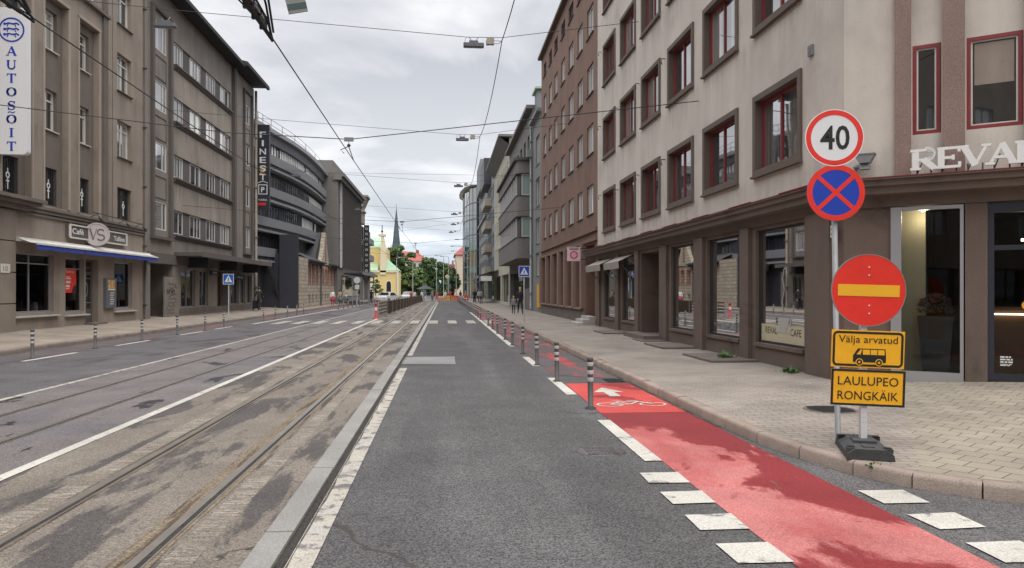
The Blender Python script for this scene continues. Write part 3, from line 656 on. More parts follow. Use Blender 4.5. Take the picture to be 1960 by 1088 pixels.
# covers and grates
def cover(x, y, z, r, label, m='iron'):
    t = thing('manhole_cover', label, 'manhole cover', (x, y, z))
    mb = MB(); mb.lathe((x, y), [(r + .05, z - .02), (r + .05, z + .006), (r, z + .007)], 28); mb.build('rim', 'asphalt_old' if z < .1 else 'plinth', t)
    mb = MB(); mb.lathe((x, y), [(r - .004, z - .02), (r - .004, z + .010)], 28)
    for k in range(-3, 4): mb.box(x - r * .75, x + r * .75, y + k * r * .25 - .015, y + k * r * .25 + .015, z + .0102, z + .016)
    mb.build('lid', m, t)
cover(5.17, 9.61, .13, .30, 'round iron manhole cover in the brick pavement left of the sign poles')
cover(1.68, 7.92, .0, .22, 'small round cover sunk in the dark lane beside the red cycle lane', 'asphalt_old')
def stone_slab(y, w, d, label, h=.05):
    mb = MB(); mb.box(7.05 - d, 7.05, y, y + w, .1, .13 + h); tag(mb.build('stone_slab', 'plinth'), label, 'slab', 'slabs at the foot of the brown shopfront')
stone_slab(20.0, 1.9, 1.1, 'flat grey stone slab on the pavement under the middle cafe window')
stone_slab(16.1, 2.0, 1.15, 'flat grey stone slab on the pavement left of the last cafe window, weeds beside it')
stone_slab(27.1, 1.9, 1.2, 'flat stone slab on the pavement under the shop windows with beige awnings')
stone_slab(22.9, 1.2, .9, 'small flat slab on the pavement just right of the dark doorway', .03)
# drain opening at the red lane
t = thing('drain_grate', 'dark drain grate under the kerb beyond the end of the bright red lane', 'drain', (3.25, 14.1, 0))
mb = MB(); mb.box(3.08, 3.42, 13.85, 14.4, -.02, .008); mb.build('pit', 'black', t)
mb = MB()
for k in range(6): mb.box(3.08, 3.42, 13.87 + k * .09, 13.91 + k * .09, .008, .014)
mb.build('grate_bars', 'iron', t)

# ================================================================ right: corner cafe building
ROWS_A = [(4.3, 6.1), (7.5, 9.3), (10.7, 12.5), (13.9, 15.7)]
COLS_A = [(14.08, 16.36), (17.26, 19.66), (20.46, 22.86), (23.7, 26.0), (26.84, 29.2), (30.1, 32.4)]
A = thing('corner_building', 'pale grey corner building with brown framed red windows and a brown shopfront below', 'building', (7, 20, 0))
mb = MB(FR)
holes = [(a + .12, b - .12, c + .12, d - .12) for a, b in COLS_A for c, d in ROWS_A]
wall(mb, 12.55, 33.7, 3.6, 18.2, holes, .21, mr=1)
shell(mb, 12.55, 33.7, .1, 18.2, 14, 0, ends=(0, 1))
fc = MB(FC); wall(fc, 0, .8, 3.6, 18.2, [], m=0)
chw = [(1.06, 1.47), (1.84, 2.6), (3.0, 3.8)]
for a, b in [(1.04, 1.5), (1.82, 2.63), (2.98, 3.82)]:
    wall(fc, a, b, 3.6, 18.2, [(a + .02, b - .02, z, z + 1.5) for z in (4.36, 7.56, 10.76, 13.96)], .12, -.06, 0, 2)
fc.quad([(3.82, 0, .1), (14, 0, .1), (14, 0, 18.2), (3.82, 0, 18.2)], 0)
fc.quad([(0, 0, 18.2), (14, 0, 18.2), (14, -12, 18.2), (0, -12, 18.2)], 0)
i0 = len(mb.v); mb.v += fc.v; mb.f += [tuple(k + i0 for k in f) for f in fc.f]; mb.m += fc.m; mb.sm += fc.sm
mb.build('wall', ['plaster_light', 'brown_trim', 'red_paint'], A)
for a, b in COLS_A:
    for c, d in ROWS_A:
        if c > 13 and a < 23: continue
        w = window(A, FR, a + .12, b - .12, c + .12, d - .12, -.19, 'red_paint', rnd.choice(('glass_red', 'glass_red', 'glass_red_bare', 'glass_red_blind')), fw=.075, mull=(.54,), ft=.06)
        f = MB(FR)                                   # brown moulded surround standing proud of the plaster
        f.box(a, a + .13, -.005, .05, c, d); f.box(b - .13, b, -.005, .05, c, d); f.box(a + .13, b - .13, -.005, .05, d - .13, d); f.box(a + .13, b - .13, -.005, .05, c, c + .13)
        f.box(a - .02, b + .02, -.002, .10, c - .05, c - .002)
        f.build('surround', 'brown_trim', w)
# corner: granite strips between the panels
for a, b in ((.8, 1.04), (1.5, 1.82), (2.63, 2.98)):
    f = MB(FC); f.box(a, b, -.2, .07, 3.62, 18.1); f.build('pilaster', 'granite_brown', A)
for a, b in chw:
    for z in (4.36, 7.56):
        w = window(A, FC, a, b, z, z + 1.5, -.13, 'red_paint', 'glass_dark', fw=.06, ft=.07)
        mbx = MB(FC); e = .03
        for q in ((a + .055, a + .055 + e), (b - .055 - e, b - .055)): mbx.box(*q, -.12, -.085, z + .055, z + 1.445)
        mbx.box(a + .055 + e, b - .055 - e, -.12, -.085, z + .055, z + .055 + e); mbx.box(a + .055 + e, b - .055 - e, -.12, -.085, z + 1.445 - e, z + 1.445)
        mbx.build('sash', 'cream_frame', w)
        if a > 1.5:
            mbx = MB(FC); mbx.quad([(a + .11, -.1, z + .72), (b - .11, -.1, z + .72), (b - .11, -.1, z + 1.39), (a + .11, -.1, z + 1.39)]); mbx.build('blind', 'plaster_taupe', w)
# cornice over the shopfront, running round the corner
def cornice(par, runs, prof, m, name='cornice'):
    f = MB()
    P = [[fr.P(s, o, z) for (o, z) in prof] for fr, s in runs]
    for a, b in zip(P[:-1], P[1:]):
        for k in range(len(prof)): k2 = (k + 1) % len(prof); f.quad([a[k], a[k2], b[k2], b[k]], 0, True)
    for e_ in (P[0], P[-1]): f.quad(e_, 0, True)
    return f.build(name, m, par)
prof = [(0, 3.16), (.06, 3.16), (.08, 3.34), (.30, 3.36), (.32, 3.48), (.37, 3.49), (.38, 3.585), (.42, 3.59), (.42, 3.615), (0, 3.66)]
cornice(A, [(FR, 35.4), (FR, 12.66), (FC, .11), (FC, 5)], prof, 'brown_stone')
f = MB(FR); f.box(12.6, 35.42, .40, .428, 3.618, 3.632); f2 = MB(FC); f2.box(.1, 5, .40, .428, 3.618, 3.632)
for q in range(9):
    y = 13 + q * 2.6; f.box(y, y + 1.2, .36, .44, 3.634, 3.645 + rnd.uniform(0, .02))
i0 = len(f.v); f.v += f2.v; f.f += [tuple(k + i0 for k in q) for q in f2.f]; f.m += f2.m; f.sm += f2.sm
f.build('flashing', 'red_paint', A)
# shopfront wall
shop = [(30.2, 32.3), (26.87, 29.02), (20.43, 22.62), (17.2, 19.4), (14.0, 16.28)]
mb = MB(FR)
wall(mb, 12.55, 33.7, .1, 3.2, [(a, b, .58, 3.08, .16) for a, b in shop] + [(23.72, 26.12, .24, 3.05, .9)], .16)
for a, b in shop: mb.box(a - .02, b + .02, .0, .05, .50, .575)
f2 = MB(FC); wall(f2, 0, .74, .1, 3.2, [], m=0)
i0 = len(mb.v); mb.v += f2.v; mb.f += [tuple(k + i0 for k in q) for q in f2.f]; mb.m += f2.m; mb.sm += f2.sm
for a, b in ((33.0, 33.7), (29.3, 29.9), (26.25, 26.75), (22.85, 23.6), (19.55, 20.25), (16.5, 17.0), (12.9, 13.8)): mb.box(a, b, .0, .09, .1, 3.17)
mb.build('shop_wall', 'brown_stone', A)
f = MB(FR); f.quad([(23.72, -.88, .24), (26.12, -.88, .24), (26.12, -.88, 3.05), (23.72, -.88, 3.05)])
f.box(24.1, 24.86, -.88, -.84, .26, 2.4); f.box(24.9, 25.7, -.88, -.84, .26, 2.4); dr = f.build('door', 'door_brown', A)
f = MB(FR); f.tube([(24.8, -.82, 1.0), (24.8, -.82, 1.35)], .016); f.build('handle', 'galv', dr)
f = MB(FR); f.box(23.5, 26.2, .08, .62, .1, .28); f.box(23.72, 26.12, -.9, .08, .1, .245); f.build('doorstep', 'plinth', A)
for q, (a, b) in enumerate(shop):
    w = window(A, FR, a, b, .58, 3.08, -.14, 'dark_metal', 'shop_glass', fw=.05, ft=.06, name='shop_window')
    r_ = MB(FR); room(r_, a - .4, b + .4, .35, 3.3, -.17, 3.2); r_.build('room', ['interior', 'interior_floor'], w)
    if q >= 2:                                        # furniture seen dimly through the glass
        r_ = MB(FR); c = (a + b) / 2
        r_.lathe((c - .3, -1.2), [(.03, .36), (.03, 1.05), (.38, 1.06), (.38, 1.1)], 14); r_.build('cafe_table', 'interior_floor', w)
        # white line drawing of a steaming cup on the glass
        d = MB(FR); cc = c + (0 if q < 4 else -.05)
        if q < 4:
            d.stroke(arc(cc, .93, .2, .14, 180, 360), .014, -.1, -.097); d.stroke([(cc - .2, .93), (cc + .2, .93)], .014, -.1, -.0965); d.stroke([(cc - .3, .76), (cc + .3, .76)], .014, -.1, -.0966)
            d.text('REVAL', c + .62, .82, .11, -.099, dirn=-1, ext=0); d.text('CAFE', c - .62, .82, .11, -.099, dirn=-1, ext=0)
            d.build('cup_sticker', 'galv', w)
f = MB(FR); f.box(14.04, 16.24, -.115, -.112, .62, 1.0); st = f.build('sticker_band', 'interior_wall', A)
f = MB(FR); f.text('REVAL', 15.72, .80, .15, -.109, dirn=-1, ext=0); f.text('CAFE', 14.58, .80, .15, -.109, dirn=-1, ext=0); f.build('lettering', 'black', st)
f = MB(FR); c = 15.14
f.prism([(c - .26, 1.16)] + arc(c, 1.16, .26, .30, 180, 360, 12)[1:], -.110, -.106); f.ring(c - .29, 1.07, .05, .085, -.110, -.1065, 16); f.box(c - .36, c + .36, -.110, -.107, .84, .875)
f.stroke([(c, 1.3), (c + .06, 1.5), (c - .04, 1.75), (c + .02, 2.0), (c - .03, 2.18), (c - .14, 2.22), (c - .18, 2.1)], .03, -.110, -.106); f.build('cup_drawing', 'sill_stone', st)
# chamfer: aluminium frame, show window with planter, pier, glazed door
gz = pav_z(*FC.P(1.4, 0, 0)[:2])
f = MB(FC); f.box(.74, .90, -.1, .06, .1, 3.14); f.box(.90, 1.80, -.06, .03, .14, gz + .16); f.box(.90, 1.80, -.06, .03, 3.08, 3.14); f.box(1.75, 1.80, -.06, .03, gz + .16, 3.08); fm = f.build('shop_window_frame', 'alu', A)
g = MB(FC); g.quad([(.90, -.02, gz + .16), (1.75, -.02, gz + .16), (1.75, -.02, 3.08), (.90, -.02, 3.08)]); g.build('pane', 'shop_glass_clear', fm)
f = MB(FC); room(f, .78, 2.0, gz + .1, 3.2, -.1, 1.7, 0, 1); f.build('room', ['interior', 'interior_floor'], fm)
f = MB(FC); f.box(.8, 1.22, -1.15, -.75, gz + .1, 3.15); f.build('inner_pier', 'interior_wall', fm)
f = MB(FC); f.box(1.82, 2.13, -.1, .02, .1, 3.2); f.build('pier', 'brown_stone', A)
f = MB(FC); zb = pav_z(*FC.P(2.5, 0, 0)[:2])
f.box(2.13, 2.22, -.08, 0, zb, 3.14); f.box(3.2, 3.3, -.08, 0, zb, 3.14); f.box(2.22, 3.2, -.08, 0, 2.98, 3.14); f.box(2.22, 3.2, -.08, 0, 2.38, 2.46); f.box(2.22, 3.2, -.08, 0, zb, zb + .12)
gd = f.build('door', 'navy', A)
g = MB(FC); g.quad([(2.22, -.05, zb + .12), (3.2, -.05, zb + .12), (3.2, -.05, 2.98), (2.22, -.05, 2.98)]); g.build('pane', 'shop_glass_clear', gd)
def lit(par, s, o, z, watt, sx_=.03, sz_=.02, strip=0):
    f = MB(FC); f.box(s - sx_, s + sx_, o - .03, o + .03, z - sz_, z + sz_); f.build('ceiling_lamp', 'lamp_glow', par)
    l = bpy.data.lights.new('shop_lamp', 'POINT'); l.energy = watt; l.color = (1, .86, .62); l.shadow_soft_size = .08
    lo = bpy.data.objects.new('shop_lamp', l); COL.objects.link(lo); lo.location = FC.P(s, o, z - .12)
lit(fm, 1.2, -.5, 3.12, 4); lit(gd, 2.75, -1.2, 2.6, 5, .12)
f = MB(FC); f.box(2.2, 3.4, -1.9, -1.5, zb, zb + 1.1); f.box(2.2, 3.4, -1.94, -1.46, zb + 1.1, zb + 1.15); f.build('counter', 'bar_wood', gd)
f = MB(FC); f.box(2.25, 3.4, -1.46, -1.44, zb + 1.02, zb + 1.045); f.build('counter_light', 'lamp_glow', gd)
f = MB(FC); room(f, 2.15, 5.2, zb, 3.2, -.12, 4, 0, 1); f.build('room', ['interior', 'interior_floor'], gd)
f = MB(FC)
for n_, (ww, zz, h_) in enumerate([((.05, .03, .02), .66, .024), ((.06, .04, .02), .62, .024), ((.04, .03, .05), .58, .024), ((.09, .03), .55, .012), ((.07, .03), .53, .012)]):
    s_ = 2.30
    for q in ww: f.box(s_, s_ + q * 1.2, -.048, -.046, zz, zz + h_); s_ += q * 1.2 + .012
f.build('lettering', 'letter_white', gd)
f = MB(FC); f.disc(2.66, 1.50, .075, -.045, -.042, 24); f.build('round_sticker', 'sign_yellow', gd)
f = MB(FC); f.box(3.3, 5.0, -.1, .02, .1, 3.2); f.build('pier', 'brown_stone', A)
# 27 house number plate
t = thing('number_plate', 'small cream house number plate 27 on the brown pier behind the sign poles', 'number plate', FC.P(.1, .03, 2.77))
f = MB(FR); f.box(12.62, 12.82, .091, .105, 2.68, 2.9); f.build('plate', 'cream_frame', t)
f = MB(FR); f.text('27', 12.72, 2.73, .12, .108, dirn=-1); f.build('lettering', 'black', t)
# REVAL letters standing on the cornice
t = thing('shop_sign', 'large white slab serif letters standing on the corner cornice above the show window', 'sign', FC.P(1.8, .38, 3.64))
for n_, ch in enumerate('REVAL'):
    s0 = 1.25 + .355 * n_; f = MB(FC)
    serif_text(f, ch, s0, 3.70, .40, .34, .31, .37, 1, 0, T=.28, t=.13, sf=.12)
    L_ = f.build('letter', 'letter_white', t)
    f = MB(FC); f.tube([(s0 - .1, .33, 3.62), (s0 - .1, .33, 3.75)], .012); f.tube([(s0 + .1, .33, 3.62), (s0 + .1, .33, 3.75)], .012); f.tube([(s0 - .1, .33, 3.64), (s0 - .02, .12, 3.9)], .012); f.build('bracket', 'dark_metal', L_)
# floodlight and vent on the plaster
t = thing('floodlight', 'grey wall floodlight above the corner cornice beside the 40 sign', 'wall lamp', FC.P(.30, .0, 3.85))
f = MB(FC); f.tube([(.2, 0, 3.86), (.2, .16, 3.86), (.34, .22, 3.86)], .035, 8); f.build('bracket', 'galv', t)
f = MB(FC); f.lathe((.36, .22), [(.09, 3.80), (.09, 3.90)], 14); f.prism([(.28, 3.90), (.44, 3.90), (.52, 4.04), (.20, 4.04)], .12, .34); f.box(.19, .53, .11, .35, 4.04, 4.06); f.build('lamp_housing', 'galv', t)
f = MB(FR); f.box(13.62, 13.78, .0, .05, 6.22, 6.42)
for k in range(4): f.box(13.64, 13.76, .05, .056, 6.25 + .04 * k, 6.27 + .04 * k)
tag(f.build('air_vent', 'galv'), 'small square louvred vent on the pale plaster above the 40 sign', 'vent')
# little hooks beside the windows
for q, (y, z) in enumerate([(23.2, 5.9), (23.2, 9.1), (23.2, 12.2), (26.4, 5.9), (26.4, 9.2), (29.6, 5.8), (29.65, 9.1), (32.9, 6), (33, 9.1), (32.9, 12.4)]):
    f = MB(FR); f.tube([(y, 0, z), (y, .12, z), (y - .03, .14, z - .14), (y, .10, z - .18)], .018, 5); f.build('wall_hook', 'dark_metal', A)
# small beige awnings with folding arms
def beige_awning(a, b, lab):
    t = thing('awning', lab, 'awning', FR.P((a + b) / 2, .1, 3.0), 'small beige awnings over the far shop windows')
    f = MB(FR); f.quad([(a, .1, 3.06), (b, .1, 3.06), (b, .62, 2.82), (a, .62, 2.82)]); f.quad([(a, .62, 2.82), (b, .62, 2.82), (b, .60, 2.56), (a, .60, 2.56)])
    f.quad([(a, .1, 3.05), (b, .1, 3.05), (b, .61, 2.81), (a, .61, 2.81)]); f.build('canopy', 'awning_beige', t)
    for s in (a + .06, b - .06):
        f = MB(FR); f.tube([(s, .03, 2.2), (s, .60, 2.80)], .014, 5); f.build('arm', 'dark_metal', t)
beige_awning(30.3, 33.4, 'farther of two small beige awnings under the brown cornice, left of the other')
beige_awning(27.0, 29.6, 'nearer of two small beige awnings under the brown cornice, over a dark window')
# planter behind the corner window
pc = FC.P(1.38, -.42, 0); pz_ = gz + .1
t = thing('planter', 'tall dark planter with a clipped grey bush behind the corner window', 'planter', (pc[0], pc[1], pz_))
f = MB(FC); f.prism([(1.2, pz_), (1.58, pz_), (1.66, pz_ + .98), (1.12, pz_ + .98)], -.62, -.24); f.build('pot', 'navy', t)
f = MB(FC)
for k in range(900):
    th, ph = rnd.uniform(0, 6.28), rnd.uniform(-.2, 1.57); r = rnd.uniform(.85, 1.05)
    c = (1.39 + .27 * r * math.cos(th) * math.cos(ph), -.43 + .24 * r * math.sin(th) * math.cos(ph), pz_ + 1.08 + .27 * r * math.sin(ph)); s = .022
    d = [rnd.uniform(-s, s) for _ in range(6)]
    f.quad([(c[0] - s, c[1] + d[0], c[2] + d[1]), (c[0] + d[2], c[1] - s, c[2] + d[3]), (c[0] + s, c[1] + d[4], c[2] + s)])
f.build('bush', 'plinth', t)

# ================================================================ right: brown office building
B = thing('brown_building', 'tall brown rendered building with rows of narrow white windows, six storeys', 'building', (7, 43, 0))
COLS_B = [(34.66, 36.25), (37.42, 38.9), (40.13, 41.7), (42.95, 44.4), (45.8, 47.2), (48.3, 49.6), (51.0, 52.3)]
ROWS_B = [(5.42, 6.8), (8.30, 9.7), (11.18, 12.58), (14.0, 15.4), (16.75, 17.6)]
mb = MB(FR)
piers = [(36.9, 37.32), (39.4, 39.74), (42.1, 42.52), (44.6, 44.98), (47.4, 47.74), (49.95, 50.26), (52.9, 53.5)]
wins = [(a[1], b[0]) for a, b in zip(piers[:-1], piers[1:])]
wall(mb, 33.72, 53.5, .1, 18.3, [(a, b, c, d) for a, b in COLS_B for c, d in ROWS_B] + [(a, b, .87, 4.02, .35) for a, b in wins] + [(34.3, 36.6, .1, 3.95, .8)], .16)
shell(mb, 33.72, 53.5, .1, 18.3, 14)
mb.box(33.72, 53.5, -.3, .28, 18.32, 18.5, 1); mb.box(33.74, 53.5, .0, .12, 4.5, 4.64); mb.box(33.74, 53.5, .0, .06, 4.62, 4.70); mb.box(33.74, 53.5, .0, .10, 4.06, 4.2)
mb.build('wall', ['brown_render', 'brown_trim'], B)
f = MB(FR); f.box(36.65, 53.5, .0, .04, .1, .82); f.build('plinth', 'plinth', B)
for a, b in COLS_B:
    for c, d in ROWS_B:
        window(B, FR, a, b, c, d, -.14, 'white_paint' if c < 16 else 'dark_metal', 'glass_bright' if c < 16 else 'glass_dark', fw=.075, mull=(.36, .68), sill=(.07, 'brown_trim'))
for a, b in piers:
    f = MB(FR); f.box(a, b, .0, .18, .84, 4.05); f.build('fin', 'granite_brown', B)
for a, b in wins:
    w = window(B, FR, a, b, .87, 4.02, -.33, 'brown_trim', 'panel_brown' if 'panel_brown' in M else 'brown_stone', fw=.06, mull=(.5,), name='shutter', pane='board')
    f = MB(FR); f.box(a - .02, b + .02, .0, .16, .78, .86); f.build('sill', 'granite_brown', w)
f = MB(FR); f.quad([(34.3, -.78, .1), (36.6, -.78, .1), (36.6, -.78, 3.95), (34.3, -.78, 3.95)]); f.box(34.6, 36.3, -.78, -.73, .5, 2.7); f.build('door', 'brown_trim', B)
for k in range(3):
    f = MB(FR); f.box(34.2, 36.3, -.1, .85 - .28 * k, .1 + .14 * k + (.001 if k else 0), .24 + .14 * k); f.build('step', 'sill_stone', B)
t = thing('shop_sign', 'pink square blade sign with a dark pink flower ring on the brown building', 'sign', (6.4, 36.5, 3.55))
FS = Fr((6.38, 36.5), (1, 0), (0, -1))
f = MB(FS); f.box(-.32, .32, -.05, .05, 3.2, 3.9); f.build('panel', 'pink', t)
f = MB(FS); f.box(.32, .62, -.02, .02, 3.8, 3.84); f.box(.32, .62, -.02, .02, 3.26, 3.3); f.build('bracket', 'dark_metal', t)
f = MB(FS)
for k in range(14): q = 2 * math.pi * k / 14; f.disc(.17 * math.cos(q), 3.5 + .17 * math.sin(q), .038, .052, .056, 10)
f.build('flower_ring', 'magenta', t)
f = MB(FS); f.box(-.22, .22, .052, .055, 3.755, 3.80); f.box(-.27, .27, .052, .055, 3.83, 3.86); f.build('lettering', 'plinth', t)
f = MB(FS); f.disc(0, 3.5, .125, .05, .0535, 20); f.build('flower_centre', 'pink_bright', t)

# ================================================================ right: farther buildings
def simple_building(name, label, fr, s0, s1, h, D, m, cols, rows, loc, frm='white_paint', glass='glass_curtain', fw=.08, mull=(.5,), depth=.2, shop=None, z0=.1, sill=None):
    t = thing(name, label, 'building', loc); mb = MB(fr)
    holes = [(a, b, c, d) for a, b in cols for c, d in rows] + ([(a, b, shop[2], shop[3], .4) for a, b in shop[0]] if shop else [])
    wall(mb, s0, s1, z0, h, holes, depth); shell(mb, s0, s1, z0, h, D); mb.build('wall', m, t)
    for a, b in cols:
        for c, d in rows: window(t, fr, a, b, c, d, -depth + .02, frm, glass, fw=fw, mull=mull, sill=sill)
    if shop:
        for a, b in shop[0]: window(t, fr, a, b, shop[2], shop[3], -.38, 'dark_metal', shop[1], fw=.08, mull=(.33, .66), name='shop_window')
    return t
C1 = simple_building('narrow_building', 'narrow mint grey house squeezed between the brown building and a round grey bay', FR, 53.52, 58.6, 14.7, 14, 'mint_grey', [(54.6, 56.8)], [(2.9, 4.6), (5.3, 7.2), (8.1, 10.2), (11.2, 13.4)], (7, 56, 0), sill=(.05, 'mint_grey'))
f = MB(FR); f.box(53.52, 58.6, .0, .35, 14.72, 14.95); f.build('eaves', 'bluegrey', C1)
f = MB(FR); f.box(54.2, 55.2, .01, .12, .5, 2.2); f.build('lit_panel', 'sign_yellow', C1)
t = thing('drainpipe', 'pale grey drainpipe down the edge of the narrow mint grey house', 'pipe', FR.P(58.4, .15, .1))
f = MB(FR); f.tube([(58.75, .16, .3), (58.75, .16, 14.8)], .09, 8); f.build('pipe', 'galv', t)
for z in (1.5, 4.5, 7.5, 10.5, 13.5):
    f = MB(FR); f.box(58.62, 58.88, .0, .28, z, z + .06); f.build('clip', 'galv', t)
f = MB(FR); f.box(58.6, 58.9, .05, .5, 12.3, 12.9); f.build('rain_head', 'galv', t)
# grey house with a bay
D1 = thing('bay_house', 'grey house with a projecting round cornered bay of ribbon windows over the pavement', 'building', (7, 68, 0))
mb = MB(FR); wall(mb, 58.9, 80, .1, 16.2, [(a, a + 1.5, 12.9, 14.6) for a in (61, 64, 67, 70, 73)] + [(61.2, 64.5, 1.9, 3.6, .3), (66, 79, .4, 3.5, .5)], .25)
shell(mb, 58.9, 80, .1, 16.2, 12); mb.box(58.9, 80, -.2, .5, 16.22, 16.5); mb.build('wall', 'bay_grey', D1)
for a in (61, 64, 67, 70, 73): window(D1, FR, a, a + 1.5, 12.9, 14.6, -.22, 'dark_metal', 'glass_dark', mull=(.5,))
window(D1, FR, 61.2, 64.5, 1.9, 3.6, -.28, 'bluegrey', 'glass_dark', mull=(.25, .5, .75)); window(D1, FR, 66, 79, .4, 3.5, -.48, 'dark_metal', 'glass_dark', mull=[k / 8 for k in range(1, 8)], name='shop_window')
bp = [(7, 59.6), (6.15, 59.6), (5.8, 60.1), (5.8, 79.6), (7, 79.6)]
def bay_slab(z0, z1, e, m, name):
    f = MB(); f.prism_xy([(7.02, 59.6 - e)] + [(6.2, 59.6 - e), (5.95, 59.66 - e), (5.84 - e, 59.9), (5.8 - e, 60.4), (5.8 - e, 79.6 + e), (7.02, 79.6 + e)], z0, z1); return f.build(name, m, D1)
bay_slab(4.35, 6.0, 0, 'bay_grey', 'bay_panel'); bay_slab(7.75, 9.35, 0, 'bay_grey', 'bay_panel'); bay_slab(11.2, 12.2, 0, 'bay_grey', 'bay_panel')
bay_slab(12.21, 12.42, .22, 'bay_dark', 'bay_cornice')
for z0, z1 in ((6.0, 7.75), (9.35, 11.2)):
    bay_slab(z0 + .005, z0 + .06, .05, 'bay_dark', 'bay_sill'); bay_slab(z1 - .07, z1 - .005, .05, 'bay_dark', 'bay_lintel')
    f = MB(); f.prism_xy([(7, 59.75), (6.1, 59.75), (5.95, 60.2), (5.95, 79.4), (7, 79.4)], z0 + .06, z1 - .07); core = f.build('bay_pier', 'bay_dark', D1)
    Fb = Fr((5.94, 0), (0, 1), (-1, 0)); Fe = Fr((0, 59.74), (1, 0), (0, -1))
    for k in range(9): a = 60.7 + 2.08 * k; window(D1, Fb, a, a + 1.25, z0 + .08, z1 - .09, .0, 'white_paint', 'glass_curtain', fw=.09, mull=(.5,))
    window(D1, Fe, 6.2, 6.95, z0 + .08, z1 - .09, .0, 'white_paint', 'glass_mint', fw=.07)
t = thing('dormer', 'pale glazed roof dormer above the narrow mint grey house', 'dormer', (7.6, 58.5, 16))
f = MB(); f.box(7.2, 8.8, 57.2, 59.2, 14.75, 17.3); f.build('body', 'bluegrey', t); f = MB(); f.box(7.0, 9, 57, 59.4, 17.3, 17.45); f.prism([(7.3, 17.45), (8.7, 17.45), (8.0, 17.8)], 57.4, 59); f.build('roof', 'copper', t)
E1 = simple_building('cream_building', 'cream building with tall thin windows and a deep sloped eave beyond the grey bay', FR, 80.02, 104, 18.2, 14, 'cream_wall', [(81.5 + 2.75 * k, 82.6 + 2.75 * k) for k in range(8)], [(4.6, 7.2), (8.2, 10.8), (12, 16)], (7, 92, 0), shop=([(81, 91), (92.5, 103)], 'glass_dark', .4, 3.6), frm='cream_frame', glass='glass_dark')
f = MB(FR); f.quad([(79.6, -.1, 17.3), (104.2, -.1, 17.3), (104.2, 1.2, 18.25), (79.6, 1.2, 18.25)]); f.box(79.6, 104.2, -1, 1.2, 18.26, 18.5); f.build('eaves', 'bay_grey', E1)
E2 = simple_building('office_building', 'slate coloured narrow building with stacked bay windows before the glass tower', FR, 104.02, 122, 19.5, 14, 'bluegrey', [(105.5 + 3.4 * k, 107.6 + 3.4 * k) for k in range(5)], [(4.6, 6.6), (8, 10), (11.4, 13.4), (14.8, 17)], (7, 112, 0), frm='dark_metal', glass='glass_dark', shop=([(105, 121)], 'glass_dark', .4, 3.6))
f = MB(FR)
for z in (4.2, 7.5, 10.9, 14.3): f.box(110, 120.5, .0, 1.0, z, z + 1.1)
f.build('balcony', 'limestone', E2)
f = MB(FR); f.box(111, 121, .0, 1.1, 17.6, 21.5); f.build('attic', 'panel_dark', E2)
E3 = simple_building('office_building', 'tall dark gabled building directly before the glass tower', FR, 122.02, 150, 23.0, 14, 'panel_mid', [(123.5 + 3.6 * k, 125.5 + 3.6 * k) for k in range(7)], [(4.6, 7), (8, 10.4), (11.4, 13.8), (14.8, 17.2), (18.4, 21)], (7, 136, 0), frm='white_paint', glass='glass_bright', shop=([(123, 149)], 'glass_dark', .4, 3.6))
f = MB(FR); f.box(126, 140, -.1, .9, 19, 24); f.box(122, 150, .0, .35, 14.0, 14.4); f.build('attic', 'bluegrey', E3)
t = thing('entrance_canopy', 'pale sloped entrance canopy over the far right pavement', 'canopy', FR.P(104, .6, 3.6))
f = MB(FR); f.quad([(96, .02, 4.5), (112, .02, 4.5), (112, 2.6, 3.7), (96, 2.6, 3.7)]); f.box(96, 112, 2.58, 2.68, 3.35, 3.75); f.build('roof', 'bluegrey', t)
f = MB(FR); f.quad([(96.1, .02, 4.4), (111.9, .02, 4.4), (111.9, 2.57, 3.62), (96.1, 2.57, 3.62)]); f.build('soffit', 'panel_mid', t)
f = MB(FR); f.box(95.85, 95.98, .9, 2.3, 3.0, 3.6); f.build('hanging_sign', 'sign_white', t)
# glass tower with a rounded front
T = thing('glass_tower', 'tall rounded dark glass tower at the far right end of the street', 'building', (8, 185, 0))
tp = [(24, 150.5), (7.2, 150.5)] + [(9.7 - 5.4 * math.cos(R(a)), 178 - 27 + 22 * 1 - 14 + 14 * math.sin(R(a)) + 3) for a in range(0, 91, 9)] + [(24, 176)]
tp = [(24, 152), (6.6, 152), (5.2, 156), (4.45, 162), (4.25, 168), (4.5, 174), (5.4, 178), (7.5, 181), (24, 181)]
f = MB(); f.prism_xy(tp, .1, 23.2); f.build('glazing', 'glass_tower', T)
def off(P, e): return [(x - e if x < 20 else x, y + (e if y > 170 else -e if y < 160 else 0)) for x, y in P]
f = MB()
for z in [3.4 + 3.25 * k for k in range(6)]: f.prism_xy(off(tp, .05), z, z + .22)
f.build('floor_band', 'panel_mid', T)
f = MB()
for (a, b) in zip(tp[1:-2], tp[2:-1]):
    for k in range(2):
        x, y = lerp(a[0], b[0], k / 2), lerp(a[1], b[1], k / 2); f.box(x - .06, x + .05, y - .05, y + .05, .1, 23.2)
f.build('mullion', 'bluegrey', T)
f = MB(); f.prism_xy(off(tp, .9), 23.2, 23.45); f.build('roof_rim', 'sign_white', T)
t = thing('gabled_house', 'beige old house with a red tiled roof beside the glass tower', 'building', (8, 246, 0))
f = MB(); f.box(3.7, 20, 240, 262, -.05, 13.2); f.box(3.5, 3.7, 240, 262, 3.6, 3.9); f.build('wall', 'beige_wall', t)
f = MB(); f.prism_xy([(3.2, 239.6), (20, 239.6), (20, 262), (3.2, 262)], 13.2, 13.4); i = f.pts([(3.2, 239.6, 13.4), (20, 239.6, 13.4), (20, 262, 13.4), (3.2, 262, 13.4), (9.5, 247, 19.5), (14, 255, 19.5)])
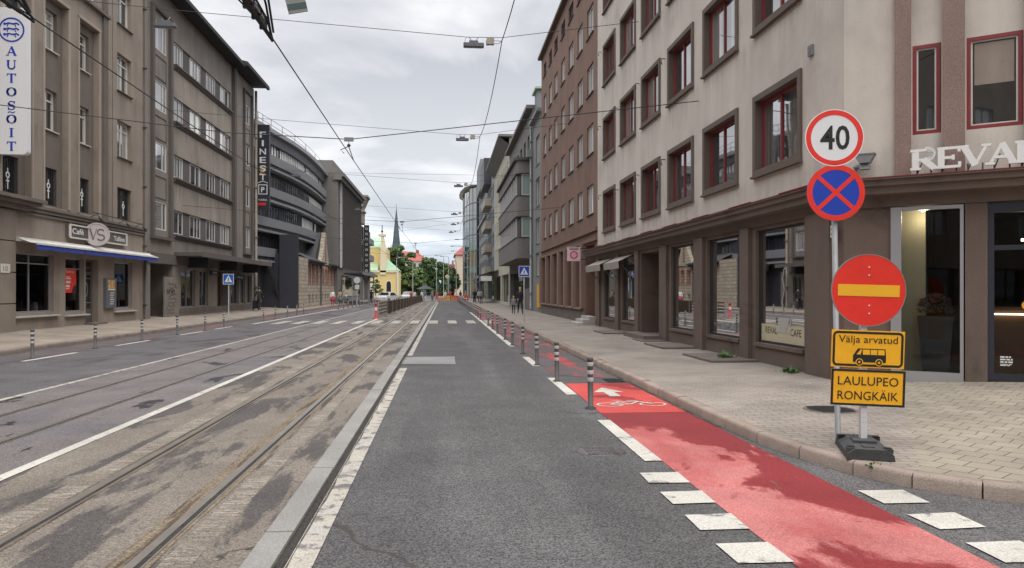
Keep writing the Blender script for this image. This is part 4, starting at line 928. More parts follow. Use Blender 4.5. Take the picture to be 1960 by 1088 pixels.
for q in ((0, 1, 4), (1, 5, 4), (1, 2, 5), (2, 3, 5), (3, 4, 5), (3, 0, 4)): f.face([i + k for k in q])
f.build('roof', 'red_tile', t)

# the street goes on behind the viewpoint: its walls show in the shop glass
simple_building('corner_building', 'plain grey building on the other corner of the side street, behind the viewpoint', FR, -40, -7, 17, 14, 'plaster_light', [(-38 + 3.4 * k, -36 + 3.4 * k) for k in range(9)], [(4.3, 6.1), (7.5, 9.3), (10.7, 12.5)], (7, -20, 0), shop=([(-37 + 5 * k, -33.5 + 5 * k) for k in range(6)], 'glass_dark', .5, 3.2))
simple_building('taupe_building', 'taupe building along the left pavement behind the viewpoint', FL, -40, 21.95, 18.5, 14, 'plaster_taupe', [(-38 + 4 * k, -36.4 + 4 * k) for k in range(15)], [(5.1, 6.6), (8.1, 9.7), (11.2, 12.8)], (-15.2, -10, 0), shop=([(-37 + 6 * k, -33 + 6 * k) for k in range(9)], 'glass_dark', .8, 3.1), z0=.1)

# ================================================================ left: taupe cafe building
B1 = thing('cafe_building', 'taupe plaster building with recessed window bays and a cafe at street level', 'building', (-15.2, 33, 0))
BAY = [(27.25, 29.1), (30.02, 31.82), (32.75, 34.52)]
RZ = [(8.05, 9.62), (11.2, 12.75)]
RG = (5.08, 6.55)
mb = MB(FL)
bay_holes = [(a, b, 5.0, 13.15, .22) for a, b in BAY]
c3 = [(36.42, 38.0, c, d) for c, d in ((5.08, 6.6), (8.05, 9.75), (11.15, 12.9), (14.3, 16.0))]
up = [(a + .1, b - .1, 14.3, 16.1) for a, b in BAY]
wall(mb, 22, 39.7, 4.75, 18.5, bay_holes + c3 + up, .26)
cafe = [(27.95, 30.72, .92, 3.12, .22), (31.62, 33.2, .86, 3.08, .22), (33.32, 34.5, .3, 3.08, .34), (36.1, 38.12, .90, 3.08, .22)]
wall(mb, 27.9, 39.7, .15, 4.75, cafe, .22, m=0)
for a, b in BAY:
    wall(mb, a, b, 5.0, 13.15, [(a + .18, b - .42, c, d) for c, d in RZ] + [(a + .18, b - .42, *RG)], .22, -.22, 1)
shell(mb, 22, 39.7, .15, 18.5, 14, 0)
# mouldings along the right edge of every bay, and the dark fluted strip
for a, b in BAY: mb.box(a - .1, a, .0, .04, 5.0, 13.2, 2); mb.box(b, b + .12, .0, .05, 5.0, 13.2, 2); mb.box(a - .1, b + .12, .0, .06, 13.16, 13.3, 2)
for k in range(3): mb.box(34.86 + .15 * k, 34.97 + .15 * k, .0, .10, 4.9, 18.5, 1)
mb.box(35.9, 35.92, .0, .02, 4.9, 18.5, 1); mb.box(22, 35.4, .0, .18, 14.0, 14.12, 1)
mb.box(27.9, 39.6, .0, .10, 4.66, 4.80, 1); mb.box(27.9, 39.6, .0, .16, 4.80, 4.90, 1); mb.box(27.9, 39.6, .0, .07, 4.52, 4.60, 1)
mb.build('wall', ['plaster_taupe', 'plaster_taupe_dark', 'plaster_taupe_pale'], B1)
for a, b in BAY:
    for c, d in RZ: window(B1, FL, a + .18, b - .42, c, d, -.42, 'cream_frame', 'glass_curtain', fw=.08, mull=(.5,), trans=(.74,), sill=(-.14, 'cream_frame'))
    w = window(B1, FL, a + .18, b - .42, *RG, -.42, 'dark_metal', 'glass_dark', fw=.07, mull=(.5,))
    g = MB(FL)
    for k in range(9): s = a + .22 + (b - a - .68) * k / 8; g.tube([(s, -.26, RG[0]), (s, -.26, RG[1])], .011, 4)
    g.tube([(a + .18, -.262, RG[0] + .3), (b - .42, -.262, RG[0] + .3)], .012, 4); g.build('grille', 'iron', w)
    g = MB(FL); s = (a + b) / 2 - .12
    g.ring(s, 5.85, .07, .12, -.25, -.235, 14); g.box(s - .025, s + .025, -.251, -.236, 5.35, 5.74); g.box(s - .025, s + .025, -.251, -.236, 5.96, 6.1); g.box(s - .09, s + .09, -.2525, -.237, 5.62, 5.67); g.build('grille_emblem', 'letter_white', w)
    window(B1, FL, a + .1, b - .1, 14.3, 16.1, -.24, 'cream_frame', 'glass_curtain', mull=(.5,), trans=(.74,))
for n_, (a, b, c, d) in enumerate(c3):
    w = window(B1, FL, a, b, c, d, -.25, 'cream_frame' if n_ else 'dark_metal', 'glass_curtain' if n_ else 'glass_dark', fw=.08, mull=(.5,), trans=(.76,), sill=(.1, 'plaster_taupe_dark') if n_ else None)
    if not n_:
        g = MB(FL)
        for k in range(9): s = a + .06 + (b - a - .12) * k / 8; g.tube([(s, -.08, c), (s, -.08, d)], .011, 4)
        g.build('grille', 'iron', w)
        g = MB(FL); s = (a + b) / 2; g.ring(s, 5.75, .07, .12, -.07, -.055, 14); g.box(s - .025, s + .025, -.071, -.056, 5.3, 5.64); g.box(s - .025, s + .025, -.071, -.056, 5.86, 6.0); g.build('grille_emblem', 'letter_white', w)
# cafe front
for (a, b, c, d, e_), kw in zip(cafe, (dict(mull=(.46,), trans=(.83,)), dict(mull=(), trans=(.8,)), None, dict(mull=(), trans=()))):
    if kw is None: continue
    w = window(B1, FL, a, b, c, d, -.2, 'alu', 'shop_glass', fw=.06, name='shop_window', **kw)
    r_ = MB(FL); room(r_, a - .2, b + .2, c - .05, 3.3, -.24, 3.5); r_.build('room', ['interior', 'interior_floor'], w)
    f = MB(FL); f.box(a - .08, b + .28, -.14, .14, c - .17, c - .10, dz=-.02); f.build('sill', 'sill_stone', w)
    f = MB(FL); f.lathe((a + .7, -1.2), [(.04, .5), (.04, 1.28), (.42, 1.29), (.42, 1.33)], 14); f.build('cafe_table', 'interior_floor', w)
f = MB(FL); a, b = 33.32, 34.5
f.box(a, a + .12, -.34, -.26, .3, 3.08); f.box(b - .12, b, -.34, -.26, .3, 3.08); f.box(a + .12, b - .12, -.34, -.26, 2.42, 2.56); f.box(a + .12, b - .12, -.34, -.26, 2.98, 3.08); f.box(a + .12, b - .12, -.34, -.27, .3, .95); f.box(a + .56, a + .62, -.335, -.265, .95, 2.42)
dr = f.build('door', 'plaster_grey_dark', B1)
g = MB(FL); g.quad([(a + .12, -.31, .95), (b - .12, -.31, .95), (b - .12, -.31, 2.98), (a + .12, -.31, 2.98)]); g.build('pane', 'glass_dark', dr)
g = MB(FL); g.ring(a + .59, 1.78, .12, .16, -.262, -.25, 20, ky=2.0)
for z in (1.2, 2.25): g.box(a + .16, b - .16, -.262, -.251, z, z + .03)
g.text('Kohvik', a + .59, 2.68, .15, -.255, width=.7, ext=0); g.build('ironwork', 'galv', dr)
g = MB(FL); g.tube([(a + .2, -.24, 1.2), (a + .2, -.24, 1.5)], .014); g.build('handle', 'galv', dr)
f = MB(FL); f.box(33.2, 34.6, -.1, .35, .15, .36); f.build('doorstep', 'plinth', B1)
# left of the cafe: rusticated pier and ledge
f = MB(FL); z = .2
for k in range(4): f.box(22, 27.88, -.3, .13, z, z + 1.06); f.box(22, 27.86, -.3, .09, z + 1.06, z + 1.10, 1); z += 1.10
f.build('stone_pier', ['stone_pier', 'plaster_taupe_dark'], B1)
f = MB(FL); f.box(22, 29.05, -.2, .62, 4.92, 5.04); f.box(22, 28.9, -.2, .5, 4.80, 4.92); f.box(22, 28.6, -.2, .30, 4.62, 4.80); f.build('ledge', 'plaster_taupe_dark', B1)
t = thing('number_plate', 'small cream house number plate 10 on the rusticated stone pier', 'number plate', FL.P(27.2, .15, 2.5))
f = MB(FL); f.box(26.95, 27.5, .132, .15, 2.35, 2.66); f.build('plate', 'cream_frame', t); f = MB(FL); f.text('10', 27.22, 2.42, .17, .153, width=.25); f.build('lettering', 'plaster_taupe_dark', t)
t = thing('downpipe', 'old downpipe with peeling plaster between the cafe building and the grey building', 'pipe', FL.P(39.45, .1, .2))
f = MB(FL); f.tube([(39.45, .1, .3), (39.45, .1, 18)], .06, 8); f.build('pipe', 'plaster_grey_dark', t)
f = MB(FL); f.tube([(39.62, .05, .3), (39.62, .05, 3.1)], .05, 8); f.build('cable_duct', 'galv', t)
for z in (1, 4, 7, 10, 13, 16):
    f = MB(FL); f.box(39.36, 39.54, .0, .17, z, z + .05); f.build('clip', 'plaster_grey_dark', t)
# awning
t = thing('awning', 'long retracted cafe awning with a white top rail and scalloped blue valance', 'awning', FL.P(33.8, .2, 3.4))
f = MB(FL); f.prism([(27.92, 3.50), (39.68, 3.50), (39.68, 3.64), (27.92, 3.64)], .0, .26); f.quad([(27.9, .05, 3.655), (39.7, .05, 3.655), (39.7, .62, 3.45), (27.9, .62, 3.45)]); f.build('casing', 'awning_white', t)
for a, b in ((28.3, 31.9), (31.98, 35.7), (35.78, 39.7)):
    f = MB(FL); f.box(a, b, .58, .64, 3.40, 3.47); f.build('front_rail', 'awning_white', t)
    f = MB(FL); n = int((b - a) / .14); top, bot = [], []
    for k in range(n * 4 + 1): s = a + (b - a) * k / (n * 4); top.append((s, .61, 3.41)); bot.append((s, .625, 3.20 + .045 * abs(math.cos(math.pi * k / 4)) + .01 * math.sin(s * 5)))
    f.strip(top, bot); f.build('valance', 'awning_blue', t)
for s in (28.6, 33.9, 39.2):
    f = MB(FL); f.tube([(s, .05, 3.36), (s - .5, .3, 3.38), (s, .58, 3.40)], .018, 5); f.build('arm', 'galv', t)
# cafe sign: dark board with bulb border and round disc
t = thing('cafe_sign', 'dark board with white lettering and a pale round disc above the blue awning', 'sign', FL.P(34.3, .1, 4.1))
f = MB(FL); f.box(31.6, 37.07, .0, .16, 3.88, 4.42); f.build('board', 'plaster_grey_dark', t)
f = MB(FL)
for a, b, c, d in ((31.6, 37.07, 4.38, 4.44), (31.6, 37.07, 3.86, 3.92), (31.56, 31.72, 3.92, 4.38), (36.95, 37.1, 3.92, 4.38)): f.box(a, b, .16, .19, c, d)
f.build('bulb_border', 'cream_frame', t)
f = MB(FL); f.text('Café', 32.30, 4.06, .23, .175, width=.95, bold=.012); f.text('Tallinn', 36.22, 4.03, .22, .175, width=1.15, bold=.012); f.build('lettering', 'letter_white', t)
FD = Fr((-14.80, 33.45), (.82, .57), (.57, -.82))
f = MB(FD); f.disc(0, 4.14, .50, -.06, .06, 40); f.build('disc', 'pink_grey' if 'pink_grey' in M else 'sign_box', t)
f = MB(FD); f.ring(0, 4.14, .44, .485, .06, .075, 40); f.build('disc_rim', 'sill_stone', t)
f = MB(FD); f.stroke([(-.27, 4.38), (-.15, 3.92)], .05, .06, .08); f.stroke([(-.15, 3.92), (-.02, 4.38)], .02, .06, .081); f.stroke(arc(.14, 4.25, .13, .12, 30, 260) + arc(.14, 4.02, .14, .12, 80, -150), .04, .06, .082); f.build('lettering', 'plinth', t)
f = MB(FL); f.tube([(33.5, .0, 4.5), (33.5, .4, 4.5)], .02, 5); f.tube([(33.5, .0, 3.8), (33.5, .4, 3.8)], .02, 5); f.build('bracket', 'dark_metal', t)
t = thing('sign_lamp', 'thin black spotlight bar above the cafe sign board', 'spotlight', FL.P(36, .3, 4.75))
f = MB(FL); f.tube([(33.0, .45, 5.05), (38.2, .45, 4.98)], .022, 5); f.build('bar', 'iron', t)
for s in (33.4, 36.2, 38.1):
    f = MB(FL); f.tube([(s, .1, 4.85), (s, .45, 5.02), (s + .2, .5, 4.78)], .018, 5); f.tube([(s + .1, .5, 4.82), (s + .4, .5, 4.70)], .05, 8); f.build('lamp_head', 'iron', t)
t = thing('poster', 'red poster with white and black text in the middle cafe window', 'poster', FL.P(32.3, -.1, 1.9))
f = MB(FL); f.box(31.85, 32.75, -.13, -.115, 1.65, 2.62); f.build('sheet', 'sign_red', t)
f = MB(FL)
f.text('Parimad', 31.9, 2.46, .12, -.112, width=.66, align='L', ext=0)
for n_, (z, q) in enumerate(((2.28, .36), (2.21, .42), (2.10, .40), (2.04, .36), (1.93, .3), (1.88, .34), (1.80, .28))): f.box(31.9, 31.9 + q, -.114, -.112, z, z + .035)
f.build('lettering', 'letter_white', t)
f = MB(FL); f.prism([(32.35, 1.66), (32.74, 1.66), (32.74, 1.98), (32.5, 1.9)], -.114, -.1125); f.build('dark_corner', 'black', t)
t = thing('menu_case', 'grey wall menu case with an orange top beside the cafe door', 'menu board', FL.P(35.5, .05, 1.6))
f = MB(FL); f.box(34.98, 36.02, .0, .13, .95, 2.3); f.build('case', 'panel_mid', t)
f = MB(FL); f.box(35.15, 35.86, .13, .137, 1.82, 2.22); f.build('picture', 'menu_picture', t)
f = MB(FL); f.box(35.15, 35.86, .13, .137, 1.76, 1.81)
for n_ in range(6): f.box(35.35 + .05 * (n_ % 2), 35.68 + .04 * (n_ % 3), .13, .137, 1.12 + .1 * n_, 1.15 + .1 * n_)
f.build('lettering', 'letter_white', t)
f = MB(FL); f.tube([(32.0, -.5, .95), (32.5, -.6, 1.0), (33.0, -.5, .97)], .10, 8); tag(f.build('cloth_bundle', 'cloth_grey'), 'crumpled pale cloth lying inside the middle cafe window', 'cloth')
f = MB(FL); f.lathe((30.1, -.4), [(.11, .95), (.12, 1.1), (.09, 1.28), (.05, 1.30)], 12); tag(f.build('jar', 'letter_white'), 'white jar on the sill inside the left cafe window', 'jar')
# tall vertical sign
t = thing('blade_sign', 'tall white blade sign with blue serif letters and a blue round crest', 'sign', (-14.65, 27, 6.4))
FV = Fr((-14.67, 27.0), (1, 0), (0, -1))
f = MB(FV); c = .12; z0, z1, w_ = 6.38, 11.38, .5
poly = arc(-w_ + c, z0 + c, c, c, 180, 270, 5) + arc(w_ - c, z0 + c, c, c, 270, 360, 5) + arc(w_ - c, z1 - c, c, c, 0, 90, 5) + arc(-w_ + c, z1 - c, c, c, 90, 180, 5)
f.prism(poly, -.12, .12); f.build('light_box', 'sign_white', t)
f = MB(FV); f.box(-.56, -.5, -.05, .05, 10.6, 10.7); f.box(-.56, -.5, -.05, .05, 7, 7.1); f.build('bracket', 'galv', t)
f = MB(FV)
for n_, ch in enumerate('AUTOSOIT'): serif_text(f, ch, .0, 9.74 - .463 * n_, .33, .31, .12, .128, T=.22, t=.09, sf=.06)
f.stroke([(-.11, 7.80), (-.05, 7.83), (.04, 7.79), (.11, 7.83)], .03, .12, .128); f.build('lettering', 'letter_blue', t)
f = MB(FV); f.ring(0, 10.62, .37, .42, .12, .13, 40)
for y in (10.80, 10.62, 10.44):
    f.stroke([(-.22, y), (-.1, y + .05), (.06, y + .02), (.16, y + .05), (.24, y)], .05, .12, .129); f.stroke([(-.1, y + .03), (-.14, y - .07)], .03, .12, .1295); f.stroke([(.1, y + .03), (.14, y - .07)], .03, .12, .1297); f.disc(-.22, y + .02, .045, .12, .1298, 10)
f.build('crest', 'letter_blue', t)

# ================================================================ left: grey building with ribbon windows
B2 = thing('grey_building', 'dark grey plaster building with white ribbon windows and wide dark eaves', 'building', (-15.2, 50, 0))
RB = [(4.95, 6.3), (8.15, 9.45), (11.35, 12.7), (14.55, 15.85)]
mb = MB(FL)
c0 = (40.88, 42.66); c5 = (58.75, 60.35)
rib = [(43.92, 45.45), (46.65, 48.62), (49.75, 51.66), (52.8, 54.84)]
gf = [(44.9, 47.4, .75, 3.0, .2), (48.2, 49.9, .75, 3.0, .2), (51.9, 54.6, .3, 3.1, .7), (55.1, 57.2, .75, 2.95, .2), (57.6, 59.0, .75, 2.95, .2), (59.4, 60.9, .75, 2.95, .2)]
alc = (40.35, 43.6, .15, 3.2, 1.6)
wall(mb, 39.72, 61.6, .15, 17.9, [(*c0, a + .05, b + .22, .10) for a, b in RB] + [(*c5, a + .1, b + .3, .12) for a, b in RB] + [(43.75, 55.0, a, b, .09) for a, b in RB] + gf + [alc], .2)
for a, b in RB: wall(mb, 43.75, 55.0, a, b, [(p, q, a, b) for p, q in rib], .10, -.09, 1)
shell(mb, 39.72, 61.6, .15, 17.9, 14)
# projecting surrounds of the end bays
for a, b in ((40.35, 40.62), (42.92, 43.22)): mb.box(a, b, .0, .16, 4.6, 16.6, 1)
for a, b in ((58.3, 58.5), (60.6, 60.85)): mb.box(a, b, .0, .16, 4.6, 17.0, 1)
mb.box(40.3, 43.3, .0, .22, 4.48, 4.62, 1); mb.box(58.25, 60.9, .0, .22, 4.5, 4.62, 1); mb.box(40.35, 43.22, .0, .17, 16.6, 16.75, 1); mb.box(58.3, 60.85, .0, .17, 17.0, 17.15, 1)
mb.box(55.3, 55.75, .0, .25, 3.9, 17.8, 1); mb.box(55.75, 56.6, .0, .12, 3.9, 17.8, 0)
for (a, b) in RB[:-1]:                                  # sunk-panel lines between the windows of the end bays
    for p, q in ((c0[0] + .1, c0[1] - .1), (c5[0] + .1, c5[1] - .1)):
        d = a + 3.2
        for z in (b + .38, d - .32): mb.box(p, q, .0, .03, z, z + .04, 1)
        mb.box(q - .05, q - .01, .0, .032, b + .42, d - .32, 1)
for (a, b) in RB:
    mb.box(43.7, 55.1, .0, .20, a - .11, a - .02, 1); mb.box(43.7, 55.1, .0, .12, a - .22, a - .11, 1); mb.box(43.7, 55.1, .0, .06, a - .30, a - .22, 1)
mb.box(39.8, 61.6, .0, .08, 3.2, 3.75, 1)
mb.build('wall', ['plaster_grey', 'plaster_grey_dark'], B2)
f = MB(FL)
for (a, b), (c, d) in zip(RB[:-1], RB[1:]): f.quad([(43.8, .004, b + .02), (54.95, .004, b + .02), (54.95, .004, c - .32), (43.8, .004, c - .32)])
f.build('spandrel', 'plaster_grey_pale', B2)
for a, b in RB:
    window(B2, FL, c0[0], c0[1], a + .05, b + .22, -.08, 'white_paint', 'glass_bright', fw=.07, mull=(.68,), trans=())
    window(B2, FL, *c5, a + .1, b + .3, -.10, 'white_paint', 'glass_curtain', fw=.09, mull=(.5,))
    for p, q in rib: window(B2, FL, p, q, a, b, -.15, 'white_paint', rnd.choice(('glass_bright', 'glass_bright', 'glass_curtain', 'glass_dark')), fw=.085, mull=(.42, .7) if rnd.random() < .5 else (.55,))
for (a, b, c, d, e_) in gf:
    if b - a > 2.6: continue
    window(B2, FL, a, b, c, d, -.18, 'galv', 'glass_shop' if 'glass_shop' in M else 'glass_dark', fw=.07, mull=(.5,), name='shop_window')
f = MB(FL); f.box(51.9, 54.6, -.7, -.6, .3, 3.1); f.build('door', 'door_brown', B2)
f = MB(FL); f.box(44, 61.4, .0, .05, .2, .7); f.box(43.7, 61.5, .0, .22, .15, .36); f.build('plinth', 'plinth', B2)
f = MB(FL); f.quad([(40.36, -1.58, .2), (43.6, -1.58, .2), (43.6, -1.58, 3.2), (40.36, -1.58, 3.2)]); f.build('alcove_wall', 'plaster_grey_dark', B2)
f = MB(FL); f.box(42.2, 44.4, -.02, .06, .2, 2.5); g_ = f.build('graffiti_wall', 'plaster_grey', B2)
f = MB(FL)
for k in range(9):
    s0, z0 = 42.4 + rnd.uniform(0, .5), .5 + .2 * k
    f.stroke([(s0 + q * .17, z0 + rnd.uniform(-.1, .1)) for q in range(8)], .03, .061, .065 + .0003 * k)
f.text('SOFI', 43.1, 1.55, .28, .0685, width=1.2); f.build('scribble', 'black', g_)
f = MB(FL); f.prism([(43.8, 3.72), (61.0, 3.72), (61.0, 3.92), (43.8, 3.92)], .0, 1.5); f.box(43.8, 61, 1.5, 1.56, 3.66, 3.96); f.build('canopy', 'plaster_grey_dark', B2)
for s in (46, 52.2, 58): f = MB(FL); f.prism([(s, 3.1), (s + .12, 3.1), (s + .12, 3.71), (s, 3.71)], .0, 1.2); f.build('canopy_bracket', 'iron', B2)
f = MB(FL); f.box(39.6, 55.2, -.3, .95, 17.92, 18.06); f.box(39.6, 55.2, .8, .98, 17.8, 17.92); f.box(55.2, 61.9, -.3, 1.15, 18.07, 18.22); f.box(55.2, 61.9, .98, 1.18, 17.93, 18.07)
f.quad([(39.6, .9, 18.07), (55.2, .9, 18.07), (55.2, -5, 19.3), (39.6, -5, 19.3)]); f.quad([(55.2, 1.1, 18.23), (61.9, 1.1, 18.23), (61.9, -5, 19.5), (55.2, -5, 19.5)]); f.build('eaves', 'roof_dark', B2)
for k, (s, w_) in enumerate(((56.2, 3.2), (50.0, 1.5))):
    t = thing('shop_sign', ['dark fascia sign with pale letters beside the blue crossing sign on the left', 'small dark hanging shop sign under the grey building canopy'][k], 'sign', FL.P(s, .3, 2.9))
    f = MB(FL); f.box(s - w_ / 2, s + w_ / 2, .1, .22, 2.55, 2.95) if not k else f.box(s - w_ / 2, s + w_ / 2, .3, .4, 2.75, 3.05); f.build('panel', 'black', t)
    f = MB(FL); f.text('Alfred', s + (.5 if not k else 0), 2.66 if not k else 2.85, .16 if not k else .12, .224 if not k else .404, width=w_ * .45, ext=0); f.build('lettering', 'sign_white', t)
t = thing('drainpipe', 'pale beige drainpipe at the far corner of the grey ribbon window building', 'pipe', FL.P(61.5, .2, .3))
f = MB(FL); f.tube([(61.75, .12, .3), (61.75, .12, 17.8)], .11, 8); f.build('pipe', 'stone_pier', t)
for z in (2, 6, 10, 14):
    f = MB(FL); f.box(61.6, 61.9, .0, .25, z, z + .08); f.build('clip', 'stone_pier', t)

# ================================================================ left: dark hotel with swept bands of windows
B3 = thing('banded_building', 'dark modern building with swept grey bands and long ribbons of fins', 'building', (-15.5, 75, 0))
def smooth(P, n=3):
    for _ in range(n):
        Q = [P[0]]
        for a, b in zip(P[:-1], P[1:]): Q += [(lerp(a[0], b[0], .25), lerp(a[1], b[1], .25)), (lerp(a[0], b[0], .75), lerp(a[1], b[1], .75))]
        P = Q + [P[-1]]
    return P
PATH = [(-15.5, 61.75)] + smooth([(-15.3, 63), (-13.5, 76.5), (-14.6, 103)], 3)
def path_cut(P, y1): return [p for p in P if p[1] <= y1]
def band(P, z0, z1, e, D=6, lean=0.):
    """solid band following the plan line, e metres out from it, optionally leaning outward to the bottom"""
    f = MB(); n = len(P)
    nr = []
    for k in range(n):
        a, b = P[max(k - 1, 0)], P[min(k + 1, n - 1)]; d = math.dist(a, b); nr.append(((b[1] - a[1]) / d, -(b[0] - a[0]) / d))
    out = [(p[0] + q[0] * e, p[1] + q[1] * e) for p, q in zip(P, nr)]; lo = [(p[0] + q[0] * (e - lean), p[1] + q[1] * (e - lean)) for p, q in zip(P, nr)]; inn = [(p[0] - D, p[1]) for p in P]
    f.strip([(x, y, z0) for x, y in lo], [(x, y, z1) for x, y in out]); f.strip([(x, y, z1) for x, y in out], [(x, y, z1) for x, y in inn]); f.strip([(x, y, z0) for x, y in lo], [(x, y, z0) for x, y in inn])
    for k in (0, -1): f.quad([(*lo[k], z0), (*out[k], z1), (*inn[k], z1), (*inn[k], z0)])
    return f
FL_Z = [(13.35, 14.45, 103), (10.55, 11.7, 103), (7.9, 9.1, 103), (5.35, 6.4, 103)]
band(PATH, 4.4, 15.3, -.55, 12).build('core', 'panel_dark', B3)
band(PATH, 15.2, 15.55, .45, 12).build('roof_edge', 'panel_grey', B3); band(PATH, 14.45, 15.19, .1, 5, .1).build('fascia', 'panel_mid', B3)
for n_, (z0, z1, y1) in enumerate(FL_Z):
    P = PATH if n_ < 3 else path_cut(PATH, 76)
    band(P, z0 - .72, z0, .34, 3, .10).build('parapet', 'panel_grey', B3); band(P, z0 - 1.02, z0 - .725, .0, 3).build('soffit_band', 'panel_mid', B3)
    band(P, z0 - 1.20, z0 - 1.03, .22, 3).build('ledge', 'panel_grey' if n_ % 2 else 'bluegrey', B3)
    w = band(P, z0 + .005, z1 - .005, -.30, 3).build('window_ribbon', 'glass_ribbon', B3)
    f = MB()
    for a, b in zip(P[:-1], P[1:]):
        d = math.dist(a, b); n = max(1, round(d / .62)); ux, uy = (b[0] - a[0]) / d, (b[1] - a[1]) / d
        for k in range(n):
            x, y = lerp(a[0], b[0], k / n), lerp(a[1], b[1], k / n); px, py = uy, -ux
            f.prism_xy([(x + ux * q + px * r, y + uy * q + py * r) for q, r in ((-.06, -.29), (.06, -.29), (.06, -.262), (-.06, -.262))], z0 + .01, z1 - .01)
    f.build('fin_screen', 'panel_dark', w)
    f = MB(); lit = {0: (62, 94), 1: (80, 91), 2: (76, 84), 3: (90, 91)}[n_]
    for a, b in zip(P[:-1], P[1:]):
        d = math.dist(a, b); n = max(1, round(d / .62)); ux, uy = (b[0] - a[0]) / d, (b[1] - a[1]) / d
        for k in range(n):
            x, y = lerp(a[0], b[0], (k + .3) / n), lerp(a[1], b[1], (k + .3) / n)
            if lit[0] < y < lit[1] and rnd.random() < .93: f.prism_xy([(x + ux * q + uy * r, y + uy * q - ux * r) for q, r in ((0, -.288), (.34, -.288), (.34, -.264), (0, -.264))], z0 + .03, z1 - .03)
    if f.v: f.build('blind', 'letter_white', w)  # bright reflections in the ribbon glass, put in as white strips
f = MB()
P = PATH
for a in P[::2]: f.tube([(a[0], a[1], 15.55), (a[0], a[1], 16.5)], .03, 4)
for z in (16.05, 16.5): f.tube([(x, y, z) for x, y in P], .025, 4)
f.build('railing', 'galv', B3)
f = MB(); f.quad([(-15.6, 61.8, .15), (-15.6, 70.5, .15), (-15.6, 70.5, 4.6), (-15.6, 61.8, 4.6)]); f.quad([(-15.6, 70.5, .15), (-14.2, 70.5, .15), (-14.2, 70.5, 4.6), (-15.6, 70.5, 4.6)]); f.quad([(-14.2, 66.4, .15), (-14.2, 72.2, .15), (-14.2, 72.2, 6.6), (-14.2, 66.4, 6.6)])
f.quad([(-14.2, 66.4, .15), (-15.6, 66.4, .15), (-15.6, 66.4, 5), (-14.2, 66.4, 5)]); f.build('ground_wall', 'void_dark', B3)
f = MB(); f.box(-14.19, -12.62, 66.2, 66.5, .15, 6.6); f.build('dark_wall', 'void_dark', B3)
f = MB(); f.tube([(-15.0, 65.0, 4.5), (-14.05, 66.9, .2)], .17, 6); f.build('slanted_column', 'panel_mid', B3)
f = MB()
for y in (62.2, 62.9, 63.5): f.box(-15.58, -15.5, y, y + .3, .3, 3.4)
f.build('glazing', 'glass_bright', B3)
f = MB(Fr((-14.2, 0), (0, 1), (1, 0)))
for k in range(26): s = 67.2 + rnd.choice((0, .45, .9, 1.3)); z = .9 + .11 * k; f.box(s, s + rnd.uniform(.12, .35), .01, .02, z, z + .07)
f.build('lettering', 'sign_white', B3)
t = thing('shop_sign', 'tall dark vertical blade sign with white letters, gold emblem and parking symbol', 'sign', (-14.6, 62.4, 8.4))
FV3 = Fr((-14.62, 62.3), (1, 0), (0, -1))
f = MB(FV3); f.box(-.5, .5, -.2, .2, 8.35, 15.2); f.build('panel', 'navy', t)
f = MB(FV3)
for n_, ch in enumerate('FINEST'): f.text(ch, 0, 14.14 - .685 * n_, .50, .215, width=.16 if ch == 'I' else .50, ext=.01, bold=.014)
f.text('P', .0, 9.72, .42, .215, bold=.02)
for a, b, c, d in ((-.36, .36, 10.28, 10.34), (-.36, .36, 9.54, 9.60), (-.36, -.30, 9.6, 10.28), (.30, .36, 9.6, 10.28)): f.box(a, b, .2, .212, c, d)
f.stroke([(-.40, 10.46), (0, 10.62), (.40, 10.46)], .05, .2, .212); f.text('VABA', 0, 9.02, .16, .214, width=.72); f.build('lettering', 'sign_white', t)
f = MB(FV3)
for pl in ([(-.30, 11.75), (.30, 11.75)], [(-.30, 11.12), (.30, 11.12)], [(-.22, 11.72), (.16, 11.16)], [(.22, 11.72), (-.16, 11.16)], [(-.06, 11.72), (.06, 11.4), (.24, 11.72)], [(-.25, 11.2), (-.06, 11.5)]): f.stroke(pl, .055, .2, .212 + .0007 * abs(pl[0][0]))
f.build('emblem', 'gold', t)
f = MB(FV3); f.box(-.38, .25, .2, .212, 8.66, 8.86); f.build('red_label', 'sign_red', t)
f = MB(FV3); f.box(-.9, -.5, -.05, .05, 14.5, 14.6); f.box(-.9, -.5, -.05, .05, 9, 9.1); f.build('bracket', 'dark_metal', t)

